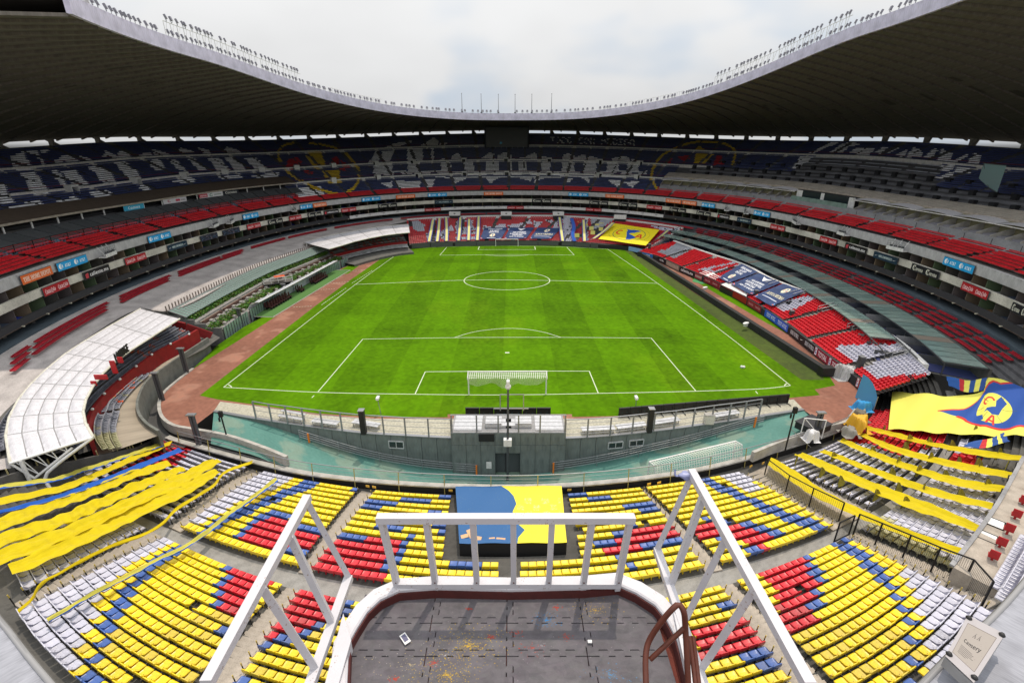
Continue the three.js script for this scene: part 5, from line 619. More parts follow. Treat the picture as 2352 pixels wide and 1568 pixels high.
const SIGN = {
  hd: [canvasTex(512, 96, (x, w, h) => { x.fillStyle = '#e0692c'; x.fillRect(0, 0, w, h); fitText(x, 'THE HOME DEPOT', 'serif', w / 2, h * .54, w * .88, h * .72, '#f6e9dc', 'bold'); }), 'orange panel with white capital lettering'],
  att: [canvasTex(512, 96, (x, w, h) => { x.fillStyle = '#19a0df'; x.fillRect(0, 0, w, h); for (const u of [0, .5]) { globe(x, w * (u + .11), h / 2, h * .34); fitText(x, 'AT&T', 'sans-serif', w * (u + .33), h * .54, w * .2, h * .56, '#eef8ff', 'bold'); } }), 'sky blue panel with white globes and letters'],
  coke: [canvasTex(512, 112, (x, w, h) => { x.fillStyle = '#b0121f'; x.fillRect(0, 0, w, h); x.fillStyle = '#8d0c18'; x.fillRect(w / 2 - 3, 0, 6, h); for (const u of [.25, .75]) { fitText(x, 'Coca-Cola', 'serif', w * u, h * .5, w * .4, h * .62, '#f6e6e6', 'italic bold'); x.strokeStyle = '#f6e6e6'; x.lineWidth = 5; x.beginPath(); x.moveTo(w * (u - .19), h * .82); x.quadraticCurveTo(w * (u - .05), h * .66, w * (u + .1), h * .84); x.stroke(); } }), 'red panel with white script'],
  cal: [canvasTex(512, 112, (x, w, h) => { x.fillStyle = '#141316'; x.fillRect(0, 0, w, h); x.fillStyle = '#c4424c'; x.beginPath(); x.moveTo(w * .05, h * .85); x.lineTo(w * .05, h * .35); x.quadraticCurveTo(w * .12, h * .1, w * .17, h * .25); x.lineTo(w * .15, h * .85); x.fill(); fitText(x, 'caliente.mx', 'sans-serif', w * .58, h * .5, w * .74, h * .66, '#f2f2f2', 'bold'); }), 'black panel with white lowercase lettering'],
  cor: [canvasTex(512, 112, (x, w, h) => { x.fillStyle = '#16191f'; x.fillRect(0, 0, w, h); for (const u of [.25, .75]) { fitText(x, 'orona', 'serif', w * (u + .06), h * .56, w * .27, h * .66, '#e9ead9', 'bold'); fitText(x, 'C', 'serif', w * (u - .14), h * .5, w * .12, h * 1.0, '#e9ead9', 'bold'); x.strokeStyle = '#e9ead9'; x.lineWidth = 4; x.beginPath(); x.moveTo(w * (u - .125), h * .2); x.lineTo(w * (u - .125), h * .8); x.stroke(); } }), 'black panel with two pale blackletter words'],
  nik: [canvasTex(512, 112, (x, w, h) => { x.fillStyle = '#0f3145'; x.fillRect(0, 0, w, h); swoosh(x, w * .12, h * .5, w * .12); swoosh(x, w * .88, h * .5, w * .12); fitText(x, 'NIKE.COM/MEXICO', 'sans-serif', w / 2, h * .5, w * .56, h * .5, '#cfe0dc', 'bold'); }), 'dark teal panel with white check marks and letters'],
  drk: [canvasTex(256, 64, (x, w, h) => { x.fillStyle = '#1c2230'; x.fillRect(0, 0, w, h); for (let i = 0; i < 60; i++) { x.fillStyle = ['#5a6a8c', '#34405a', '#8a7f8c', '#2a5b7a'][i % 4]; x.fillRect(rnd() * w, rnd() * h, rr(4, 18), rr(3, 9)); } }), 'dark panel with a faded blue picture'],
};
for (const k in SIGN) SIGN[k].push(mat(0xffffff, .5, { map: SIGN[k][0] }));
function ringSign(kind, x0, x1, k, h0, h1, where, idx, protr = .12) {
  const hm = (h0 + h1) / 2, a = phAt(x0, k, hm), b = phAt(x1, k, hm), A = RP(a, k, hm), B = RP(b, k, hm), W = A.distanceTo(B), c = A.clone().add(B).multiplyScalar(.5), S = SIGN[kind];
  const g = thing('advertising_sign', `${S[1]} on ${where}, ${idx}`, 'advertising panel', null, c, Math.atan2(-(B.z - A.z), B.x - A.x));
  mesh('board', box(W, h1 - h0, protr, 0, 0, protr / 2), MT.steelDark, g); mesh('print', new THREE.PlaneGeometry(W - .06, h1 - h0 - .06).translate(0, 0, protr + .012), S[2], g); return g;
}
{
  const put = (rows, k, h0, h1, where) => { const cnt = {}; for (const [kd, a, b] of rows) { cnt[kd] = (cnt[kd] || 0) + 1; ringSign(kd, a, b, k, h0, h1, where, `${ordinal[cnt[kd] - 1]} from left`); } };
  put([['hd', 45, 116], ['att', 128, 197], ['att', 338, 390], ['att', 556, 592], ['att', 688, 716], ['hd', 718, 749], ['att', 830, 873], ['hd', 909, 953], ['att', 982, 1026], ['hd', 1111, 1156], ['att', 1306, 1352], ['hd', 1391, 1434], ['hd', 1530, 1566], ['hd', 1568, 1601], ['att', 1613, 1643], ['att', 1733, 1770], ['att', 2170, 2240]], -.5, 10.25, 11.35, 'the grey parapet');
  put([['coke', 96, 155], ['cal', 190, 249], ['coke', 285, 333], ['nik', 383, 428], ['drk', 459, 498], ['drk', 510, 549], ['coke', 566, 597], ['cor', 615, 648], ['coke', 663, 691], ['cor', 706, 737], ['cal', 743, 777], ['coke', 783, 817], ['cor', 868, 911], ['nik', 998, 1040], ['cor', 1222, 1266], ['cor', 1354, 1397], ['cor', 1421, 1464], ['coke', 1486, 1521], ['cor', 1539, 1576], ['cor', 1601, 1633], ['cal', 1649, 1676], ['nik', 1694, 1727], ['coke', 1771, 1804], ['coke', 1885, 1924], ['cal', 1943, 1992], ['nik', 2009, 2064], ['cor', 2096, 2159], ['coke', 2212, 2273], ['cor', 2327, 2372]], -.42, 8.0, 9.08, 'the cream parapet');
  put([['coke', 975, 1012], ['coke', 1165, 1203], ['coke', 1346, 1382]], -.62, 5.9, 6.85, 'the white lower parapet');
}
// railed balconies for lamps and cameras hanging on the grey parapet
{ let pr = null, i = 0; for (const [x, w] of [[246, 1], [490, 1], [528, 1], [672, 1], [1673, 1], [1716, .8], [1830, 1.2], [1938, .8], [2062, 1]]) { const ph = phAt(x, -.9, 10.3); let g; if (!pr) { g = pr = new THREE.Group(); g.name = numbered('lighting_balcony'); mesh('tray', [box(3, .5, .1, 0, 0, .55), box(3, .08, 1, 0, -.22, .05)], MT.white, g); mesh('railing', [box(3, .04, .04, 0, 1.1, .55), box(3, .04, .04, 0, .7, .55), ...[-1.5, -1, -.5, 0, .5, 1, 1.5].map(q => box(.04, 1.1, .04, q, .6, .55))], MT.steel, g); mesh('strut', [-1.2, 0, 1.2].map(q => beam(V(q, 1.3, -.4), V(q, -.2, .5), .06)), MT.white, g); for (const q of [-.9, -.2, .5, 1.1]) mesh('lamp', new RoundedBoxGeometry(.35, .35, .3, 1, .05).translate(q, .35, .4), MT.steelDark, g); scene.add(g); } else { g = pr.clone(); g.name = numbered('lighting_balcony'); scene.add(g); }
  g.position.copy(RP(ph, -.9, 10.55)); g.rotation.y = ringTurn(ph) + Math.PI; g.rotation.y = Math.atan2(RP(ph, -5, 0).x - RP(ph, 0, 0).x, RP(ph, -5, 0).z - RP(ph, 0, 0).z); g.scale.x = w; i++; tag(g, `white railed lamp balcony hanging on the grey parapet, ${ordinal[i - 1]} from the left`, 'balcony', 'lamp balconies on the grey parapet'); } }
// ---------------------------------------------------------------- left side: deck, canopies, garden boxes, dugout
const zz5 = l => l.map(([x, y]) => [349.1 + x * .1348, 542.1 + y * .1348]);
const deckInPx = [[24, 1075], [14, 1000], [44, 918], [110, 843], [194, 780], [320, 710], [385, 714], [588, 614], [726, 563], [790, 540], [880, 520], [936, 508]];
const deckIn = curvePts(deckInPx.map(([x, y], i) => G(x, y, 3.9 - (i < 6 ? .0 : 0))), 80);
const fxL = phAt(938, -1, 4.9);
{
  const out = []; for (let i = 0; i <= 80; i++) { const ph = lerp(-2.52, fxL, i / 80); out.push(RP(ph, -.9, 4.75)); }
  const rows = [0, .33, .66, 1].map(t => deckIn.map((p, i) => out[i].clone().lerp(p, t)));
  struct('deck', sheet(rows), MT.deck, 'broad pale grey concrete deck on the left');
  struct('deck_edge', wallAlong(deckIn, 1.2, 3.88, .3), MT.concDark);
  // expansion joints and a roof light
  const a = G(430, 633, 4.25), b = G(577, 582, 4.25); { const t = thing('roof_light', 'long white strip lying on the pale deck', 'roof light'); mesh('strip', beam(a, b, .55, .12), MT.white, t); mesh('kerb', beam(a.clone().add(V(0, -.08, 0)), b.clone().add(V(0, -.08, 0)), .75, .06), MT.grey, t); }
  for (const [x, y, w] of [[382, 642, 0], [232, 698, 0], [40, 814, 0], [555, 567, 0]]) { const p = G(x, y, 4.4); const m = mesh('deck_hatch', new RoundedBoxGeometry(2.4, .1, 1.5, 1, .03), mat(lin(.24, .28, .24), .8)); m.position.copy(p); m.position.y += .02; m.rotation.y = -1.2; tag(m, `greenish square hatch in the pale deck beside the red seats, ${x < 100 ? 'nearest' : x < 300 ? 'second nearest' : x < 500 ? 'third nearest' : 'farthest'} of four`, 'hatch', null); }
}
// red seats: patches on the left deck, strips at the far end, rows on the right
{
  const L = [], Rr = []; const patch = [[-5, 33], [47, 102], [73, 165], [160, 222], [254, 315], [315, 372], [393, 443], [441, 495], [497, 545], [567, 645], [655, 742], [760, 895], [914, 1110], [1114, 1370], [1374, 1592]];
  for (let j = 0; j < 5; j++) { const k = -1.7 - j * .75; let ph = -2.3; while (ph < 2.2) { const p = RP(ph, k, 4.85 - j * .12), q = RP(ph + .001, k, 0), m = Math.hypot(q.x - p.x, q.z - p.z) / .001; ph += .56 / m; const s = seen(p); if (s[0] < -20 || s[0] > 2372) continue; const right = s[0] > 1600;
    const y = right ? 4.35 - j * .30 : 4.62 - j * .1; p.y = y; if (!right) { const z = RP(ph, -2.6 - j * .72, 0); p.x = z.x; p.z = z.z; p.y = 4.42 - j * .08; } const ss = arcS(ph) / 6.5; if (right && Math.abs(ss - Math.round(ss)) < .07) continue; if (!right && (j > 2 - (s[0] > 560 ? 1 : 0) || !patch.some(([a, b]) => s[0] > a && s[0] < b))) continue; if (j > 4) continue;
    (right ? Rr : L).push({ p, turn: ringTurn(ph) + Math.PI, c: vary(lin(.30, .010, .022), .15), sy: .8 }); } }  // seat red darkened: shade below the roof is put into the colour
  const sm = mat(0xffffff, .5); instances('deck_seats', farSeat, sm, L, 'shade-darkened red seats in short rows along the left deck and far end', 'seats'); instances('gallery_seats', farSeat, sm, Rr, 'shade-darkened red seats in stepped rows along the right side below the gallery', 'seats');
  const S = []; for (let i = 0; i <= 70; i++) { const ph = lerp(fxL, 2.3, i / 70), q = []; for (let j = 0; j < 5; j++) { const k = -1.7 - j * .75, y = (i / 70 > .42 ? 4.35 - j * .3 : 4.62 - j * .1) - .02; q.push(RP(ph, k + .4, y), RP(ph, k - .35, y)); } q.push(RP(ph, -5, 2.6)); S.push(q); } struct('gallery_steps', sweep(S), mat(lin(.13, .13, .14), .95, { map: M4 }));
}
// fabric canopies
function canopy(label, outPx, inPx, ho, hi, bays, endTruss) {
  const t = thing('fabric_canopy', label, 'canopy'), n = outPx.length - 1, O = outPx.map(([x, y]) => G(x, y, ho)), I = inPx.map(([x, y]) => G(x, y, hi)), at = (i, v) => O[i].clone().lerp(I[i], v);
  for (let i = 0; i < n; i++) for (let j = 0; j < bays; j++) { const rows = []; for (let b = 0; b <= 4; b++) { const r = []; for (let a = 0; a <= 4; a++) { const v = (j + .02 + .96 * b / 4) / bays, f = .012 + .976 * a / 4, p = at(i, v).lerp(at(i + 1, v), f); p.y += .28 * Math.sin(Math.PI * a / 4) * Math.sin(Math.PI * b / 4) + .02; r.push(p); } rows.push(r); } mesh('fabric_panel', sheet(rows), MT.fabric, t); }
  for (let j = 0; j <= bays; j++) { const g = []; for (let i = 0; i < n; i++) g.push(rod(at(i, j / bays), at(i + 1, j / bays), j === 0 || j === bays ? .11 : .05, 6)); mesh('long_rib', g, j === 0 || j === bays ? MT.cream : MT.grey, t); }
  for (let i = 0; i <= n; i++) mesh('cross_rib', rod(at(i, 0), at(i, 1), .05, 6), MT.grey, t);
  for (let i = 0; i <= n; i += 2) mesh('column', rod(at(i, .12), at(i, .12).setY(1), .14, 8), MT.white, t);
  if (endTruss) { const a = at(0, 0), b = at(0, 1), lo = at(0, .18).add(V(0, -1.7, 0)), mid = at(0, .72).add(V(0, -.3, 0)); const g = [rod(a, b, .1), rod(lo, mid, .09), rod(a, lo, .09)]; for (let i = 0; i < 8; i++) { const u = .05 + i * .085; g.push(rod(at(0, u), (i % 2 ? lo.clone().lerp(mid, i / 8) : lo.clone().lerp(mid, (i + 1) / 8)), .035)); } mesh('truss', g, MT.white, t); const c = at(0, 1); mesh('prop', pipe([c, c.clone().add(V(-2.2, -1.6, 1.6)), c.clone().add(V(-2.6, -2.1, 1.9)), c.clone().add(V(-2.2, -3.4, 2.2))], .12, 7), MT.white, t); }
  return { O, I };
}
canopy('large white fabric canopy with curved grid of ribs at the near left', [[22, 1064], [12, 1000], [20, 958], [42, 916], [72, 880], [108, 846], [150, 812], [196, 782], [258, 745], [322, 709]], [[213, 1004], [195, 972], [190, 945], [196, 918], [212, 888], [235, 858], [262, 832], [297, 806], [350, 772], [412, 732]], 5.0, 5.5, 5, true);
canopy('white fabric canopy in the far left corner', [[697, 557], [737, 545], [778, 537], [823, 529], [863, 522], [900, 518], [938, 515]].map(([x, y]) => [x, y]), [[755, 572], [787, 563], [813, 555], [848, 547], [880, 541], [910, 537], [941, 534]], 4.6, 4.9, 3, false);
// stand under the near left canopy: upper seats, red wall, apron with three rows of seats
{
  const wallPx = [[452, 757], [420, 776], [363, 805], [325, 832], [285, 863], [250, 893], [225, 921], [206, 950], [199, 980], [208, 1012]], apr = [[478, 783], [400, 836], [340, 882], [322, 915], [317, 938], [323, 962], [340, 982], [366, 999]];
  const W = curvePts(wallPx.map(([x, y]) => G(x, y, 3.2)), 60), Ap = curvePts(apr.map(([x, y]) => G(x, y, 1.35)), 60);
  { const t = thing('red_wall', 'red painted wall between the shaded and the open rows under the near left canopy', 'wall'); mesh('wall', wallAlong(W, 1.6, 3.25, .3), mat(lin(.33, .008, .012), .6, { map: M4 }), t); for (let i = 4; i < 60; i += 7) mesh('lamp', new THREE.SphereGeometry(.14, 8, 6).translate(W[i].x + .2, 3.35, W[i].z + .2), MT.white, t); }
  struct('apron', sheet([W.map(p => V(p.x, 1.62, p.z)), W.map((p, i) => V(lerp(p.x, Ap[i].x, .5), 1.5, lerp(p.z, Ap[i].z, .5))), Ap.map(p => V(p.x, 1.35, p.z))]), mat(lin(.42, .36, .28), .95, { map: rep(tStain, 7, 6) }), 'beige stained concrete apron in front of the three rows');
  struct('apron_wall', wallAlong(Ap, -1.2, 1.85, .22), mat(lin(.20, .21, .19), .9, { map: M4 }), 'grey retaining wall of the apron');
  struct('moat_floor', sheet([Ap.map(p => V(p.x, -1.1, p.z)), curvePts(Gs([[600, 722], [545, 775], [440, 838], [372, 905], [363, 935], [372, 965], [400, 985], [437, 992]], 0), 60).map(p => V(p.x, -1.1, p.z))]), mat(lin(.10, .10, .10), .95, { map: M4 }));
  const ft = [[0, 784.6]]; const r1b = l => l.map(([x, y]) => [x * .2502, 784.6 + y * .2502]);
  const rowsPx = [[[1640, 40], [1480, 130], [1320, 220], [1270, 290], [1130, 410], [990, 545], [955, 625], [905, 740], [910, 900], [965, 990]], [[1690, 20], [1520, 120], [1330, 235], [1300, 295], [1170, 410], [1030, 570], [1010, 630], [965, 770], [975, 900], [1025, 990]], [[1740, 5], [1560, 110], [1345, 255], [1345, 295], [1220, 410], [1075, 590], [1070, 635], [1035, 780], [1050, 890], [1095, 975]]];
  const list = []; rowsPx.forEach((q, j) => { const c = curvePts(r1b(q).map(([x, y]) => G(x, y, 2.3 - j * .22)), 76); c.forEach((p, i) => { if (i === 26 || i === 27 || i === 52 || i === 53 || !i || i === 76) return; const d = c[i + 1].clone().sub(c[i - 1]); list.push({ p: p.clone().setY(p.y - .42), turn: Math.atan2(-d.z, d.x) + Math.PI * 0, s: .84, c: vary(rnd() < .07 ? seatCol.orange : i > 66 || rnd() < .04 ? lin(.34, .33, .2) : lin(.25, .26, .30), .15) }); }); });
  for (let j = 0; j < 6; j++) for (let i = 1; i < 120; i++) { const f = i / 120 * 59, a = Math.floor(f), p = W[a].clone().lerp(W[a + 1], f - a), d = W[a + 1].clone().sub(W[a]), n = V(d.z, 0, -d.x).normalize(); const s = n.x < 0 ? 1 : -1; list.push({ p: V(p.x + n.x * s * (.9 + j * .8), 2.4 + j * .32, p.z + n.z * s * (.9 + j * .8)), turn: Math.atan2(-d.z, d.x), c: vary(rnd() < .05 ? seatCol.orange : lin(.20, .21, .25), .2) }); }
  instances('canopy_stand_seats', seatGeo, plastic, list, 'grey and a few orange seats in rows under and before the near left canopy', 'seats');
  const Z = []; W.forEach((p, i) => { const d = W[Math.min(60, i + 1)].clone().sub(W[Math.max(0, i - 1)]), n = V(d.z, 0, -d.x).normalize(), s = n.x < 0 ? 1 : -1, q = []; for (let j = 0; j < 7; j++) { q.push(V(p.x + n.x * s * (.2 + j * .8), 2.38 + j * .32, p.z + n.z * s * (.2 + j * .8)), V(p.x + n.x * s * (1 + j * .8), 2.38 + j * .32, p.z + n.z * s * (1 + j * .8))); } Z.push(q); }); struct('canopy_stand_steps', sweep(Z), MT.concDark);
  // wet stains and red figure lettering above the canopy edge
  const t = thing('canopy_sign', 'red cut-out shapes and black letters on the inner edge of the near left canopy', 'sign'); const c = G(252, 850, 6.4); for (const [dx, dy, w, h] of [[-.5, -.4, 1.2, .5], [.2, .2, .5, 1.3], [.6, .7, .5, .6], [-.9, -.8, .5, .5]]) mesh('red_shape', new RoundedBoxGeometry(w, h, .12, 1, .05).translate(c.x + dx, c.y + dy, c.z - dx * 1.2), MT.red, t); const A = G(264, 832, 6.0), B = G(294, 806, 6.0), dir = B.clone().sub(A), tg = new TextGeometry('LOUNGE', { font, size: .82, depth: .12, curveSegments: 3 }); tg.computeBoundingBox(); tg.scale(dir.length() / tg.boundingBox.max.x, 1, 1); tg.rotateY(Math.atan2(-dir.z, dir.x)); tg.translate(A.x, A.y, A.z); mesh('lettering', tg, MT.black, t);
}
{ // dark wall with posts between the near rows and the canopy stand
  const p = [[-10, 1108], [88, 1074], [160, 1064], [293, 1033], [312, 1030], [372, 1001]].map(([x, y]) => GS(x, y + 14, 0)); const t = thing('divider_wall', 'dark grey dividing wall with short posts between the left rows and the canopy stand', 'wall'); mesh('wall', wallAlong(p, i => p[Math.round(i * (p.length - 1))].y - .8, i => p[Math.round(i * (p.length - 1))].y + .7, .25), mat(lin(.12, .115, .11), .9, { map: M4 }), t); for (let i = 0; i < 14; i++) { const f = i / 14 * 4.99, a = Math.floor(f), q = p[a].clone().lerp(p[a + 1], f - a); mesh('post', rod(q, q.clone().add(V(0, 1.15, 0)), .05), mat(lin(.3, .26, .12), .7), t); }
}
// garden boxes
{
  const H = V(0, 0, 0), ln = (px, h, n = 64) => curvePts(px.map(([x, y]) => G(x, y, h)), n);
  const gT = ln([[386, 714], [484, 664], [588, 615], [662, 588], [726, 565]], 4.0), gB = gT.map(p => V(p.x + 2.6, 3.25, p.z + .5));
  const t = thing('glass_awning', 'long sloping glass awning with many pale ribs along the edge of the left deck', 'awning'); for (let i = 0; i < 64; i++) { mesh('pane', sheet([[gT[i], gT[i].clone().lerp(gT[i + 1], .96)], [gB[i], gB[i].clone().lerp(gB[i + 1], .96)]]), MT.glassGreen, t); mesh('rib', beam(gT[i], gB[i], .09, .12), MT.grey, t); mesh('post', box(.12, .8, .12, gT[i].x - .25, gT[i].y + .3, gT[i].z), mat(lin(.19, .15, .13), .8), t); }
  mesh('gutter', gT.slice(1).map((p, i) => beam(gT[i], p, .14, .14)), MT.grey, t);
  const tiers = [[0, 2.6, 2.25, 2.9, .0], [1, 5.2, 1.7]]; const off = (d, h) => gT.map(p => V(p.x + d * (1 + .0), h, p.z));
  const KX = .67, steps = [[0, 2.9], [2.9, 2.9], [2.9, 2.3], [5.0, 2.3], [5.0, 1.75], [7.2, 1.75], [7.2, 1.2], [10.3, 1.2], [10.3, -1.1]].map(([d, h]) => [d * KX, h]);
  struct('garden_terraces', sweep(gT.map(p => steps.map(([d, h]) => V(p.x + d, h, p.z)))), mat(lin(.34, .33, .32), .95, { map: M4 }), 'stepped concrete of the planted boxes');
  struct('garden_end_wall', [[0, 2.9, 3.4], [2.9, 5, 2.8], [5, 7.2, 2.2], [7.2, 10.4, 1.6]].map(([a, b, h]) => box((b - a) * KX, h + 1.1, .3, gT[0].x + (a + b) / 2 * KX, (h - 1.1) / 2, gT[0].z + .2)), mat(lin(.2, .2, .2), .9, { map: M4 }));
  { const q = thing('red_ramp_wall', 'dark red slanting wall between the white canopy and the planted boxes', 'wall'); mesh('wall', [beam(G(362, 738, 4.0), G(425, 752, 3.2), .3, 1.3), beam(G(425, 752, 3.2), G(484, 772, 1.4), .3, 1.1)], mat(lin(.30, .008, .012), .6, { map: M4 }), q); }
  struct('corner_floor', poly(Gs([[330, 712], [390, 716], [505, 775], [470, 800], [400, 836], [352, 772]], 1.2), 1.2), MT.concDark);
  struct('garden_rear_wall', wallAlong(off(-.2, 0), 2.8, 3.9, .2), MT.recess);
  // hedges and planters: many small leaves
  const leaf = new THREE.PlaneGeometry(.22, .15); const lv = [], put = (x, y, z, w, h, d, n) => { for (let i = 0; i < n; i++) { const u = rr(-1, 1), v = rnd(), q = rr(-1, 1); lv.push({ p: V(x + u * w, y + v * h * (1 - .35 * Math.abs(q)), z + q * d), turn: rr(0, 6.28), rx: rr(-1.1, 1.1), s: rr(.8, 1.7), c: lin(.045 + rnd() * .09, .13 + rnd() * .14, .008 + rnd() * .015) }); } };
  for (let i = 0; i < 64; i++) if (i % 8 > 0) put(gT[i].x + 3.5 * KX, 2.3, gT[i].z, .35, .75, .55, 80);
  for (let i = 0; i < 64; i++) if (i % 4 < 3) put(gT[i].x + 7.9 * KX, 1.2, gT[i].z, .75, .8, .42, 100);
  instances('hedge_leaves', leaf, new THREE.MeshPhysicalMaterial({ color: 0xffffff, roughness: .9, side: THREE.DoubleSide, transmission: .3, thickness: 0 }), lv, 'clipped green hedges in the planted boxes on the left', 'hedge');
  const bx = []; for (let i = 0; i < 64; i++) { const p = gT[i]; if (i % 4 === 3) bx.push([p.x + 8.4, 1.45, p.z, .9, .5, .8, MT.brown], [p.x + 9.2, 1.42, p.z, .4, .4, .45, MT.concLight]); if (i % 3 === 0) bx.push([p.x + 6.5, 1.9, p.z, .4, .26, .6, MT.concLight]); if (i % 5 === 2) bx.push([p.x + 1.6, 3.15, p.z, 1.0, .5, 1.0, MT.grey]); if (i % 5 === 4) bx.push([p.x + 1.2, 3.2, p.z, .8, .7, .6, MT.black]); }
  let k = { w: 0, b: 0, g: 0, k: 0 }; for (const [x0_, y, z, w, h, d, m] of bx) { const gx = gT.reduce((b, p) => Math.abs(p.z - z) < Math.abs(b.z - z) ? p : b).x, x = gx + (x0_ - gx) * KX; const n = m === MT.concLight ? (w > .55 ? 'white_box' : 'white_cube') : m === MT.brown ? 'brown_chair' : m === MT.grey ? 'grey_sofa' : 'black_cabinet'; const g = n === 'white_box' || n === 'white_cube' || n === 'black_cabinet' ? new RoundedBoxGeometry(w, h, d, 1, .04) : merge([box(w, h * .55, d, 0, -h * .22, 0), box(w * .25, h, d, -w * .38, 0, 0), box(w * .8, h * .8, d * .14, 0, 0, d * .43), box(w * .8, h * .8, d * .14, 0, 0, -d * .43)]); const o = mesh(n, g, m); o.position.set(x, y, z); k[n] = (k[n] || 0) + 1; tag(o, `${n.replace('_', ' ')} on the planted terraces at left, ${ordinal[k[n] - 1]} from near end`, n.split('_')[1], n.replace('_', ' ') + ' pieces on the planted terraces'); }
  { const b = thing('long_bench', 'long low brown bench with pale plank running along the planted terraces', 'bench'); for (let i = 0; i < 63; i++) { if (i % 8 === 0) continue; const p = gT[i], q = gT[i + 1]; mesh('seat', beam(V(p.x + 5.9 * KX, 1.98, p.z), V(q.x + 5.9 * KX, 1.98, q.z + .06), .4, .4), mat(lin(.08, .04, .03), .8), b); mesh('plank', beam(V(p.x + 5.45 * KX, 2.1, p.z), V(q.x + 5.45 * KX, 2.1, q.z + .06), .3, .06), MT.step, b); } }
  // glass front wall towards the track, with columns
  const gw = thing('glass_wall', 'grey green glass wall below the planted boxes facing the track', 'wall'); for (let i = 0; i < 63; i++) { if (i % 16 === 10) continue; const p = gT[i], q = gT[i + 1]; mesh('pane', beam(V(p.x + 10.5 * KX, .55, p.z - .04), V(q.x + 10.5 * KX, .55, q.z + .04), .05, 1.9), new Object(MT.glassGreen), gw); mesh('mullion', box(.08, 2.0, .08, p.x + 10.55 * KX, .55, p.z), MT.steelDark, gw); }
}
// steel columns round the track, and two lamp posts
{ let i = 0; for (const [bx, by, h, tx, ty, lab] of [[423, 836, 1.2, 410, 800, 'on the apron near the left touchline'], [367, 902, .9, 350, 856, 'beside the near left bend of the track'], [452, 1002, 0, 434, 952, 'at the left end of the green ramp'], [553, 742, .3, 546, 708, 'beside the glass wall at the planted boxes'], [653, 676, .3, 648, 652, 'beside the covered dugout on the left'], [1874, 996, 0, 1889, 947, 'at the right end of the green ramp']]) { const p = G(bx, by, h), q = GZ(tx, ty, p.z), t = thing('steel_column', `dark steel twin column ${lab}`, 'column'); q.x = p.x; mesh('shaft', [rod(V(p.x - .16, p.y - 1, p.z), V(q.x - .16, q.y, q.z), .14, 8), rod(V(p.x + .16, p.y - 1, p.z), V(q.x + .16, q.y, q.z), .14, 8)], MT.steelDark, t); mesh('cap', box(.8, .12, .4, q.x, q.y, q.z), MT.steel, t); }
  for (const [bx, by, tx, ty, l] of [[523, 1012, 506, 951, 'left'], [1804, 1034, 1827, 942, 'right']]) { const p = G(bx, by, -.6), q = GZ(tx, ty, p.z), t = thing('lamp_post', `thin dark lamp post at the ${l} end of the green ramp`, 'lamp post'); mesh('pole', rod(p, q, .07, 7), MT.blackMetal, t); mesh('lamp_head', [new RoundedBoxGeometry(.35, .6, .3, 1, .05).translate(q.x, q.y, q.z), box(.12, .4, .12, q.x - .25, q.y - .6, q.z)], MT.blackMetal, t); mesh('brace', rod(V(p.x, lerp(p.y, q.y, .55), p.z), V(p.x - (l === 'left' ? 2.4 : -2), p.y + .6, p.z + .4), .025, 5), MT.steel, t); } }
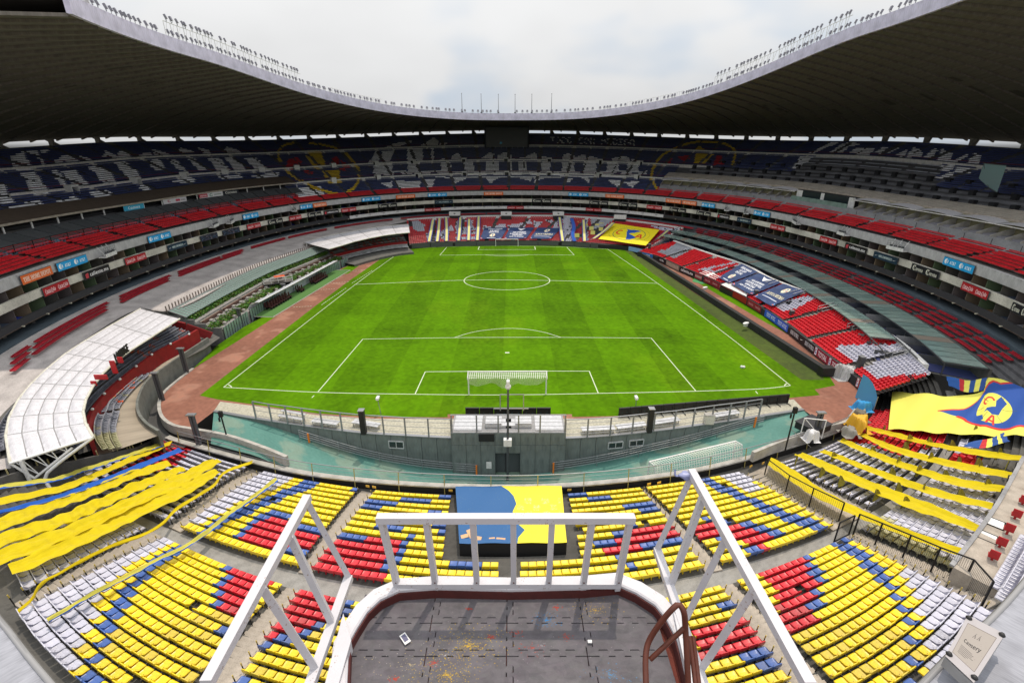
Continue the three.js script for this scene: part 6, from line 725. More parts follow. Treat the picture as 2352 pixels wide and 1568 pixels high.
{ // covered dugout on the left with turf mat
  const A = G(606, 727, .02), B = G(781, 624, .02), d = B.clone().sub(A), L = d.length(); d.normalize(); const nx = V(-d.z, 0, d.x).multiplyScalar(d.x * 0 - d.z > 0 ? 1 : -1); const side = nx.x < 0 ? nx : nx.clone().negate(); // towards the stand
  const t = thing('dugout', 'long translucent arched dugout roof beside the left touchline', 'dugout'); const pr = [[2.5, 0], [2.45, .9], [2.2, 1.6], [1.7, 2.1], [1.1, 2.35], [.4, 2.4]]; const P = (s, [o, h]) => A.clone().addScaledVector(d, s).addScaledVector(side, o).setY(h);
  const n = 22; for (let i = 0; i < n; i++) mesh('roof_panel', sheet(pr.map(q => [P(L * (i + .03) / n, q), P(L * (i + .97) / n, q)])), MT.clear, t); for (let i = 0; i <= n; i++) mesh('rib', pr.slice(1).map((q, j) => rod(P(L * i / n, pr[j]), P(L * i / n, q), .05, 5)), MT.white, t); mesh('front_rail', rod(P(0, pr[5]), P(L, pr[5]), .06, 6), MT.white, t);
  for (let i = 0; i < 11; i++) { const a = P(L * (i + .1) / 11, [2.28, 1.45]), b = P(L * (i + .8) / 11, [1.72, 2.14]), c = P(L * (i + .8) / 11, [2.28, 1.45]); mesh('white_letter_band', [rod(a, b, .07, 4), rod(b, c, .07, 4)], MT.white, t); }
  const mt = struct('turf_mat', sheet([[P(-.2, [-1.6, .02]), P(L + 1.5, [-1.6, .02])], [P(-.2, [2.4, .02]), P(L + 1.5, [2.4, .02])]]), mat(lin(.09, .22, .05), .95, { map: rep(tFine, .7) })); struct('mat_border', [beam(P(-.2, [-1.6, .05]), P(L + 1.5, [-1.6, .05]), .14, .08), beam(P(-.2, [-1.6, .05]), P(-.2, [2.4, .05]), .14, .08), beam(P(L + 1.5, [-1.6, .05]), P(L + 1.5, [2.4, .05]), .14, .08)], MT.concLight);
  let pt = null, ci = 0; for (const [s0, s1] of [[.12, .36], [.47, .52], [.66, .86]]) { const m = Math.round((s1 - s0) * L / .75); for (let i = 0; i < m; i++) for (const o of [1.5, .75]) { const p = P(L * lerp(s0, s1, i / m), [o, .02]); let g; if (!pt) { g = pt = new THREE.Group(); g.name = numbered('dugout_chair'); const m2 = mat(lin(.055, .012, .014), .6); mesh('seat', new RoundedBoxGeometry(.5, .14, .5, 1, .05).translate(0, .45, 0), m2, g); mesh('backrest', new RoundedBoxGeometry(.5, .75, .14, 1, .06).translate(0, .82, .24), m2, g); mesh('leg', box(.3, .4, .3, 0, .2, 0), MT.black, g); scene.add(g); } else { g = pt.clone(); g.name = numbered('dugout_chair'); scene.add(g); } g.position.copy(p); g.rotation.y = Math.atan2(side.x, side.z); ci++; tag(g, `dark red padded chair under the arched dugout roof, ${ordinal[ci - 1]} from the near end`, 'chair', 'padded chairs of the left dugout'); } }
  { const p = P(L * .42, [4.2, .1]); const s = thing('platform_scaffold', 'small scaffold with white rails and orange flag cloth behind the left dugout', 'scaffold', null, p, .6); mesh('deck', box(5, .12, 2.2, 0, 2.2, 0), MT.concDark, s); mesh('railing', [0, 1, 2, 3, 4].map(i => box(.06, 1, .06, -2.4 + i * 1.2, 2.75, 1)).concat([box(5, .06, .06, 0, 3.2, 1), box(5, .06, .06, 0, 2.8, 1)]), MT.white, s); for (const x of [-2.3, 2.3]) for (const z of [-1, 1]) mesh('leg', box(.1, 2.2, .1, x, 1.1, z), MT.steelDark, s); mesh('orange_cloth', new RoundedBoxGeometry(1.8, .08, 1.2, 1, .03).translate(.4, 3.26, .3), mat(lin(.6, .10, .03), .8), s); mesh('side_sheet', box(4.6, 1.9, .05, 0, 1.1, -1.05), MT.dark, s); }
}
// suites on the left of the upper tier: brown canopy, grey booths, glass fronts
{
  const a = -1.97, b = phL + .03, rk = (ph, k) => rake(ph, k / 44);
  const t = thing('suite_canopy', 'long flat brown canopy over the suites on the left of the upper tier', 'canopy'); mesh('roof_sheet', ringSweep(ph => [[8.3, rk(ph, 8) + 1.75], [13.6, rk(ph, 12) + 1.75], [13.6, rk(ph, 12) + 1.95], [8.3, rk(ph, 8) + 1.95]], a, b, 60), MT.brown, t); mesh('edge_trim', ringSweep(ph => [[8.15, rk(ph, 8) + 1.72], [8.28, rk(ph, 8) + 1.72], [8.28, rk(ph, 8) + 2.0], [8.15, rk(ph, 8) + 2.0]], a, b, 60), MT.step, t);
  const N = 17; for (let i = 0; i <= N; i++) { const ph = lerp(a, b, i / N), p = RP(ph, 8.5, rk(ph, 8)); mesh('post', box(.16, 2.2, .16, p.x, p.y + .8, p.z), MT.white, t); }
  mesh('rear_wall', ringSweep(ph => [[12.8, rk(ph, 8)], [13, rk(ph, 8)], [13, rk(ph, 12) + 1.7], [12.8, rk(ph, 12) + 1.7]], a, b, 60), MT.recess, t);
  const s = thing('suite_booths', 'row of sloping grey booths with small glass fronts on the left above the red rows', 'booths'), M = [mat(lin(.085, .095, .105), .8, { map: M14 }), mat(lin(.10, .11, .12), .8, { map: M14 })];
  const n = 24; for (let i = 0; i < n; i++) { const p0 = lerp(a, b, (i + .04) / n), p1 = lerp(a, b, (i + .96) / n), q = ph => [[4.6, rk(ph, 4.4) + .55], [8.2, rk(ph, 8) + .75], [8.2, rk(ph, 8) + .55], [4.6, rk(ph, 4.4) + .35]]; mesh('booth_roof', ringSweep(q, p0, p1, 3), M[i % 2], s); for (let k = 0; k < 5; k++) { const u0 = lerp(p0, p1, (k + .1) / 5), u1 = lerp(p0, p1, (k + .8) / 5); mesh('glass_front', ringSweep(ph => [[4.2, rk(ph, 4) + .0], [4.28, rk(ph, 4) + .0], [4.28, rk(ph, 4) + .55], [4.2, rk(ph, 4) + .55]], u0, u1, 1), mat(lin(.15, .22, .30), .25), s); } const pp = RP(p0, 4.1, rk(p0, 4)); mesh('rail_post', box(.07, 1.1, .07, pp.x, pp.y + .75, pp.z), MT.blackMetal, s); }
  mesh('front_rail', ringSweep(ph => [[4.05, rk(ph, 4) + 1.15], [4.12, rk(ph, 4) + 1.15], [4.12, rk(ph, 4) + 1.22], [4.05, rk(ph, 4) + 1.22]], a, b, 50), MT.blackMetal, s); mesh('base_wall', ringSweep(ph => [[4.0, rk(ph, 4) - .3], [4.3, rk(ph, 4) - .3], [4.3, rk(ph, 4)], [4.0, rk(ph, 4)]], a, b, 50), MT.dark, s);
  const wallH = 1.3; const pnl = [['comex', 283, 330, canvasTex(256, 64, (x, w, h) => { x.fillStyle = '#3aa7cf'; x.fillRect(0, 0, w, h); fitText(x, 'Comex', 'sans-serif', w / 2, h * .54, w * .6, h * .7, '#dff2f8', 'bold'); }), 'light blue panel with white word'], ['v', 374, 428, canvasTex(256, 64, (x, w, h) => { x.fillStyle = '#cfcdd4'; x.fillRect(0, 0, w, h); x.strokeStyle = '#b02a3a'; x.lineWidth = 6; x.beginPath(); x.arc(w * .25, h / 2, h * .2, .6, 5.4); x.stroke(); x.fillStyle = '#c0405c'; for (const u of [.58, .66]) { x.beginPath(); x.arc(w * u, h / 2, h * .24, 0, 7); x.fill(); } fitText(x, 'HSBC', 'sans-serif', w * .86, h * .55, w * .2, h * .4, '#6a5a60', 'bold'); }), 'white panel with red circles'], ['t', 457, 512, canvasTex(256, 64, (x, w, h) => { x.fillStyle = '#d2d2d6'; x.fillRect(0, 0, w, h); x.fillStyle = '#b8344c'; x.fillRect(0, h * .12, w * .34, h * .76); fitText(x, 'TOTAL', 'sans-serif', w * .17, h * .54, w * .28, h * .46, '#eee', 'italic bold'); x.strokeStyle = '#2b7a58'; x.lineWidth = 7; x.beginPath(); x.ellipse(w * .5, h / 2, h * .22, h * .3, .5, 0, 5); x.stroke(); x.fillStyle = '#8d9a94'; x.fillRect(w * .62, h * .42, w * .3, h * .2); }), 'white panel with red end, green ring'], ['c', 513, 548, canvasTex(256, 96, (x, w, h) => { x.fillStyle = '#20242f'; x.fillRect(0, 0, w, h); fitText(x, 'Corona', 'serif', w / 2, h * .54, w * .76, h * .7, '#e4e4da', 'bold'); }), 'dark panel with one pale word']];
  for (const [nm, x0, x1, tx, lab] of pnl) { const k = 8.35, h = rk(-1.4, 8), p0 = phAt(x0, k, h + 1.2), p1 = phAt(x1, k, h + 1.2), A = RP(p0, k, rk(p0, 8) + 1.25), B = RP(p1, k, rk(p1, 8) + 1.25), g = thing('advertising_sign', `${lab} above the grey booths under the brown canopy`, 'advertising panel', null, A.clone().add(B).multiplyScalar(.5), Math.atan2(-(B.z - A.z), B.x - A.x)); mesh('board', box(A.distanceTo(B), 1.0, .08, 0, 0, -.05), MT.steelDark, g); mesh('print', new THREE.PlaneGeometry(A.distanceTo(B) - .05, .95).translate(0, 0, .004), mat(0xffffff, .6, { map: tx }), g); }
}
// ---------------------------------------------------------------- right side and far end
const stand3 = (front, back, hf, hbk, n) => { const F_ = curvePts(front.map(([x, y]) => G(x, y, hf)), 120), B_ = curvePts(back.map(([x, y]) => G(x, y, hbk)), 120); return { F: F_, B: B_, at: (u, v) => { const f = clamp(u, 0, .99999) * 120, i = Math.floor(f); return F_[i].clone().lerp(F_[i + 1], f - i).lerp(B_[i].clone().lerp(B_[i + 1], f - i), v); }, n }; };
function seatStand(S, colour, sectors, name, label, sp = .52) {
  const list = []; for (let j = 0; j < S.n; j++) { const v = (j + .4) / S.n; let L = 0; const P = []; for (let i = 0; i <= 120; i++) { P.push(S.at(i / 120, v)); if (i) L += P[i].distanceTo(P[i - 1]); } const m = Math.floor(L / sp); for (let i = 0; i < m; i++) { const u = (i + .5) / m, p = S.at(u, v), s = seen(p); if (sectors.some(a => Math.abs(u - a) * L < .55)) continue; const c = colour(s[0], s[1], u, v); if (!c) continue; const q = S.at(u + .004, v), d = q.clone().sub(p); list.push({ p: p.setY(p.y - .30), turn: Math.atan2(-d.z, d.x) + Math.PI, c: vary(seatCol[c] || c, .1), s: sp / .52 * .92 }); } }
  const W = []; for (let i = 0; i <= 120; i++) { const q = []; for (let j = 0; j < S.n; j++) { const a = S.at(i / 120, (j - .02) / S.n), b = S.at(i / 120, (j + .98) / S.n), h = S.at(i / 120, (j + .4) / S.n).y - .32; q.push(a.setY(h), b.setY(h)); } W.push(q); } struct('stand_steps', sweep(W), mat(lin(.16, .155, .15), .95, { map: M4 }));
  instances(name, seatGeo, plastic, list, label, 'seats'); return S;
}
// right lower stand
const rf = [[1468, 577], [1479, 580], [1511, 588], [1561, 610], [1614, 632], [1649, 647], [1734, 693], [1764, 711], [1812, 744], [1874, 791], [1912, 820], [1972, 862], [2016, 900]], rb = [[1545, 556], [1556, 560], [1588, 572], [1640, 590], [1690, 606], [1719, 618], [1764, 643], [1806, 660], [1874, 685], [1939, 719], [1980, 742], [2052, 786], [2136, 862]];
const RS = stand3(rf, rb, 1.15, 3.0, 13);
const rPol = [['white', [[1772, 701], [1855, 682], [1876, 686], [1852, 697], [1824, 713], [1794, 718]]], ['white', [[1600, 622], [1690, 603], [1704, 612], [1640, 628]]], ['red', [[1628, 620], [1690, 607], [1694, 610], [1640, 624]]], ['white', [[1914, 796], [2053, 794], [2080, 805], [2160, 862], [2072, 864], [2012, 874]]], ['black', [[2072, 863], [2090, 866], [2125, 885], [2100, 890]]], ['grey', [[1552, 557], [1592, 574], [1548, 596], [1508, 582]]], ['red', [[1515, 575], [1548, 557], [1556, 559], [1524, 578]]]];
seatStand(RS, (x, y) => { let c = 'red'; for (const [k, q] of rPol) if (inPoly(x, y, q)) c = k; if (c === 'white' && x < 1880 && x > 1760 && rnd() < .12) c = 'black'; return c; }, [.12, .235, .345, .43, .52, .60, .70, .80, .92], 'right_stand_seats', 'red and white seats in the lower stand on the right');
{
  const t = thing('white_wall', 'white wall along the back of the lower right stand', 'wall'); mesh('wall', wallAlong(RS.B.slice(0, 118).map(p => V(p.x + .35, 3, p.z)), 2.2, 3.45, .55), MT.white, t);
  struct('stand_front', wallAlong(RS.F.map(p => V(p.x - .25, 0, p.z + .05)), -.2, 1.05, .3), MT.dark);
  const ap = [.12, .235, .345, .52, .60, .70, .80, .92]; let i = 0; for (const u of ap) { const s = thing('aisle_stairs', `pale concrete steps in the lower right stand, ${ordinal[i++]} aisle from the far end`, 'stairs'); for (let j = 0; j < 12; j++) { const p = RS.at(u, (j + .5) / 12), q = RS.at(u + .003, (j + .5) / 12); const m = mesh('step', box(1.0, .26, .42), MT.conc, s); m.position.set(p.x, p.y - .3, p.z); m.rotation.y = Math.atan2(-(q.z - p.z), q.x - p.x); }
    if (u > .4) { const a = RS.at(u, .68), b = RS.at(u, .98), g = thing('handrail', `grey double handrail at the top of the ${ordinal[i - 1]} aisle of the lower right stand`, 'handrail'); for (const o of [-.5, .5]) for (const hh of [.35, .8]) mesh('rail', rod(V(a.x, a.y + hh, a.z + o), V(b.x, b.y + hh, b.z + o), .05, 5), MT.steel, g); for (const q of [a, b]) for (const o of [-.5, .5]) mesh('post', rod(V(q.x, q.y - .2, q.z + o), V(q.x, q.y + .8, q.z + o), .05, 5), MT.steel, g); } }
}
const crest = (x, cx, cy, r, sq = 1) => { x.save(); x.translate(cx, cy); x.scale(1, sq); x.fillStyle = '#f1ecc8'; x.beginPath(); x.arc(0, 0, r, 0, 7); x.fill(); x.strokeStyle = '#27406e'; x.lineWidth = r * .09; x.beginPath(); x.arc(0, 0, r * .93, 0, 7); x.stroke(); x.fillStyle = '#274c93'; x.beginPath(); x.moveTo(-r * .25, -r * .7); x.lineTo(r * .35, -r * .6); x.lineTo(r * .15, -r * .1); x.lineTo(r * .4, r * .2); x.lineTo(r * .1, r * .75); x.lineTo(-r * .05, r * .2); x.lineTo(-r * .1, -.1 * r); x.fill(); x.fillStyle = '#b8283a'; x.font = `bold ${r * .75}px sans-serif`; x.textAlign = 'center'; x.textBaseline = 'middle'; x.fillText('C', -r * .55, -r * .05); x.fillText('A', r * .58, r * .12); x.restore(); };
const splash = (x, w, h) => { for (const [u, v] of [[.04, .9], [.93, .93], [.08, .96]]) { const c = ['#d0403c', '#e6763a', '#5f9ad8']; for (let i = 0; i < 6; i++) { x.fillStyle = c[i % 3]; x.beginPath(); x.ellipse(w * u + rr(-18, 18), h * v + rr(-12, 12), rr(5, 18), rr(3, 8), rr(0, 3), 0, 7); x.fill(); } } };
const navyBg = (x, w, h) => { x.fillStyle = '#1d3460'; x.fillRect(0, 0, w, h); for (let i = 0; i < 60; i++) { x.fillStyle = `rgba(${70 + rr(0, 40)},${100 + rr(0, 30)},160,.10)`; x.beginPath(); x.ellipse(rnd() * w, rnd() * h, rr(20, 80), rr(6, 30), 0, 0, 7); x.fill(); } splash(x, w, h); };
const tarpTex = [canvasTex(512, 384, (x, w, h) => { navyBg(x, w, h); ['DESCARGA', 'LA APP', 'OFICIAL'].forEach((s, i) => fitText(x, s, 'sans-serif', w / 2, h * (.13 + .14 * i), w * [.62, .4, .46][i], h * .14, '#eef0f4', 'bold')); crest(x, w / 2, h * .68, h * .17, .9); x.fillStyle = '#dfe4ee'; x.fillRect(w * .3, h * .9, w * .4, h * .025); }),
  canvasTex(512, 384, (x, w, h) => { navyBg(x, w, h); x.fillStyle = '#eef0f4'; x.beginPath(); x.moveTo(w * .32, h * .06); x.lineTo(w * .47, h * .1); x.lineTo(w * .53, h * .1); x.lineTo(w * .68, h * .06); x.lineTo(w * .58, h * .2); x.lineTo(w * .52, h * .28); x.lineTo(w * .44, h * .2); x.fill(); ['VOLVEREMOS', 'A ESTAR JUNTOS.', 'GRACIAS', 'POR TU APOYO'].forEach((s, i) => fitText(x, s, 'sans-serif', w / 2, h * (.42 + .13 * i), w * [.56, .72, .44, .64][i], h * .12, '#eef0f4', 'bold')); }),
  canvasTex(512, 384, (x, w, h) => { navyBg(x, w, h); crest(x, w / 2, h * .26, h * .17, .9); fitText(x, 'AZULCREMA', 'serif', w / 2, h * .6, w * .8, h * .17, '#e8dfb8', 'bold'); x.fillStyle = '#dfe4ee'; x.fillRect(w * .14, h * .76, w * .72, h * .03); })];
function tarp(quad, tex, label, lift = .1) { // quad: back left, back right, front right, front left as points
  const t = thing('tarp', label, 'tarp'), rows = [], n = 12; for (let j = 0; j <= n; j++) { const r = []; for (let i = 0; i <= n; i++) { const u = i / n, v = j / n, p = quad[0].clone().lerp(quad[1], u).lerp(quad[3].clone().lerp(quad[2], u), v); p.y += lift + .035 * Math.sin(v * 40) + .03 * Math.sin(u * 9 + v * 5); r.push(p); } rows.push(r); }
  const g = sheet(rows), uv = g.attributes.uv; for (let j = 0; j <= n; j++) for (let i = 0; i <= n; i++) uv.setXY(j * (n + 1) + i, i / n, 1 - j / n); mesh('cloth', g, mat(0xffffff, .7, { map: tex }), t); return t;
}
{ // navy tarps over the right rows: seen from the pitch side, their top edge lies at the back of the stand
  const uOf = (px, py) => { let b = 0, m = 1e9; for (let i = 0; i <= 400; i++) { const s = seen(RS.at(i / 400, .98)), d = Math.hypot(s[0] - px, s[1] - py); if (d < m) { m = d; b = i / 400; } } return b; }, uF = (px, py) => { let b = 0, m = 1e9; for (let i = 0; i <= 400; i++) { const s = seen(RS.at(i / 400, .04)), d = Math.hypot(s[0] - px, s[1] - py); if (d < m) { m = d; b = i / 400; } } return b; };
  const bk = [[1702, 613], [1744, 630], [1798, 652], [1852, 678]].map(q => uOf(...q)), fr = [[1647, 640], [1676, 656], [1728, 684], [1778, 706]].map(q => uF(...q)); const lab = ['navy tarp with white lettering above a round crest, leftmost of three on the right stand', 'navy tarp with white bird and lettering, middle of three on the right stand', 'navy tarp with round crest above cream lettering, rightmost of three on the right stand'];
  for (let i = 0; i < 3; i++) { const e = .004, a = bk[i] + e, b = bk[i + 1] - e, c = fr[i] + e, d = fr[i + 1] - e; tarp([RS.at(a, .97), RS.at(b, .97), RS.at(d, .04), RS.at(c, .04)], tarpTex[i], lab[i], .6); }
}
// boards along the front of the right stand
const boardTex = (bg, list, w = 512, h = 96) => canvasTex(w, h, x => { x.fillStyle = bg; x.fillRect(0, 0, w, h); list(x, w, h); });
const total = (x, cx, cy, r) => { x.fillStyle = '#e9e6ee'; x.fillRect(cx - r * 1.2, cy - r * 1.5, r * 2.4, r * 3); x.lineWidth = r * .5; x.strokeStyle = '#3a55a4'; x.beginPath(); x.arc(cx, cy, r * .7, .4, 5.2); x.stroke(); x.strokeStyle = '#c84040'; x.beginPath(); x.arc(cx, cy, r * .5, 3.4, 5.4); x.stroke(); };
function frontBoard(P, tex, label, h0 = .25, h1 = 1.25, name = 'advertising_board') { const t = thing(name, label, 'advertising board'); const c = curvePts(P, 10), rows = [c.map(p => V(p.x, h1, p.z)), c.map(p => V(p.x, h0, p.z))]; const g = sheet(rows), uv = g.attributes.uv; for (let i = 0; i <= 10; i++) { uv.setXY(i, i / 10, 1); uv.setXY(11 + i, i / 10, 0); } mesh('print', g, mat(0xffffff, .55, { map: tex }), t); mesh('board', wallAlong(c, h0 - .02, h1 + .02, .12, P.off || .62), MT.steelDark, t); return t; }
{
  const seg = (x0, x1) => { const o = []; for (let i = 0; i <= 6; i++) { const x = lerp(x0, x1, i / 6); let best = 0, m = 1e9; for (let k = 0; k <= 240; k++) { const p = RS.F[Math.min(120, k >> 1)].clone(); if (k & 1 && k < 239) p.lerp(RS.F[(k >> 1) + 1], .5); const s = seen(V(p.x - .45, 1.1, p.z)); if (Math.abs(s[0] - x) < m) { m = Math.abs(s[0] - x); best = p; } } o.push(V(best.x - .5, 0, best.z + .1)); } return o; };
  const mar = '#7f1029';
  const L = [[1476, 1500, boardTex('#2f6fb8', (x, w, h) => { fitText(x, 'AT&T', 'sans-serif', w / 2, h / 2, w * .5, h * .6, '#fff', 'bold'); }), 'bright blue board at the far end of the right stand front'], [1512, 1530, boardTex('#15161c', (x, w, h) => fitText(x, 'nu Pro', 'sans-serif', w / 2, h / 2, w * .5, h * .6, '#ddd', 'bold')), 'dark board with pale letters beside the bright blue one on the right stand front'], [1531, 1561, boardTex('#8d7a6c', (x, w, h) => { for (let i = 0; i < 9; i++) { x.fillStyle = '#b9a89a'; x.fillRect(w * (.05 + i * .1), h * .2, w * .05, h * .6); } }), 'beige brown board on the right stand front'], [1562, 1596, boardTex('#17171a', (x, w, h) => fitText(x, 'caliente.mx', 'sans-serif', w / 2, h / 2, w * .85, h * .7, '#eee', 'bold')), 'black board with white lowercase letters on the right stand front'], [1597, 1614, boardTex('#8c2a35', (x, w, h) => { for (let i = 0; i < 6; i++) { x.fillStyle = '#c9b8b4'; x.fillRect(w * (.08 + i * .15), h * .3, w * .08, h * .4); } }), 'short brownish red board with pale letters on the right stand front'],
    ...[0, 1, 2, 3].map(i => [1618 + i * 33, 1650 + i * 33, boardTex(i === 2 ? '#8e0d12' : mar, (x, w, h) => { if (i !== 2) for (const u of [.25, .75]) fitText(x, 'Coca-Cola', 'serif', w * u, h / 2, w * .34, h * .5, '#d89aa2', 'italic bold'); }), `dark red board below the navy tarps, ${ordinal[i]} of four from the far end`]),
    [1757, 1812, boardTex('#1a56c4', (x, w, h) => { for (const u of [.27, .76]) fitText(x, 'TEST ATIC', 'sans-serif', w * u, h * .52, w * .38, h * .72, '#cfe0f8', 'bold'); }), 'long bright blue board with pale thin letters on the right stand front'], [1815, 1872, boardTex('#15171e', (x, w, h) => { for (const u of [.2, .8]) fitText(x, 'NIKE FUTBOL', 'sans-serif', w * u, h * .52, w * .34, h * .7, '#d6d8dc', 'bold'); swoosh(x, w * .5, h * .5, w * .12); }), 'black board with white capitals and a check mark on the right stand front'],
    ...[[1873, 1904], [1905, 1938], [1970, 1994], [1995, 2016]].map(([a, b], i) => [a, b, boardTex(i > 1 ? '#8c1216' : '#8f1c35', (x, w, h) => { total(x, w * .1, h / 2, h * .3); fitText(x, 'TOTAL', 'sans-serif', w * .58, h * .54, w * .62, h * .84, '#efe3e6', 'bold'); }), `dark red board with white capitals, ${ordinal[i]} of four at near end of right stand`])];
  for (const [a, b, t, l] of L) { const P = seg(a, b); P.off = -.62 + 0; frontBoard(P, t, l, .2, 1.3); }
  for (const [x, y, ty, l] of [[1417 + 182, 624, 607, 'by the black board'], [1733, 695, 669, 'at the rightmost navy tarp'], [1814, 742, 716, 'between the blue and the black board'], [1969, 862, 822, 'beside the silver covered equipment'], [1323 + 167, 585, 562, 'at the far right corner']]) { const p = G(x, y, .3), q = GZ(x, ty, p.z), t = thing('speaker_column', `dark grey loudspeaker column ${l} on the right`, 'loudspeaker'); mesh('cabinet', new RoundedBoxGeometry(.55, q.y + .4, .55, 1, .05).translate(p.x, q.y / 2, p.z), mat(lin(.05, .05, .055), .6), t); mesh('cap', box(.6, .08, .6, p.x, q.y + .2, p.z), MT.steel, t); }
  // two low team benches with white roofs, mats
  for (const [a, b, l] of [[[1607, 640], [1646, 657], 'farther'], [[1657, 668], [1716, 697], 'nearer']]) { const A = G(a[0], a[1], .02), B = G(b[0], b[1], .02), c = A.clone().add(B).multiplyScalar(.5), W = A.distanceTo(B), t = thing('team_bench', `low team shelter with white roof beside the right track, the ${l} of two`, 'shelter', null, c, Math.atan2(-(B.z - A.z), B.x - A.x)); mesh('roof_sheet', box(W, .08, 1.7).rotateX(.28).translate(0, 1.5, -.5), MT.white, t); mesh('front_wall', box(W, 1.05, .08, 0, .5, .35), MT.black, t); for (const s of [-1, 1]) mesh('side_wall', box(.08, 1.6, 1.6, s * W / 2, .8, -.5), mat(lin(.02, .02, .05), .5), t); mesh('bench_seat', box(W - .3, .1, .5, 0, .5, -.8), MT.redDark, t); }
  struct('green_mat', poly(Gs([[1596, 638], [1625, 650], [1612, 652], [1590, 646]], .03), .03), mat(lin(.05, .24, .08), .8)); struct('red_mat', poly(Gs([[1640, 655], [1668, 664], [1656, 669], [1634, 656]], .03), .03), mat(lin(.42, .06, .07), .8));
  for (const [x, y, l] of [[1620, 660, 'beside the red mat'], [1714, 742, 'halfway along the board beside the right touchline'], [1498, 583, 'at its far end']]) { const p = G(x, y, 1.05); const o = mesh('camera_cover', [new THREE.SphereGeometry(.45, 10, 8).scale(1.5, .35, .7), box(.5, .5, .4, 0, -.2, 0)], MT.white); o.position.copy(p); o.rotation.y = .6; tag(o, `small white cover lying on the black board ${l}`, 'cover'); }
}
{ // silver sheeted equipment and tarpaulin bags at the right bend
  const drape = (sd, flat) => { const n = 18, rows = []; for (let j = 0; j <= n; j++) { const r = []; for (let i = 0; i <= n; i++) { const u = i / n * 2 - 1, v = j / n * 2 - 1, a = Math.atan2(v, u), R = Math.hypot(u, v) / (.82 + .22 * Math.sin(a * 3 + sd) + .1 * Math.sin(a * 7 + sd)), d = clamp(1.12 - R, 0, 1); let h = Math.min(1, d * 2.6) * (.55 + .45 * Math.max(fbm(u * 1.4 + sd + 9, v * 1.4 + 5, 2), .35)); h += .16 * Math.abs(Math.sin(a * 6 + fbm(u * 2 + sd, v * 2, 2) * 5)) * clamp(R, 0, 1) * (h > .02 ? 1 : 0) * (flat ? 1 : .7); r.push(V(u, h, v)); } rows.push(r); } const g = sheet(rows, true); if (!flat) return g; const q = g.toNonIndexed(); q.computeVertexNormals(); return q; };
  const blob = (name, label, px, py, sx, sy, sz, m, sd, turn = 0) => { const g = drape(sd, sd === 3); g.scale(sx, sy * 1.35, sz); const o = mesh(name, g, m), c = G(px, py, .02); o.position.set(c.x, .03, c.z); o.rotation.y = turn; return tag(o, label, 'sheeted equipment'); };
  blob('covered_equipment', 'heap of equipment under a crumpled silver sheet at the right bend of the track', 1942, 866, 1.55, 1.25, 1.2, mat(lin(.42, .42, .43), .32, { metalness: .35, bumpMap: rep(tMott, 1.2), bumpScale: .05 }), 3);
  blob('blue_bag', 'bright blue tarpaulin bundle behind the kerb at the right bend', 1979, 940, .95, .8, .7, mat(lin(.03, .26, .55), .5), 8); blob('yellow_bag', 'orange yellow tarpaulin bundle behind the kerb at the right bend', 1970, 984, .85, 1.1, 1.1, mat(lin(.62, .34, .015), .6), 15); blob('brown_bag', 'brown net bundle beside the orange yellow bundle at the right bend', 1975, 962, .7, .8, .8, mat(lin(.15, .13, .10), .9), 22); blob('net_heap', 'striped grey net heap below the orange yellow bundle at the right bend', 1951, 997, .8, .6, .8, mat(lin(.22, .21, .19), .95), 29);
  blob('white_sack', 'white plastic sack at the right end of the green ramp', 1862, 1010, .7, .9, .55, mat(lin(.6, .6, .62), .6), 33);
  { const p = G(2005, 950, -.4), t = thing('blue_sail', 'upright light blue sheet beside the black seats at the right bend', 'sheet'); mesh('cloth', sheet([[0, .25, .5, .75, 1].map(u => V(p.x + .2 * Math.sin(u * 3), p.y + 3.2 - 1.4 * (1 - u) * (1 - u), p.z - u * 2.8)), [0, .25, .5, .75, 1].map(u => V(p.x + .1 * Math.sin(u * 5), p.y + .3, p.z - u * 2.8))]), mat(lin(.08, .30, .52), .6), t); mesh('pole', rod(V(p.x, p.y - .3, p.z), V(p.x, p.y + 2, p.z), .04), MT.steel, t); }
  { const p = G(1866, 985, .05), t = thing('black_crate', 'flat black crate at the right end of the green ramp', 'crate', null, p, .5); mesh('body', new RoundedBoxGeometry(2.6, .7, 2.0, 1, .05).translate(0, .35, 0), MT.black, t); mesh('lid', box(2.7, .06, 2.1, 0, .72, 0), mat(lin(.03, .03, .035), .5), t); }
  { const p = G(1838, 1002, -.2), t = thing('gate_frame', 'white tubular gate frame at the right end of the green ramp', 'gate'); mesh('frame', [rod(p, p.clone().add(V(0, 2, 0)), .05), rod(p.clone().add(V(1.8, 0, .4)), p.clone().add(V(1.8, 2, .4)), .05), rod(p.clone().add(V(0, 2, 0)), p.clone().add(V(1.8, 2, .4)), .05), rod(p.clone().add(V(0, 2, 0)), p.clone().add(V(1.8, .1, .4)), .04)], MT.white, t); }
}
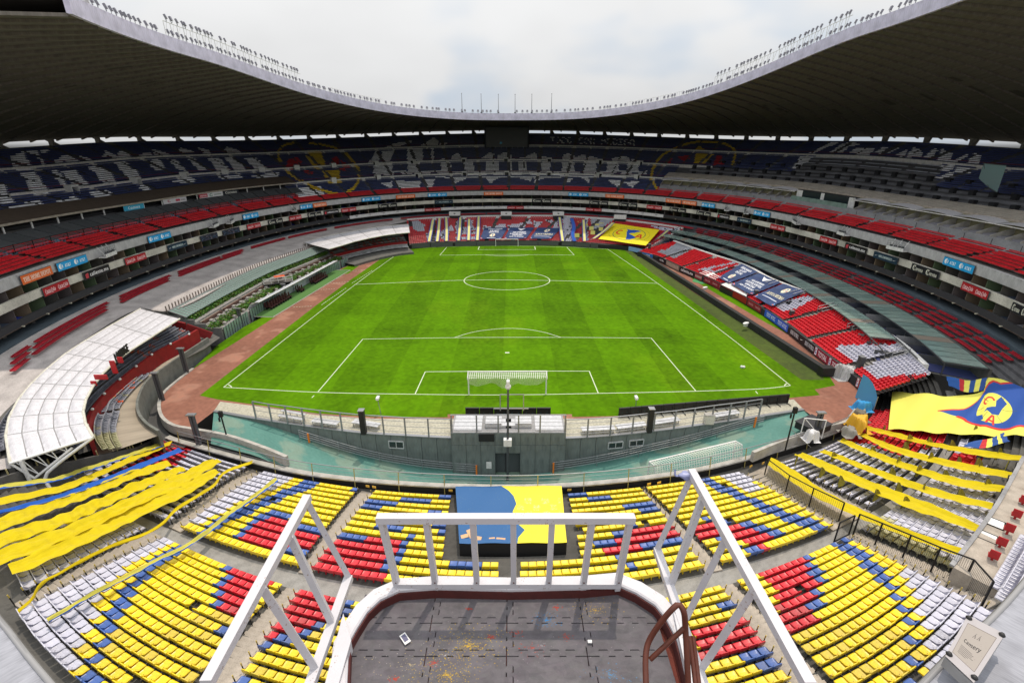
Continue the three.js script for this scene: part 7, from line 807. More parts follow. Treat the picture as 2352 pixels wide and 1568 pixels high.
// glass roofed boxes on the right
{
  const a = phAt(1552, -6, 4.2), b = phAt(2292, -6, 4.2);
  for (const [k0, k1, h0, h1, l, e0, e1] of [[-5.2, -8.6, 4.15, 3.95, 'upper', 0, 0], [-10.6, -13.2, 3.72, 3.5, 'lower', .0, -.1]]) { const t = thing('glass_roof', `long green glass roof over the boxes on the right, the ${l} of two`, 'roof'), n = 54; for (let i = 0; i < n; i++) { const p0 = lerp(a + e0, b + e1, (i + .02) / n), p1 = lerp(a + e0, b + e1, (i + .98) / n); mesh('pane', sheet([[RP(p0, k0, h0), RP(p1, k0, h0)], [RP(p0, k1, h1), RP(p1, k1, h1)]]), i % 9 === 4 ? mat(lin(.20, .17, .14), .6) : new Object([MT.glassGreen, MT.glassGreen, glass2, glass3][(i * 7) % 4]), t); } for (const [k, h] of [[k0, h0], [k1, h1]]) mesh('edge_rail', ringSweep([[k - .06, h - .08], [k + .06, h - .08], [k + .06, h + .03], [k - .06, h + .03]], a, b, 60), MT.steelDark, t); for (let i = 0; i <= n; i += 2) { const ph = lerp(a + e0, b + e1, i / n); mesh('rafter', beam(RP(ph, k0, h0 - .1), RP(ph, k1, h1 - .1), .07, .1), MT.steelDark, t); if (i % 6 === 0) { const p = RP(ph, k1 + .2, h1); mesh('post', box(.1, 1.6, .1, p.x, h1 - .8, p.z), MT.steelDark, t); } } }
  const t = thing('box_row', 'two rows of open boxes with dark and blue floors under the green glass roofs', 'boxes'); mesh('floor', ringSweep([[-5, 2.4], [-5, 2.5], [-9.8, 2.45], [-9.8, 2.35]], a, b, 60), MT.recessFloor, t); mesh('floor', ringSweep([[-9.8, 1.9], [-9.8, 2.0], [-13.4, 2.0], [-13.4, 1.9]], a, b, 60), MT.recessFloor, t); mesh('step_wall', ringSweep([[-9.7, 1.9], [-9.9, 1.9], [-9.9, 2.9], [-9.7, 2.9]], a, b, 60), mat(lin(.012, .018, .06), .7), t); mesh('rear_wall', ringSweep([[-4.9, 2.4], [-5.1, 2.4], [-5.1, 4.1], [-4.9, 4.1]], a, b, 60), MT.recess, t);
  const FL = [mat(lin(.015, .03, .32), .6), mat(lin(.03, .04, .12), .7), mat(lin(.24, .20, .17), .8), mat(lin(.035, .045, .15), .7), mat(lin(.26, .012, .015), .7)]; for (let r = 0; r < 2; r++) { const n = 30; for (let i = 0; i < n; i++) { const p0 = lerp(a, b, i / n), p1 = lerp(a, b, (i + 1) / n), k0 = r ? -10 : -5.2, k1 = r ? -13.3 : -9.6, h = r ? 2.03 : 2.53; mesh('partition', ringSweep([[k0, h], [k1, h], [k1, h + .85], [k0, h + .95]], p0, p0 + .0012, 1), i % 3 ? MT.steelDark : MT.grey, t); mesh('box_floor', sheet([[RP(p0 + .004, k0, h + .02), RP(p1 - .002, k0, h + .02)], [RP(p0 + .004, k1, h + .02), RP(p1 - .002, k1, h + .02)]]), FL[[1, 3, 0, 1, 3, 1, 2, 3, 0, 4, 3, 1][(i * 5 + r * 3) % 12]], t); } }
}
// suites on the right: tan roof, fabric awnings, grey wall
{
  const a = phR, b = 2.27, rk = (ph, k) => rake(ph, k / 44); const t = thing('suite_roof', 'long tan sheet roof over the suites on the right of the upper tier', 'roof');
  mesh('roof_sheet', ringSweep(ph => [[8.6, rk(ph, 8) + 2.15], [12.6, rk(ph, 12) + 1.75], [12.6, rk(ph, 12) + 1.95], [8.6, rk(ph, 8) + 2.35]], a, b, 70), MT.tan, t); for (let i = 0; i < 110; i++) { const ph = lerp(a, b, i / 110); mesh('seam', ringSweep(p => [[8.6, rk(p, 8) + 2.35], [12.6, rk(p, 12) + 1.95], [12.6, rk(p, 12) + 1.99], [8.6, rk(p, 8) + 2.39]], ph, ph + .0006, 1), MT.tan, t); } mesh('edge_trim', ringSweep(ph => [[8.4, rk(ph, 8) + 2.1], [8.6, rk(ph, 8) + 2.1], [8.6, rk(ph, 8) + 2.42], [8.4, rk(ph, 8) + 2.42]], a, b, 60), MT.step, t);
  const g0 = phAt(1836, 8, 15), g1 = phAt(1972, 8, 15), w = thing('fabric_awning', 'row of white fabric awnings below the tan roof on the right', 'awning'); for (const [s, e, n] of [[a, g0, 5], [g1, b, 8]]) for (let i = 0; i < n; i++) { const rows = []; for (let j = 0; j <= 3; j++) { const r = []; for (let q = 0; q <= 6; q++) { const ph = lerp(s, e, (i + .02 + .96 * q / 6) / n), k = lerp(6.4, 8.5, j / 3), p = RP(ph, k, lerp(rk(ph, 6) + 2.3, rk(ph, 8) + 2.05, j / 3) + .28 * Math.sin(Math.PI * q / 6)); r.push(p); } rows.push(r); } mesh('fabric_panel', sheet(rows), MT.fabric, w); const ph = lerp(s, e, i / n); mesh('arm', beam(RP(ph, 6.3, rk(ph, 6) + 2.3), RP(ph, 8.5, rk(ph, 8) + 2.0), .1), MT.steel, w); }
  mesh('front_tube', ringSweep(ph => [[6.32, rk(ph, 6) + 2.25], [6.44, rk(ph, 6) + 2.25], [6.44, rk(ph, 6) + 2.37], [6.32, rk(ph, 6) + 2.37]], g1, b, 40), MT.white, w); mesh('front_tube', ringSweep(ph => [[6.32, rk(ph, 6) + 2.25], [6.44, rk(ph, 6) + 2.25], [6.44, rk(ph, 6) + 2.37], [6.32, rk(ph, 6) + 2.37]], a, g0, 40), MT.white, w);
  const s = thing('suite_facade', 'grey sloping wall with small pale boxes below the awnings on the right', 'wall'); mesh('slope', ringSweep(ph => [[3.0, rk(ph, 3) + .15], [5.8, rk(ph, 6) + .75], [5.8, rk(ph, 6) + .5], [3.0, rk(ph, 3) - .2]], a, b, 60), mat(lin(.33, .335, .35), .8, { map: M14 }), s); mesh('rear_wall', ringSweep(ph => [[8.2, rk(ph, 8)], [8.4, rk(ph, 8)], [8.4, rk(ph, 8) + 2.1], [8.2, rk(ph, 8) + 2.1]], a, b, 60), mat(lin(.26, .24, .15), .9), s); mesh('ledge', ringSweep(ph => [[5.8, rk(ph, 6) + .5], [8.3, rk(ph, 6) + .5], [8.3, rk(ph, 6) + .62], [5.8, rk(ph, 6) + .62]], a, b, 60), MT.grey, s); const n = 46; for (let i = 0; i < n; i++) { const ph = lerp(a, b, i / n); if (ph > g0 && ph < g1) continue; mesh('partition', ringSweep(p => [[5.7, rk(p, 6) + .5], [8.2, rk(p, 8) + .5], [8.2, rk(p, 8) + 1.5], [6.2, rk(p, 6) + 1.15], [5.7, rk(p, 6) + .95]], ph, ph + .0018, 1), MT.concLight, s); if (i % 2) { const p = RP(ph, 4.4, rk(ph, 4) + .6); mesh('hand_rail', [box(.06, .9, .06, p.x, p.y + .3, p.z)], MT.steelDark, s); } mesh('seat_bank', ringSweep(p => [[6.3, rk(p, 6) + .62], [7.8, rk(p, 6) + .62], [7.8, rk(p, 6) + 1.0], [6.3, rk(p, 6) + .85]], ph + .004, ph + (b - a) / n - .003, 1), mat(lin(.22, .22, .25), .7), s); }
  const r = thing('glass_suite', 'glazed suite with dark windows and white frames in the gap between the awnings', 'suite'); mesh('rear_block', ringSweep(ph => [[7.3, rk(ph, 6)], [8.3, rk(ph, 6)], [8.3, rk(ph, 8) + 2.1], [7.3, rk(ph, 8) + 2.1]], g0, g1, 8), MT.dark, r); const W = (f0, f1, m, nm) => mesh(nm, ringSweep(ph => [[7.15, rk(ph, 6) + .5], [7.28, rk(ph, 6) + .5], [7.28, rk(ph, 8) + 2.0], [7.15, rk(ph, 8) + 2.0]], lerp(g0, g1, f0), lerp(g0, g1, f1), 4), m, r); W(.0, .1, MT.white, 'white_panel'); W(.1, .42, MT.glassDark, 'pane'); W(.42, .48, MT.white, 'white_panel'); W(.48, .9, MT.glassDark, 'pane'); W(.9, 1, MT.white, 'white_panel'); mesh('glass_balustrade', ringSweep(ph => [[5.6, rk(ph, 6) + .6], [5.66, rk(ph, 6) + .6], [5.66, rk(ph, 6) + 1.5], [5.6, rk(ph, 6) + 1.5]], g0, g1, 8), MT.glassGreen, r);
  // dark terraces with square stair pods above the tan roof
  const q = thing('grey_terraces', 'dark grey stepped terraces with small block pods above the tan roof on the right', 'terraces'); for (let j = 0; j < 7; j++) { const k = 14.5 + j * 2.1; mesh('terrace_step', ringSweep(ph => [[k, rk(ph, k) - .5], [k + 2.12, rk(ph, k) - .5], [k + 2.12, rk(ph, k) + .55], [k, rk(ph, k) + .4]], a + .05, 1.9, 50), j % 2 ? mat(lin(.17, .175, .195), .9, { map: M14 }) : mat(lin(.20, .205, .225), .9, { map: M14 }), q); const n = 26; for (let i = 0; i < n; i++) { const ph = lerp(a + .06, 1.9, (i + (j % 3) * .33) / n), p = RP(ph, k - .25, rk(ph, k) + .35); if (j % 2) { const m = mesh('pod', box(1.0, 1.0, .7), MT.dark, q); m.position.copy(p); m.rotation.y = ringTurn(ph); } } }
  { const A = phAt(2288, 21, 20), B = phAt(2352, 21, 20), gl = thing('glass_cabin', 'pale green glass cabin wedge in the upper tier at the right edge', 'cabin'); mesh('pane', sheet([[RP(A, 18, 22.6), RP(A, 18, 20.2), RP(A + .03, 18, 18.9)], [RP(B, 17.5, 22.4), RP(B, 17.5, 20), RP(B, 17.5, 18.3)]]), mat(lin(.20, .30, .31), .15), gl); mesh('frame', [beam(RP(A, 18, 22.6), RP(B, 17.5, 22.4), .12), beam(RP(A, 18, 22.6), RP(A + .03, 18, 18.9), .12), beam(RP(A + .03, 18, 18.9), RP(B, 17.5, 18.3), .12)], MT.steelDark, gl); }
}
// far lower stand
const ff = [[940, 561], [990, 557], [1094, 554], [1190, 553], [1285, 554], [1357, 558], [1430, 563], [1490, 570]], fb = [[934, 508], [984, 504], [1060, 501], [1154, 499], [1274, 499], [1410, 507], [1490, 516], [1570, 528]];
const FS = stand3(ff, fb, 1.15, 4.1, 20);
const z2 = l => l.map(([x, y]) => [882 + x * .1875, 477.75 + y * .1875]), z3 = l => l.map(([x, y]) => [1323 + x * .125, 477.75 + y * .125]);
const fPol = [['grey', z2([[345, 165], [420, 160], [500, 215], [490, 300], [410, 300], [345, 255]])], ['black', z2([[290, 165], [350, 165], [350, 240], [300, 240]])], ['white', z2([[830, 210], [850, 290], [720, 290]])], ['white', z2([[870, 170], [1090, 160], [1085, 230], [1160, 285], [880, 285]])], ['red', z2([[960, 180], [1030, 170], [1030, 240], [960, 240]])], ['white', z2([[1212, 215], [1330, 250], [1400, 210], [1485, 205], [1485, 285], [1212, 285]])], ['white', z2([[1518, 215], [1640, 205], [1790, 150], [1810, 200], [1740, 210], [1680, 285], [1518, 285]])], ['white', z2([[1835, 165], [1950, 185], [1870, 250], [1835, 240]])], ['white', z2([[1945, 140], [2130, 170], [2130, 285], [2050, 285], [2085, 225]])], ['white', z2([[520, 310], [600, 320], [680, 410], [560, 430], [520, 400]])], ['white', z2([[690, 300], [790, 295], [800, 350], [740, 410], [680, 350]])], ['white', z2([[880, 295], [1140, 290], [1140, 400], [880, 400]])], ['red', z2([[890, 340], [1120, 330], [1120, 360], [890, 370]])], ['white', z2([[2190, 120], [2300, 120], [2300, 420], [2190, 420]])], ['grey', z3([[150, 220], [220, 220], [220, 620], [150, 620]])], ['grey', z3([[270, 210], [700, 230], [560, 330], [500, 380], [270, 420]])], ['black', z3([[350, 400], [540, 340], [420, 500], [300, 520]])], ['white', z3([[1340, 330], [1900, 400], [1880, 500], [1500, 400]])], ['black', z3([[1700, 430], [1900, 440], [1880, 500], [1740, 470]])]];
seatStand(FS, (x, y) => { let c = lin(.40, .010, .020); for (const [k, q] of fPol) if (inPoly(x, y, q)) c = k === 'white' && rnd() < .1 ? 'black' : k; return c; }, [.10, .205, .325, .435, .54, .645, .69], 'far_stand_seats', 'red, white and grey seats of the lower far stand', .55);
{
  const t = thing('white_wall', 'white wall along the top of the lower far stand', 'wall'); mesh('wall', wallAlong(FS.B.map(p => V(p.x, 4, p.z - .4)), 3.4, 4.75, .4), MT.white, t); struct('stand_front', wallAlong(FS.F.map(p => V(p.x, 0, p.z + .3)), -.2, 1.0, .3), MT.dark);
  let i = 0; for (const u of [.10, .205, .325, .435, .54, .645, .69]) { const s = thing('aisle_stairs', `grey steps in the lower far stand, ${ordinal[i++]} aisle from the left`, 'stairs'); for (let j = 0; j < 12; j++) { const p = FS.at(u, (j + .5) / 12); mesh('step', box(1.3, .25, .9, p.x, p.y - .22, p.z), MT.concDark, s); } }
  i = 0; for (const [x, u] of [[1045, .325], [1163, .54], [1282, .69]]) { const p = G(x, 500, 4.3), g = thing('stair_portal', `white stair portal with black opening above the far stand, ${ordinal[i++]} of three from the left`, 'stair portal'); mesh('lintel', box(3.4, 1.1, 1.6, p.x, 5.6, p.z), MT.white, g); mesh('opening', box(3.2, 1.3, 1.4, p.x, 4.4, p.z + .05), MT.black, g); mesh('emblem', box(.5, .3, .03, p.x, 5.7, p.z + .83), MT.steelDark, g); }
  { const p = G(1424, 508, 4.2), g = thing('stair_portal', 'white stair portal with black opening just behind the yellow flag', 'stair portal', null, p, -.3); mesh('lintel', box(3.6, 1.1, 1.8, 0, 1.3, 0), MT.white, g); mesh('opening', box(3.4, 1.4, 1.4, 0, 0, .05), MT.black, g); }
  // navy tarps and pale strips
  const vq = (x0, x1) => { const f = x => { let b = 0, m = 1e9; for (let k = 0; k <= 300; k++) { const s = seen(FS.at(k / 300, .3)); if (Math.abs(s[0] - x) < m) { m = Math.abs(s[0] - x); b = k / 300; } } return b; }; return [f(x0), f(x1)]; };
  [[1109, 1162, 'leftmost'], [1167, 1221, 'middle one'], [1228, 1281, 'rightmost']].forEach(([a, b, l], k) => { const [u, w] = vq(a, b); tarp([FS.at(u, .46), FS.at(w, .46), FS.at(w, .02), FS.at(u, .02)], tarpTex[k], `navy tarp with ${['lettering above a round crest', 'white bird and lettering', 'round crest above cream lettering'][k]} behind the far goal, ${l} of three`, .45); });
  const strip = (list, label, blue) => { const t = thing('banner', label, 'banner'); const P = list.map(([x, y], k) => { const h = lerp(4.6, 1.3, k / (list.length - 1)); return G(x, y, h); }), c = curvePts(P, 14), wv = .55; const sh = (a, b) => sheet([c.map(p => V(p.x + a, p.y + .2, p.z)), c.map(p => V(p.x + b, p.y + .2, p.z))]); mesh('cloth', sh(-wv * .6, wv * .6), blue ? clothB : mat(lin(.62, .60, .24), .8), t); mesh('blue_edge', [sh(-wv * 1.05, -wv * .62), sh(wv * .62, wv * 1.05)], mat(lin(.05, .06, .28), .8), t); };
  const S = [[[600, 150], [575, 290], [550, 415]], [[680, 130], [668, 280], [650, 415]], [[762, 125], [768, 280], [765, 410]], [[935, 120], [925, 280], [912, 405]], [[1042, 140], [1040, 290], [1035, 400]], [[1160, 110], [1152, 280], [1142, 400]], [[2150, 120], [2172, 280], [2190, 410]]]; S.forEach((q, k) => strip(z2(q), `pale yellow upright strip with blue edges on the far stand, ${ordinal[k]} from the left`)); strip(z2([[2298, 130], [2325, 250], [2310, 320], [2335, 412]]), 'purple blue upright strip on the far stand left of the yellow flag', true); strip(z3([[140, 225], [150, 420], [160, 620]]), 'pale yellow upright strip beside the last aisle left of the yellow flag'); strip(z3([[680, 280], [480, 460], [280, 600]]), 'pale slanting strip along the left edge of the yellow flag'); strip(z3([[1690, 420], [1550, 540], [1400, 660]]), 'pale slanting strip right of the yellow flag');
  // yellow crest flag
  const q = z3([[700, 302], [1535, 425], [1283, 716], [410, 590]]), Q = [G(...q[0], 3.75), G(...q[1], 3.75), G(...q[2], 1.6), G(...q[3], 1.6)]; const tx = canvasTex(1024, 640, (x, w, h) => { x.fillStyle = '#e6d413'; x.fillRect(0, 0, w, h); x.strokeStyle = '#2c5a4a'; x.lineWidth = 12; x.beginPath(); x.ellipse(w * .5, h * .5, w * .33, h * .36, 0, 0, 7); x.stroke(); x.fillStyle = '#1a4fae'; x.beginPath(); for (const [u, v] of [[.37, .22], [.47, .24], [.52, .21], [.62, .22], [.69, .26], [.62, .34], [.58, .40], [.52, .42], [.50, .50], [.56, .53], [.66, .60], [.70, .66], [.60, .80], [.53, .82], [.50, .66], [.46, .52], [.42, .40], [.42, .32]]) x.lineTo(w * u, h * v); x.fill(); fitText(x, 'C', 'sans-serif', w * .27, h * .46, w * .13, h * .34, '#d42a1c', 'bold'); fitText(x, 'A', 'sans-serif', w * .73, h * .54, w * .15, h * .32, '#d42a1c', 'bold'); x.strokeStyle = '#3d5a2c'; x.lineWidth = 4; for (let i = 0; i < 56; i++) { const a = i / 56 * 6.283; if (Math.abs(Math.sin(a)) > .93 && Math.cos(a) < .2) continue; const cx = w * .5 + Math.cos(a) * w * .415, cy = h * .5 + Math.sin(a) * h * .44; x.beginPath(); x.moveTo(cx + rr(-10, 10), cy + rr(-14, 14)); x.lineTo(cx + rr(-10, 10), cy + rr(-14, 14)); x.lineTo(cx + rr(-14, 14), cy + rr(-10, 10)); x.stroke(); } });
  const T = tarp(Q, tx, 'big yellow flag with blue map, red letters and dark ring, far right corner', .35); T.userData.category = 'flag';
  { let pr = null, k = 0; for (const [x, y] of [[180, 320], [285, 270], [410, 245], [510, 195], [285, 370], [390, 320], [600, 250], [310, 450], [460, 385], [470, 300], [260, 200], [60, 270], [20, 500]]) { const [px, py] = z3([[x, y]])[0], p = G(px, py, 3.4); const m = pr ? pr.clone() : (pr = mesh('paper_card', new RoundedBoxGeometry(1.2, 1.0, .05, 1, .02), mat(lin(.60, .56, .16), .8))); if (k) { m.name = numbered('paper_card'); scene.add(m); } m.position.copy(p); m.rotation.set(-.25, rr(-.3, .3), rr(-.2, .2)); tag(m, `small yellow card on the grey seats left of the yellow flag, ${ordinal[k++]} of thirteen`, 'card', 'yellow cards on the far stand'); } }
  const bd = [[946, 988, '#b93340', (x, w, h) => fitText(x, 'THE HOME DEPOT', 'serif', w / 2, h / 2, w * .88, h * .74, '#f0dcd4', 'bold'), 'reddish board with white capitals at the left end of the far goal line'], [990, 1040, '#cfc9d4', (x, w, h) => { fitText(x, 'ALLIANZ', 'sans-serif', w * .55, h / 2, w * .7, h * .7, '#5a5480', 'bold'); }, 'pale board with slanted purple letters left of the far goal'], [1046, 1094, '#a8202c', (x, w, h) => fitText(x, 'THE HOME DEPOT', 'serif', w / 2, h / 2, w * .88, h * .74, '#f0dcd4', 'bold'), 'reddish board with white capitals just left of the far goal'], [1095, 1137, '#4f86b8', (x, w, h) => { for (let i = 0; i < 14; i++) { x.fillStyle = '#8fb6d6'; x.fillRect(w * rnd(), h * .25, 20, h * .4); } }, 'light blue board left of the far goal post'], [1139, 1189, '#17171a', (x, w, h) => fitText(x, 'caliente.mx', 'sans-serif', w / 2, h / 2, w * .7, h * .7, '#d8d8d8', 'bold'), 'black board with pale lettering inside the far goal'], [1191, 1235, '#2f8cc8', (x, w, h) => { for (let i = 0; i < 8; i++) { x.fillStyle = '#8cc6e8'; x.fillRect(w * (.1 + i * .1), h * .3, 24, h * .4); } }, 'sky blue board right of the far goal'], [1236, 1282, '#cdc6c8', (x, w, h) => fitText(x, 'GONHER', 'sans-serif', w / 2, h * .54, w * .84, h * .8, '#8e1426', 'bold'), 'white board with dark red capitals right of the far goal'], [1290, 1318, '#d0ccd4', (x, w, h) => fitText(x, 'ALLIANZ', 'sans-serif', w / 2, h / 2, w * .8, h * .6, '#6a3a5a', 'bold'), 'pale board with slanted letters right of the dark red capitals'], [1319, 1354, '#c8c8d2', (x, w, h) => fitText(x, 'SKY', 'sans-serif', w * .5, h / 2, w * .5, h * .6, '#8a4a5a', 'bold'), 'pale grey board left of the yellow flag corner'], [1356, 1373, '#c6c6d0', (x, w, h) => fitText(x, 'SKY', 'sans-serif', w * .5, h / 2, w * .6, h * .6, '#8a4a5a', 'bold'), 'short pale grey board below the yellow flag corner']];
  const sg = (x0, x1) => { const o = []; for (let k = 0; k <= 4; k++) { const x = lerp(x0, x1, k / 4); let m = 1e9, b; for (const p of FS.F) { const s = seen(p); if (Math.abs(s[0] - x) < m) { m = Math.abs(s[0] - x); b = p; } } const e = G(x, seen(b)[1], 1.15); o.push(V(e.x, 0, e.z + .75)); } return o; }; for (const [a, b, bg, f, l] of bd) { const P = sg(a, b); P.off = .62; frontBoard(P, boardTex(bg, f), l, .15, 1.25); }
  { const A = G(1412, 566, .05), B = G(1450, 576, .05), t = thing('led_board', 'black electronic board at the far right corner flag', 'advertising board'); mesh('screen_panel', beam(A.clone().add(V(0, .5, 0)), B.clone().add(V(0, .5, 0)), .5, 1.0), MT.black, t); mesh('end_case', box(.7, 1.1, .7, B.x, .55, B.z), MT.black, t); }
  { const A = G(1446, 574, 1.0), B = G(1478, 581, 1.0), t = thing('advertising_board', 'light blue board with white marks at the far right corner', 'advertising board'); mesh('print', beam(A.clone().add(V(0, .2, -1)), B.clone().add(V(0, .2, -1)), .08, 1.0), mat(lin(.2, .34, .62), .6), t); }
  // far right corner: white stepped side wall; far left corner: stand under the small canopy
  { const t = thing('stair_wall', 'white sloping side wall of the stairs at the far right corner', 'wall'); const A = G(1484, 577, .4), B = G(1562, 533, 3.6); mesh('wall', [beam(A, B, .4, 1.5)], MT.white, t); const A2 = G(1505, 572, .8), B2 = G(1575, 538, 3.4); mesh('hand_rail', [beam(A.clone().add(V(0, 1.6, 0)), B.clone().add(V(0, 1.6, 0)), .1)], MT.steelDark, t); for (let k = 0; k < 6; k++) { const p = A.clone().lerp(B, k / 5); mesh('post', box(.1, 1.4, .1, p.x, p.y + 1.1, p.z), MT.steelDark, t); } }
  const wl = [[765, 587], [800, 578], [850, 567], [900, 559], [935, 556]].map(([x, y]) => G(x, y, 2.0)), W = curvePts(wl, 50); { const t = thing('red_wall', 'red band wall under the small canopy in the far left corner', 'wall'); mesh('wall', wallAlong(W, 1.4, 2.2, .3), mat(lin(.32, .008, .014), .6), t); } const lst = []; for (let j = 0; j < 5; j++) for (let k = 0; k < 50; k++) { const p = W[k], d = W[Math.min(50, k + 1)].clone().sub(W[Math.max(0, k - 1)]); const n = V(d.z, 0, -d.x).normalize(), s = n.z > 0 ? -1 : 1; lst.push({ p: V(p.x + n.x * s * (.9 + j), 1.9 + j * .42, p.z + n.z * s * (.9 + j)), turn: Math.atan2(-d.z, d.x) + Math.PI, c: vary(rnd() < .3 ? lin(.2, .02, .025) : lin(.14, .14, .16), .2), s: 1.2 }); if (j < 2) lst.push({ p: V(p.x - n.x * s * (.8 + j * .8), 1.0 - j * .3, p.z - n.z * s * (.8 + j * .8)), turn: Math.atan2(-d.z, d.x) + Math.PI, c: vary(lin(.34, .34, .36), .2), s: 1.2 }); } instances('corner_stand_seats', seatGeo, plastic, lst, 'grey and dark red seats under the small canopy in the far left corner', 'seats'); struct('corner_stand_steps', sweep(W.map((p, i) => { const d = W[Math.min(50, i + 1)].clone().sub(W[Math.max(0, i - 1)]), n = V(d.z, 0, -d.x).normalize(), s = n.z > 0 ? -1 : 1, q = []; for (const [o, h] of [[-6, -.6], [-6, .5], [-.3, .8], [.2, 1.85], [5.6, 4.1]]) q.push(V(p.x + n.x * s * o, h, p.z + n.z * s * o)); return q; })), MT.concDark);
  { const P = [[780, 600], [830, 590], [880, 577], [922, 567], [942, 562]].map(([x, y]) => G(x, y, .4)); P.off = .6; frontBoard(P, boardTex('#2b3848', (x, w, h) => { for (let k = 0; k < 26; k++) { x.fillStyle = ['#5f8fc0', '#d0d6dc', '#7aa0c8', '#202a38'][k % 4]; x.fillRect(w * (.45 + .55 * rnd()), h * .2, 26, h * .6); } }), 'long dark and light blue board at the far left corner of the track', .1, 1.3); }
}
// big crest flag over the right rows with two striped tails
{
  const top = r4([[1142, 460], [1320, 472], [1480, 480], [1700, 500], [1870, 488], [1985, 440], [2030, 325], [2260, 388], [2370, 430], [2470, 500]]), bot = r4([[1110, 802], [1250, 808], [1400, 822], [1550, 836], [1700, 848], [1850, 850], [2000, 858], [2180, 870], [2350, 850], [2480, 890]]);
  const tx = canvasTex(1024, 512, (x, w, h) => { x.fillStyle = '#dcd65c'; x.fillRect(0, 0, w, h); const X = q => (q - 1125) / (2470 - 1125) * w, Y = (px, py) => { const t = clamp((px - 1125) / (2470 - 1125), 0, 1), a = px < 1950 ? 480 : px < 2050 ? 400 : lerp(330, 500, (px - 2050) / 420), b = lerp(805, 880, t); return (py - a) / (b - a) * h; }, pt = l => { x.beginPath(); l.forEach(([a, b], i) => i ? x.lineTo(X(a), Y(a, b)) : x.moveTo(X(a), Y(a, b))); }; x.fillStyle = '#1e4a98'; x.strokeStyle = '#c9352c'; x.lineWidth = 16; x.lineJoin = 'round'; pt([[1545, 640], [1640, 622], [1720, 618], [1850, 560], [1960, 505], [2040, 430], [2100, 400], [2230, 385], [2480, 430], [2480, 830], [2330, 800], [2200, 815], [1960, 790], [1800, 750], [1690, 680]]); x.fill(); x.stroke(); const cx = X(2050), cy = Y(2060, 628); x.fillStyle = '#dcd65c'; x.beginPath(); x.ellipse(cx, cy, w * .125, h * .25, -.1, 0, 7); x.fill(); x.strokeStyle = '#55602e'; x.lineWidth = 3; for (let i = 0; i < 6; i++) { const a = i * 1.05; x.beginPath(); x.moveTo(cx + Math.cos(a) * w * .05, cy + Math.sin(a) * h * .1); x.lineTo(cx + Math.cos(a) * w * .15, cy + Math.sin(a) * h * .26); x.stroke(); } x.fillStyle = '#1e4a98'; x.beginPath(); for (const [u, v] of [[.05, -.22], [.09, -.12], [.06, 0], [.045, .1], [.0, .12], [-.03, .06], [-.05, .08], [-.03, .02], [.02, -.02], [.02, -.12]]) x.lineTo(cx + u * w, cy + v * h); x.fill(); x.beginPath(); for (const [u, v] of [[-.12, .1], [-.06, .12], [-.05, .2], [-.09, .22]]) x.lineTo(cx + u * w, cy + v * h); x.fill(); const tl = (s, u, v, a) => { x.save(); x.translate(cx + u * w, cy + v * h); x.rotate(a); x.fillStyle = '#c9352c'; x.font = `bold ${h * .2}px sans-serif`; x.textAlign = 'center'; x.textBaseline = 'middle'; x.fillText(s, 0, 0); x.restore(); }; tl('C', -.03, -.12, .9); tl('A', 0, .2, .25); });
  const t = thing('crest_flag', 'huge pale yellow flag with blue pennant and round crest spread over the right rows', 'flag'), n = 44, a = curvePts(top.map(([x, y]) => GS(x, y, .7)), n), b = curvePts(bot.map(([x, y]) => GS(x, y, .7)), n), rows = []; for (let j = 0; j <= 16; j++) rows.push(a.map((p, i) => { const v = j / 16, q = p.clone().lerp(b[i], v), m = standH(q) + .55; q.y = Math.max(q.y, m) + .06 * Math.sin(i * .8 + v * 5) + .1 * (fbm(i * .3, v * 6, 3) - .5) + (i > 30 ? .14 * Math.sin(i * .9 + v * 7) * (i - 30) / 14 : 0); return q; }));
  const g = sheet(rows), uv = g.attributes.uv; for (let j = 0; j <= 16; j++) for (let i = 0; i <= n; i++) uv.setXY(j * (n + 1) + i, i / n, 1 - j / 16); mesh('cloth', g, mat(0xffffff, .75, { map: tx }), t);
  const st = c => canvasTex(256, 64, (x, w, h) => c.forEach(([col_, u0, u1]) => { x.fillStyle = col_; x.fillRect(u0 * w, 0, (u1 - u0) * w + 1, h); }));
  for (const [tp, bt, cs, l] of [[[[1638, 318], [1760, 342], [1880, 350], [2015, 335]], [[1668, 410], [1760, 440], [1880, 465], [1985, 450]], [['#1d5296', 0, .36], ['#b8262c', .36, .49], ['#dcd65c', .49, .64], ['#1f4688', .64, .76], ['#dcd65c', .76, .88], ['#1f4688', .88, 1]], 'striped blue, red and yellow tail of cloth above the huge crest flag'], [[[1850, 925], [1960, 905], [2080, 870], [2170, 838]], [[1790, 965], [1950, 975], [2110, 945], [2225, 920]], [['#1d4a90', 0, .34], ['#b8262c', .34, .48], ['#dcd65c', .48, .62], ['#1f4688', .62, .76], ['#dcd65c', .76, .86], ['#1f4688', .86, 1]], 'striped blue, red and yellow tail of cloth below the huge crest flag']]) { const A = curvePts(r4(tp).map(([x, y]) => GS(x, y, .75)), 20), B = curvePts(r4(bt).map(([x, y]) => GS(x, y, .7)), 20), R_ = []; for (let j = 0; j <= 6; j++) R_.push(A.map((p, i) => { const q = p.clone().lerp(B[i], j / 6); q.y += .07 * Math.sin(j * 2.2 + i * .4); return q; })); const G_ = sheet(R_), U = G_.attributes.uv; for (let j = 0; j <= 6; j++) for (let i = 0; i <= 20; i++) U.setXY(j * 21 + i, i / 20, 1 - j / 6); const o = thing('flag_tail', l, 'flag'); mesh('cloth', G_, mat(0xffffff, .75, { map: st(cs) }), o); }
}
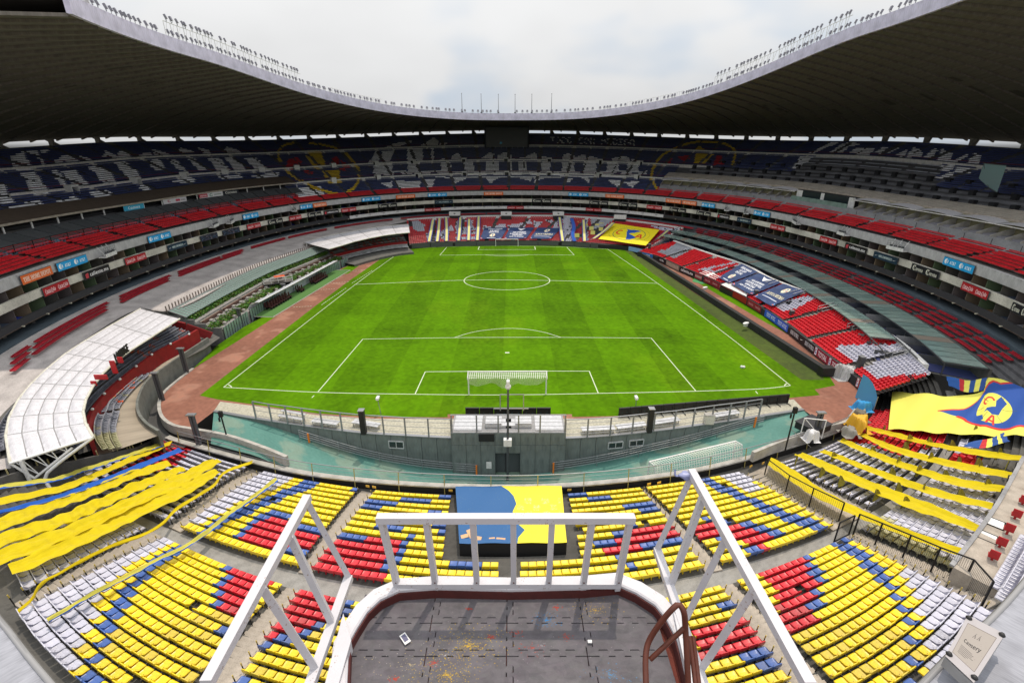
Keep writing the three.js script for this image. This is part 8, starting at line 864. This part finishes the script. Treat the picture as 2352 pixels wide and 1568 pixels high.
{ // grey concourse wall, white boxes and red turnstile seats at the right edge
  const t = thing('concourse_wall', 'pale concrete parapet walk climbing along the right edge of the near stand', 'wall'); const p = [[2352, 1050], [2322, 1105], [2289, 1162], [2239, 1233], [2186, 1300]].map(([x, y]) => GS(x, y, .9)), c = curvePts(p, 24); mesh('parapet', wallAlong(c, i => c[Math.round(i * 24)].y - 2.2, i => c[Math.round(i * 24)].y, 1.7, -.55), MT.step, t); mesh('edge', wallAlong(c.map(q => q.clone()), i => c[Math.round(i * 24)].y - .02, i => c[Math.round(i * 24)].y + .1, .2), MT.grey, t);
  for (let i = 0; i < 7; i++) { const s = [[2352, 1075], [2335, 1106], [2320, 1138], [2303, 1170], [2286, 1203], [2268, 1235], [2250, 1265]][i], q = GS(s[0], s[1], .6); const f = thing('white_window', `white square opening with black frame along the right edge, ${ordinal[i]} from top`, 'opening', null, q, -.85); mesh('panel', box(.7, .06, .8, 0, .05, 0), MT.white, f); mesh('frame', [box(.86, .09, .06, 0, .05, .43), box(.86, .09, .06, 0, .05, -.43), box(.06, .09, .8, .4, .05, 0), box(.06, .09, .8, -.4, .05, 0)], MT.blackMetal, f); const d = GS(s[0] + 26, s[1] + 25, .3), k = mesh('red_chair', [box(.4, .08, .4, 0, .4, 0), box(.4, .45, .07, 0, .65, .2), box(.1, .4, .1, 0, .2, 0)], MT.red); k.position.copy(d); k.rotation.y = -.8; tag(k, `single red chair standing apart at the right edge, ${ordinal[i]} from the top`, 'chair', 'single red chairs at the right edge'); }
  const lst = []; for (const [P, n] of [[[[2352, 1240], [2318, 1300], [2288, 1350]], 16], [[[2365, 1270], [2330, 1330], [2300, 1378]], 16]]) { const c2 = curvePts(P.map(([x, y]) => GS(x, y, .2)), n); c2.forEach((q, i) => { const d = c2[Math.min(n, i + 1)].clone().sub(c2[Math.max(0, i - 1)]); lst.push({ p: q.clone().setY(q.y - .3), turn: Math.atan2(d.z, -d.x), c: vary(lin(.5, .5, .57), .1) }); }); } instances('edge_seats', seatGeo, plastic, lst, 'white seats in two short rows at the right edge', 'seats');
}
// ---------------------------------------------------------------- the camera platform in the foreground
const FLY = EYE - 3.16, BY = EYE - 3.05;
{
  const parts = (px, h) => px.map(([x, y]) => G(x, y, h));
  // white moulded parapet round the platform
  const inner = parts([[800, 1700], [796, 1560], [800, 1470], [818, 1438], [842, 1400], [872, 1372], [915, 1352], [1000, 1346], [1176, 1350], [1340, 1346], [1420, 1338], [1462, 1356], [1506, 1384], [1532, 1416], [1556, 1462], [1580, 1550], [1596, 1700]], BY), P = inner;
  const lip = P.map((p, i) => { const a = P[Math.max(0, i - 1)], b = P[Math.min(P.length - 1, i + 1)], d = V(b.x - a.x, 0, b.z - a.z).normalize(); return V(-d.z, 0, d.x).multiplyScalar(.0).add(p); });
  const out = P.map((p, i) => { const a = P[Math.max(0, i - 1)], b = P[Math.min(P.length - 1, i + 1)], d = V(b.x - a.x, 0, b.z - a.z).normalize(), n = V(d.z, 0, -d.x); return p.clone().addScaledVector(n, .105); });
  const t = thing('platform_parapet', 'white painted metal parapet bent round the front of the viewing platform', 'parapet'); const S = P.map((p, i) => [V(p.x, BY - .045, p.z), V(p.x, BY - .02, p.z), V(lerp(p.x, out[i].x, .12), BY - .01, lerp(p.z, out[i].z, .12)), V(lerp(p.x, out[i].x, .9), BY, lerp(p.z, out[i].z, .9)), V(out[i].x, BY - .1, out[i].z), V(out[i].x, BY - .045, out[i].z)]); mesh('outer_skirt', wallAlong(out.map(p => V(p.x, 0, p.z)), FLY - .35, BY - .05, .03, .4), MT.whitePaint, t);
  mesh('parapet_shell', sweep(S, true), MT.whitePaint, t); mesh('inner_skirt', wallAlong(P.map((p, i) => V(p.x, 0, p.z)), FLY - .02, BY - .04, .02, .1), mat(lin(.09, .012, .01), .8, { map: rep(tMott, .4) }), t);
  const fl = inner.map(p => V(p.x, 0, p.z)); fl.push(V(inner[16].x, 0, .4), V(inner[0].x, 0, .4)); struct('platform_floor', planXZ(poly(fl, FLY - .028)), mat(lin(.19, .035, .02), .85, { map: rep(tMott, .6), bumpMap: rep(tFine, .3), bumpScale: .004 }), 'red brown painted floor under the rubber mats');
  struct('platform_slab', poly(out.concat([V(out[16].x, 0, .6), V(out[0].x, 0, .6)]).map(p => V(p.x, 0, p.z)), FLY - .04, .3), MT.concDark);
  // jigsaw rubber mats
  const pt = canvasTex(1024, 1024, (x, w, h) => { x.fillStyle = '#6d6a6e'; x.fillRect(0, 0, w, h); for (let i = 0; i < 2600; i++) { x.fillStyle = `rgba(${rnd() < .5 ? '132,128,132' : '84,82,86'},${rr(.05, .22)})`; x.beginPath(); x.ellipse(rnd() * w, rnd() * h, rr(3, 46), rr(3, 26), rnd() * 3, 0, 7); x.fill(); } const spot = (n, c, ux, uy, s, rmax) => { for (let i = 0; i < n; i++) { const a = rnd() * 6.28, q = Math.pow(rnd(), 1.6) * s; x.fillStyle = c; x.globalAlpha = rr(.5, 1); x.beginPath(); x.ellipse((ux + Math.cos(a) * q) * w, (uy + Math.sin(a) * q * .9) * h, rr(.8, rmax), rr(.8, rmax * .8), rnd() * 3, 0, 7); x.fill(); } x.globalAlpha = 1; };
    spot(420, '#e0b52c', .37, .35, .15, 2.8); spot(260, '#e0b52c', .31, .5, .12, 2.8); spot(160, '#d8ac34', .79, .14, .1, 2.4); spot(110, '#d9c58a', .2, .45, .2, 2.2); spot(150, '#2f86cc', .62, .2, .06, 2.6); spot(90, '#5590c0', .8, .5, .1, 3.2); for (const [u, v, s_] of [[.27, .44, .03], [.16, .52, .02], [.36, .13, .012], [.57, .36, .06], [.66, .12, .02], [.44, .3, .015], [.68, .3, .03], [.52, .28, .03]]) spot(50, '#c2412e', u, v, s_, 3.2); spot(120, '#e6e4e0', .3, .4, .3, 1.7); spot(80, '#e6e4e0', .6, .35, .35, 1.4); for (let i = 0; i < 7; i++) { x.strokeStyle = 'rgba(60,58,60,.6)'; x.lineWidth = 1.5; x.beginPath(); const a = rnd() * w, b = rnd() * h; x.moveTo(a, b); x.lineTo(a + rr(-60, 60), b + rr(-50, 50)); x.stroke(); } x.fillStyle = 'rgba(80,130,170,.25)'; for (let i = 0; i < 60; i++) { x.beginPath(); x.ellipse(w * rr(.70, .86), h * rr(.62, .9), rr(4, 34), rr(4, 20), rnd() * 3, 0, 7); x.fill(); } x.fillStyle = 'rgba(205,200,196,.16)'; for (let i = 0; i < 60; i++) { x.beginPath(); x.ellipse(w * rr(.12, .3), h * rr(.62, .85), rr(4, 40), rr(4, 18), rnd() * 3, 0, 7); x.fill(); } });
  const A = .54, D = .243, x0 = G(808, 1500, FLY).x, zF = G(1166, 1372, FLY).z, minX = x0 - .02, W = 4 * A; pt.wrapS = pt.wrapT = THREE.ClampToEdgeWrapping;
  const rub = mat(lin(.62, .60, .62), .85, { map: pt, bumpMap: rep(tFine, .12), bumpScale: .0015 });
  const cols = 4, rowsN = 4; const edge = (shape, ax, az, bx, bz, sgn, tabs) => { for (let i = 0; i < tabs; i++) { const m0 = tabs > 2 ? .1 : .2, f = m0 + (1 - 2 * m0) * (i + .25) / tabs, g = m0 + (1 - 2 * m0) * (i + .75) / tabs, dx = bx - ax, dz = bz - az, nx = dz, nz = -dx, L = Math.hypot(dx, dz), k = .042 * sgn / L, w = .008 / L; const q = (s, o) => shape.lineTo(ax + dx * s + nx * o * k, az + dz * s + nz * o * k); q(f, 0); q(f - w, .55); q(f - w * .8, .95); q(f, 1.05); q(g, 1.05); q(g + w * .8, .95); q(g + w, .55); q(g, 0); } shape.lineTo(bx, bz); };
  const off = [0, 0, 0, 0];
  for (let r = 0; r < rowsN; r++) for (let c = 0; c < cols; c++) {
    const sx = x0 + (c - .08) * A + off[r] * .6, sz = -2.71 + r * D, g0 = .0055, s = new THREE.Shape(); const X = sx + g0, Xb = sx + A - g0, Z = -(sz + g0), Zb = -(sz + D - g0); s.moveTo(X, Z); edge(s, X, Z, Xb, Z, r ? -1 : 0, 4); edge(s, Xb, Z, Xb, Zb, c === cols - 1 ? 0 : -1, 2); edge(s, Xb, Zb, X, Zb, r === rowsN - 1 ? 0 : 1, 4); edge(s, X, Zb, X, Z, 1, 2);
    const e = new THREE.ExtrudeGeometry(s, { depth: .016, bevelEnabled: true, bevelThickness: .003, bevelSize: .003, bevelSegments: 1, curveSegments: 3 }); e.rotateX(-Math.PI / 2); const P_ = e.attributes.position, U = e.attributes.uv; for (let i = 0; i < P_.count; i++) U.setXY(i, (P_.getX(i) - minX) / W, 1 - (P_.getZ(i) + 2.75) / 1.3);
    const cen = V(sx + A / 2, 0, sz + D / 2); if (r === 0 && (c === 0 && false)) continue; e.translate(0, FLY - .018 + rr(0, .0015) + (r * 4 + c) % 3 * .0006, 0);
    const m = mesh('rubber_mat', e, rub); tag(m, `grey paint-flecked jigsaw mat, ${ordinal[c]} from left in the ${ordinal[r]} row behind the railing`, 'rubber mat', 'jigsaw mats on the platform');
  }
  { const p = G(930, 1466, FLY + .02), q = thing('card', 'small white printed card lying on the left mats of the platform', 'card', null, p, .7); mesh('sheet', new RoundedBoxGeometry(.045, .003, .085, 1, .001), MT.white, q); mesh('print', box(.03, .001, .055, 0, .0035, -.003), mat(lin(.09, .09, .16), .6), q); }
  { const p = G(1355, 1473, FLY + .02), o = mesh('paper_scrap', new RoundedBoxGeometry(.03, .012, .022, 1, .004), MT.white); o.position.copy(p); tag(o, 'tiny white paper scrap on the right mats of the platform', 'paper scrap'); }
  // front railing and the two side railings
  const tube = (a, b, w) => beam(a, b, w, w);
  const fr = thing('front_railing', 'white square-tube railing with seven uprights across the front of the platform', 'railing'); const bz = G(1176, 1341, BY).z; const bp = [[913, 1338], [1001, 1338], [1096, 1343], [1180, 1346], [1260, 1341], [1339, 1336], [1418, 1332]].map(([x, y]) => V(G(x, 1340, BY).x, BY, bz)), tp = [[876, 1191], [979, 1192], [1086, 1193], [1179, 1193], [1268, 1191], [1360, 1188], [1448, 1184]].map(([x, y]) => GZ(x, y + 6, bz + .10));
  const topY = tp.reduce((s, p) => s + p.y, 0) / 7; tp.forEach(p => p.y = topY); for (let i = 0; i < 7; i++) { mesh('upright', tube(bp[i].clone().setY(BY - .05), tp[i], .04), MT.whitePaint, fr); mesh('bolt', [new THREE.SphereGeometry(.009, 6, 5).translate(bp[i].x, BY + .05, bp[i].z + .03)], MT.rust, fr); } mesh('top_rail', beam(tp[0].clone().add(V(-.03, .02, 0)), tp[6].clone().add(V(.03, .02, 0)), .056, .05), MT.whitePaint, fr); mesh('bottom_rail', beam(bp[0].clone().add(V(-.02, .005, 0)), bp[6].clone().add(V(.02, .005, 0)), .06, .045), MT.whitePaint, fr);
  const side = (nm, label, B, T, seg) => { const t2 = thing('side_railing', label, 'railing'); const b = B.map(([x, y]) => G(x, y, BY + .0)), hT = EYE - 2.24, q = T.map(([x, y]) => G(x, y, hT)); const bx = b.reduce((s, p) => s + p.x, 0) / b.length, txx = q.reduce((s, p) => s + p.x, 0) / q.length; b.forEach(p => p.x = lerp(p.x, bx, .5)); q.forEach(p => p.x = lerp(p.x, txx, .5)); for (let i = 0; i < b.length; i++) mesh('upright', tube(b[i], q[i], .04), MT.whitePaint, t2); const ext = (l, k) => l[l.length - 1].clone().add(l[l.length - 1].clone().sub(l[l.length - 2]).multiplyScalar(k)); mesh('top_rail', beam(q[0].clone().add(V(0, .02, -.02)), ext(q, 1.4).add(V(0, .02, 0)), .052, .05), MT.whitePaint, t2); mesh('bottom_rail', beam(b[0], ext(b, 2), .06, .05), MT.whitePaint, t2); return { b, q }; };
  const sl = side('left', 'white side railing slanting along the left of the platform', [[800, 1326], [762, 1431], [726, 1536]], [[700, 1152], [667, 1231], [605, 1349]]), sr = side('right', 'white side railing slanting along the right of the platform', [[1506, 1262], [1541, 1342], [1581, 1421], [1611, 1536]], [[1590, 1092], [1613, 1142], [1669, 1236], [1734, 1354]]);
  { const g = thing('plastic_bag', 'pale blue plastic bag tied to the front top corner of the right side railing', 'plastic bag'); const c = sr.q[0], s = new THREE.SphereGeometry(.036, 14, 10), p = s.attributes.position; for (let i = 0; i < p.count; i++) { const n = .45 + 1.1 * fbm(p.getX(i) * 45 + 7, p.getY(i) * 45 + p.getZ(i) * 30 + 9, 3); p.setXYZ(i, p.getX(i) * n * 1.5 + .01, p.getY(i) * n * .75, p.getZ(i) * n); } s.computeVertexNormals(); s.translate(c.x - .06, c.y + .0, c.z); mesh('bag', s, new THREE.MeshPhysicalMaterial({ color: lin(.35, .38, .62), roughness: .4, transmission: .3, side: THREE.DoubleSide }), g); mesh('strap', pipe([V(c.x - .07, c.y, c.z), V(c.x - .12, c.y + .0, c.z), V(c.x - .13, c.y + .05, c.z)], .007, 5), mat(lin(.3, .34, .6), .5), g); }
  // corner slabs of the parapet and supports beside the platform
  for (const [l, q] of [['left', [[788, 1408], [806, 1470], [740, 1700], [712, 1700]]], ['right', [[1546, 1400], [1570, 1440], [1640, 1700], [1612, 1700]]]]) { const t3 = thing('side_plate', `thick white edge plate on the ${l} side of the platform`, 'edge plate'); mesh('plate', poly(q.map(([x, y]) => G(x, y, BY + .02)), BY + .02, .1), MT.whitePaint, t3); mesh('web', poly(q.map(([x, y]) => G(x, y, BY + .02)).map((p, i, a) => p.clone().lerp(a.reduce((s, e) => s.add(e), V(0, 0, 0)).multiplyScalar(.25), .2)), BY - .08, .3), MT.whitePaint, t3); }
  { // rusty hand rail of the access ladder at the right
    const t4 = thing('ladder_rail', 'rusty brown bent tube hand rail at the right edge of the platform', 'handrail'); const a = G(1486, 1700, FLY + .02), pts = [[1487, 1640, FLY + .3], [1484, 1500, FLY + .45], [1492, 1470, FLY + .5], [1545, 1398, FLY + .72], [1560, 1388, FLY + .74], [1570, 1402, FLY + .72], [1575, 1450, FLY + .6], [1578, 1500, FLY + .5], [1582, 1600, FLY + .3]].map(([x, y, h]) => G(x, y, h)); mesh('bent_tube', pipe(pts, .017, 8, 60), MT.rust, t4); mesh('cross_tube', rod(G(1494, 1514, FLY + .42), G(1572, 1442, FLY + .62), .014, 8), MT.rust, t4); for (const o of [6, 14]) mesh('lower_tube', pipe([G(1578 + o, 1460, FLY + .5), G(1588 + o, 1540, FLY + .4), G(1600 + o, 1640, FLY + .3)], .014, 6), MT.rust, t4); }
  // grey fascia of the tier at both lower corners, plaque on the right
  const h = EYE - 8.5; for (const [l, q] of [['left', [[-40, 1380], [16, 1446], [70, 1516], [124, 1580], [180, 1650]]], ['right', [[1960, 1700], [2100, 1590], [2190, 1500], [2280, 1420], [2360, 1330], [2420, 1240]]]]) { const c = curvePts(q.map(([x, y]) => G(x, y, h)), 30), t5 = thing('tier_parapet', `curved pale grey parapet of the tier in the lower ${l} corner`, 'parapet'); const dir = l === 'left' ? -1 : 1; mesh('top', sheet([c, c.map(p => V(p.x + dir * .9, h + .08, p.z + 1.3)), c.map(p => V(p.x + dir * 2.6, h + .1, p.z + 3))]), mat(lin(.36, .37, .42), .8, { map: rep(tStain, 3, 2) }), t5); mesh('face', wallAlong(c, h - 1.6, h, .12), MT.concDark, t5); mesh('edge_pipe', pipe(c.filter((_, i) => i % 3 === 0), .05, 6, 40), MT.grey, t5); }
  { const Q = [G(2172, 1506, h + .5), G(2224, 1412, h + .5), G(2310, 1456, h + .5), G(2238, 1568, h + .5)], tx = canvasTex(384, 512, (x, w, h2) => { x.fillStyle = '#c9c4c4'; x.fillRect(0, 0, w, h2); x.fillStyle = '#b9b0a6'; x.fillRect(w * .12, h2 * .14, w * .76, h2 * .7); x.strokeStyle = '#6c5f54'; x.lineWidth = 4; x.strokeRect(w * .12, h2 * .14, w * .76, h2 * .7); x.save(); x.translate(w / 2, h2 * .5); fitText(x, 'Camery', 'sans-serif', 0, -h2 * .02, w * .5, h2 * .1, '#2e2b2c', 'bold'); x.fillStyle = '#4a4544'; for (let i = 0; i < 6; i++) x.fillRect(-w * .26, h2 * (.1 + i * .03), w * rr(.2, .5), 4); fitText(x, 'Á Á', 'serif', 0, -h2 * .2, w * .2, h2 * .1, '#4a4544'); x.restore(); for (let i = 0; i < 160; i++) { x.fillStyle = `rgba(120,110,104,${rr(.05, .3)})`; x.fillRect(rnd() * w, rnd() * h2, rr(1, 12), rr(1, 5)); } });
    const g = sheet([[Q[0], Q[1]], [Q[3], Q[2]]]); g.attributes.uv.setXY(0, 0, 0); g.attributes.uv.setXY(1, 0, 1); g.attributes.uv.setXY(2, 1, 0); g.attributes.uv.setXY(3, 1, 1); const o = thing('plaque', 'worn white plaque with a taped paper notice at the lower right corner', 'plaque'); mesh('notice', g, mat(lin(.62, .62, .64), .7, { map: tx }), o); mesh('board', poly(Q.map(p => p.clone()), h + .47, .2), MT.grey, o); for (const q of Q) mesh('screw', new THREE.SphereGeometry(.05, 6, 5).translate(lerp(q.x, (Q[0].x + Q[2].x) / 2, .12), h + .51, lerp(q.z, (Q[0].z + Q[2].z) / 2, .12)), MT.black, o); }
}
renderer.render(scene, camera);
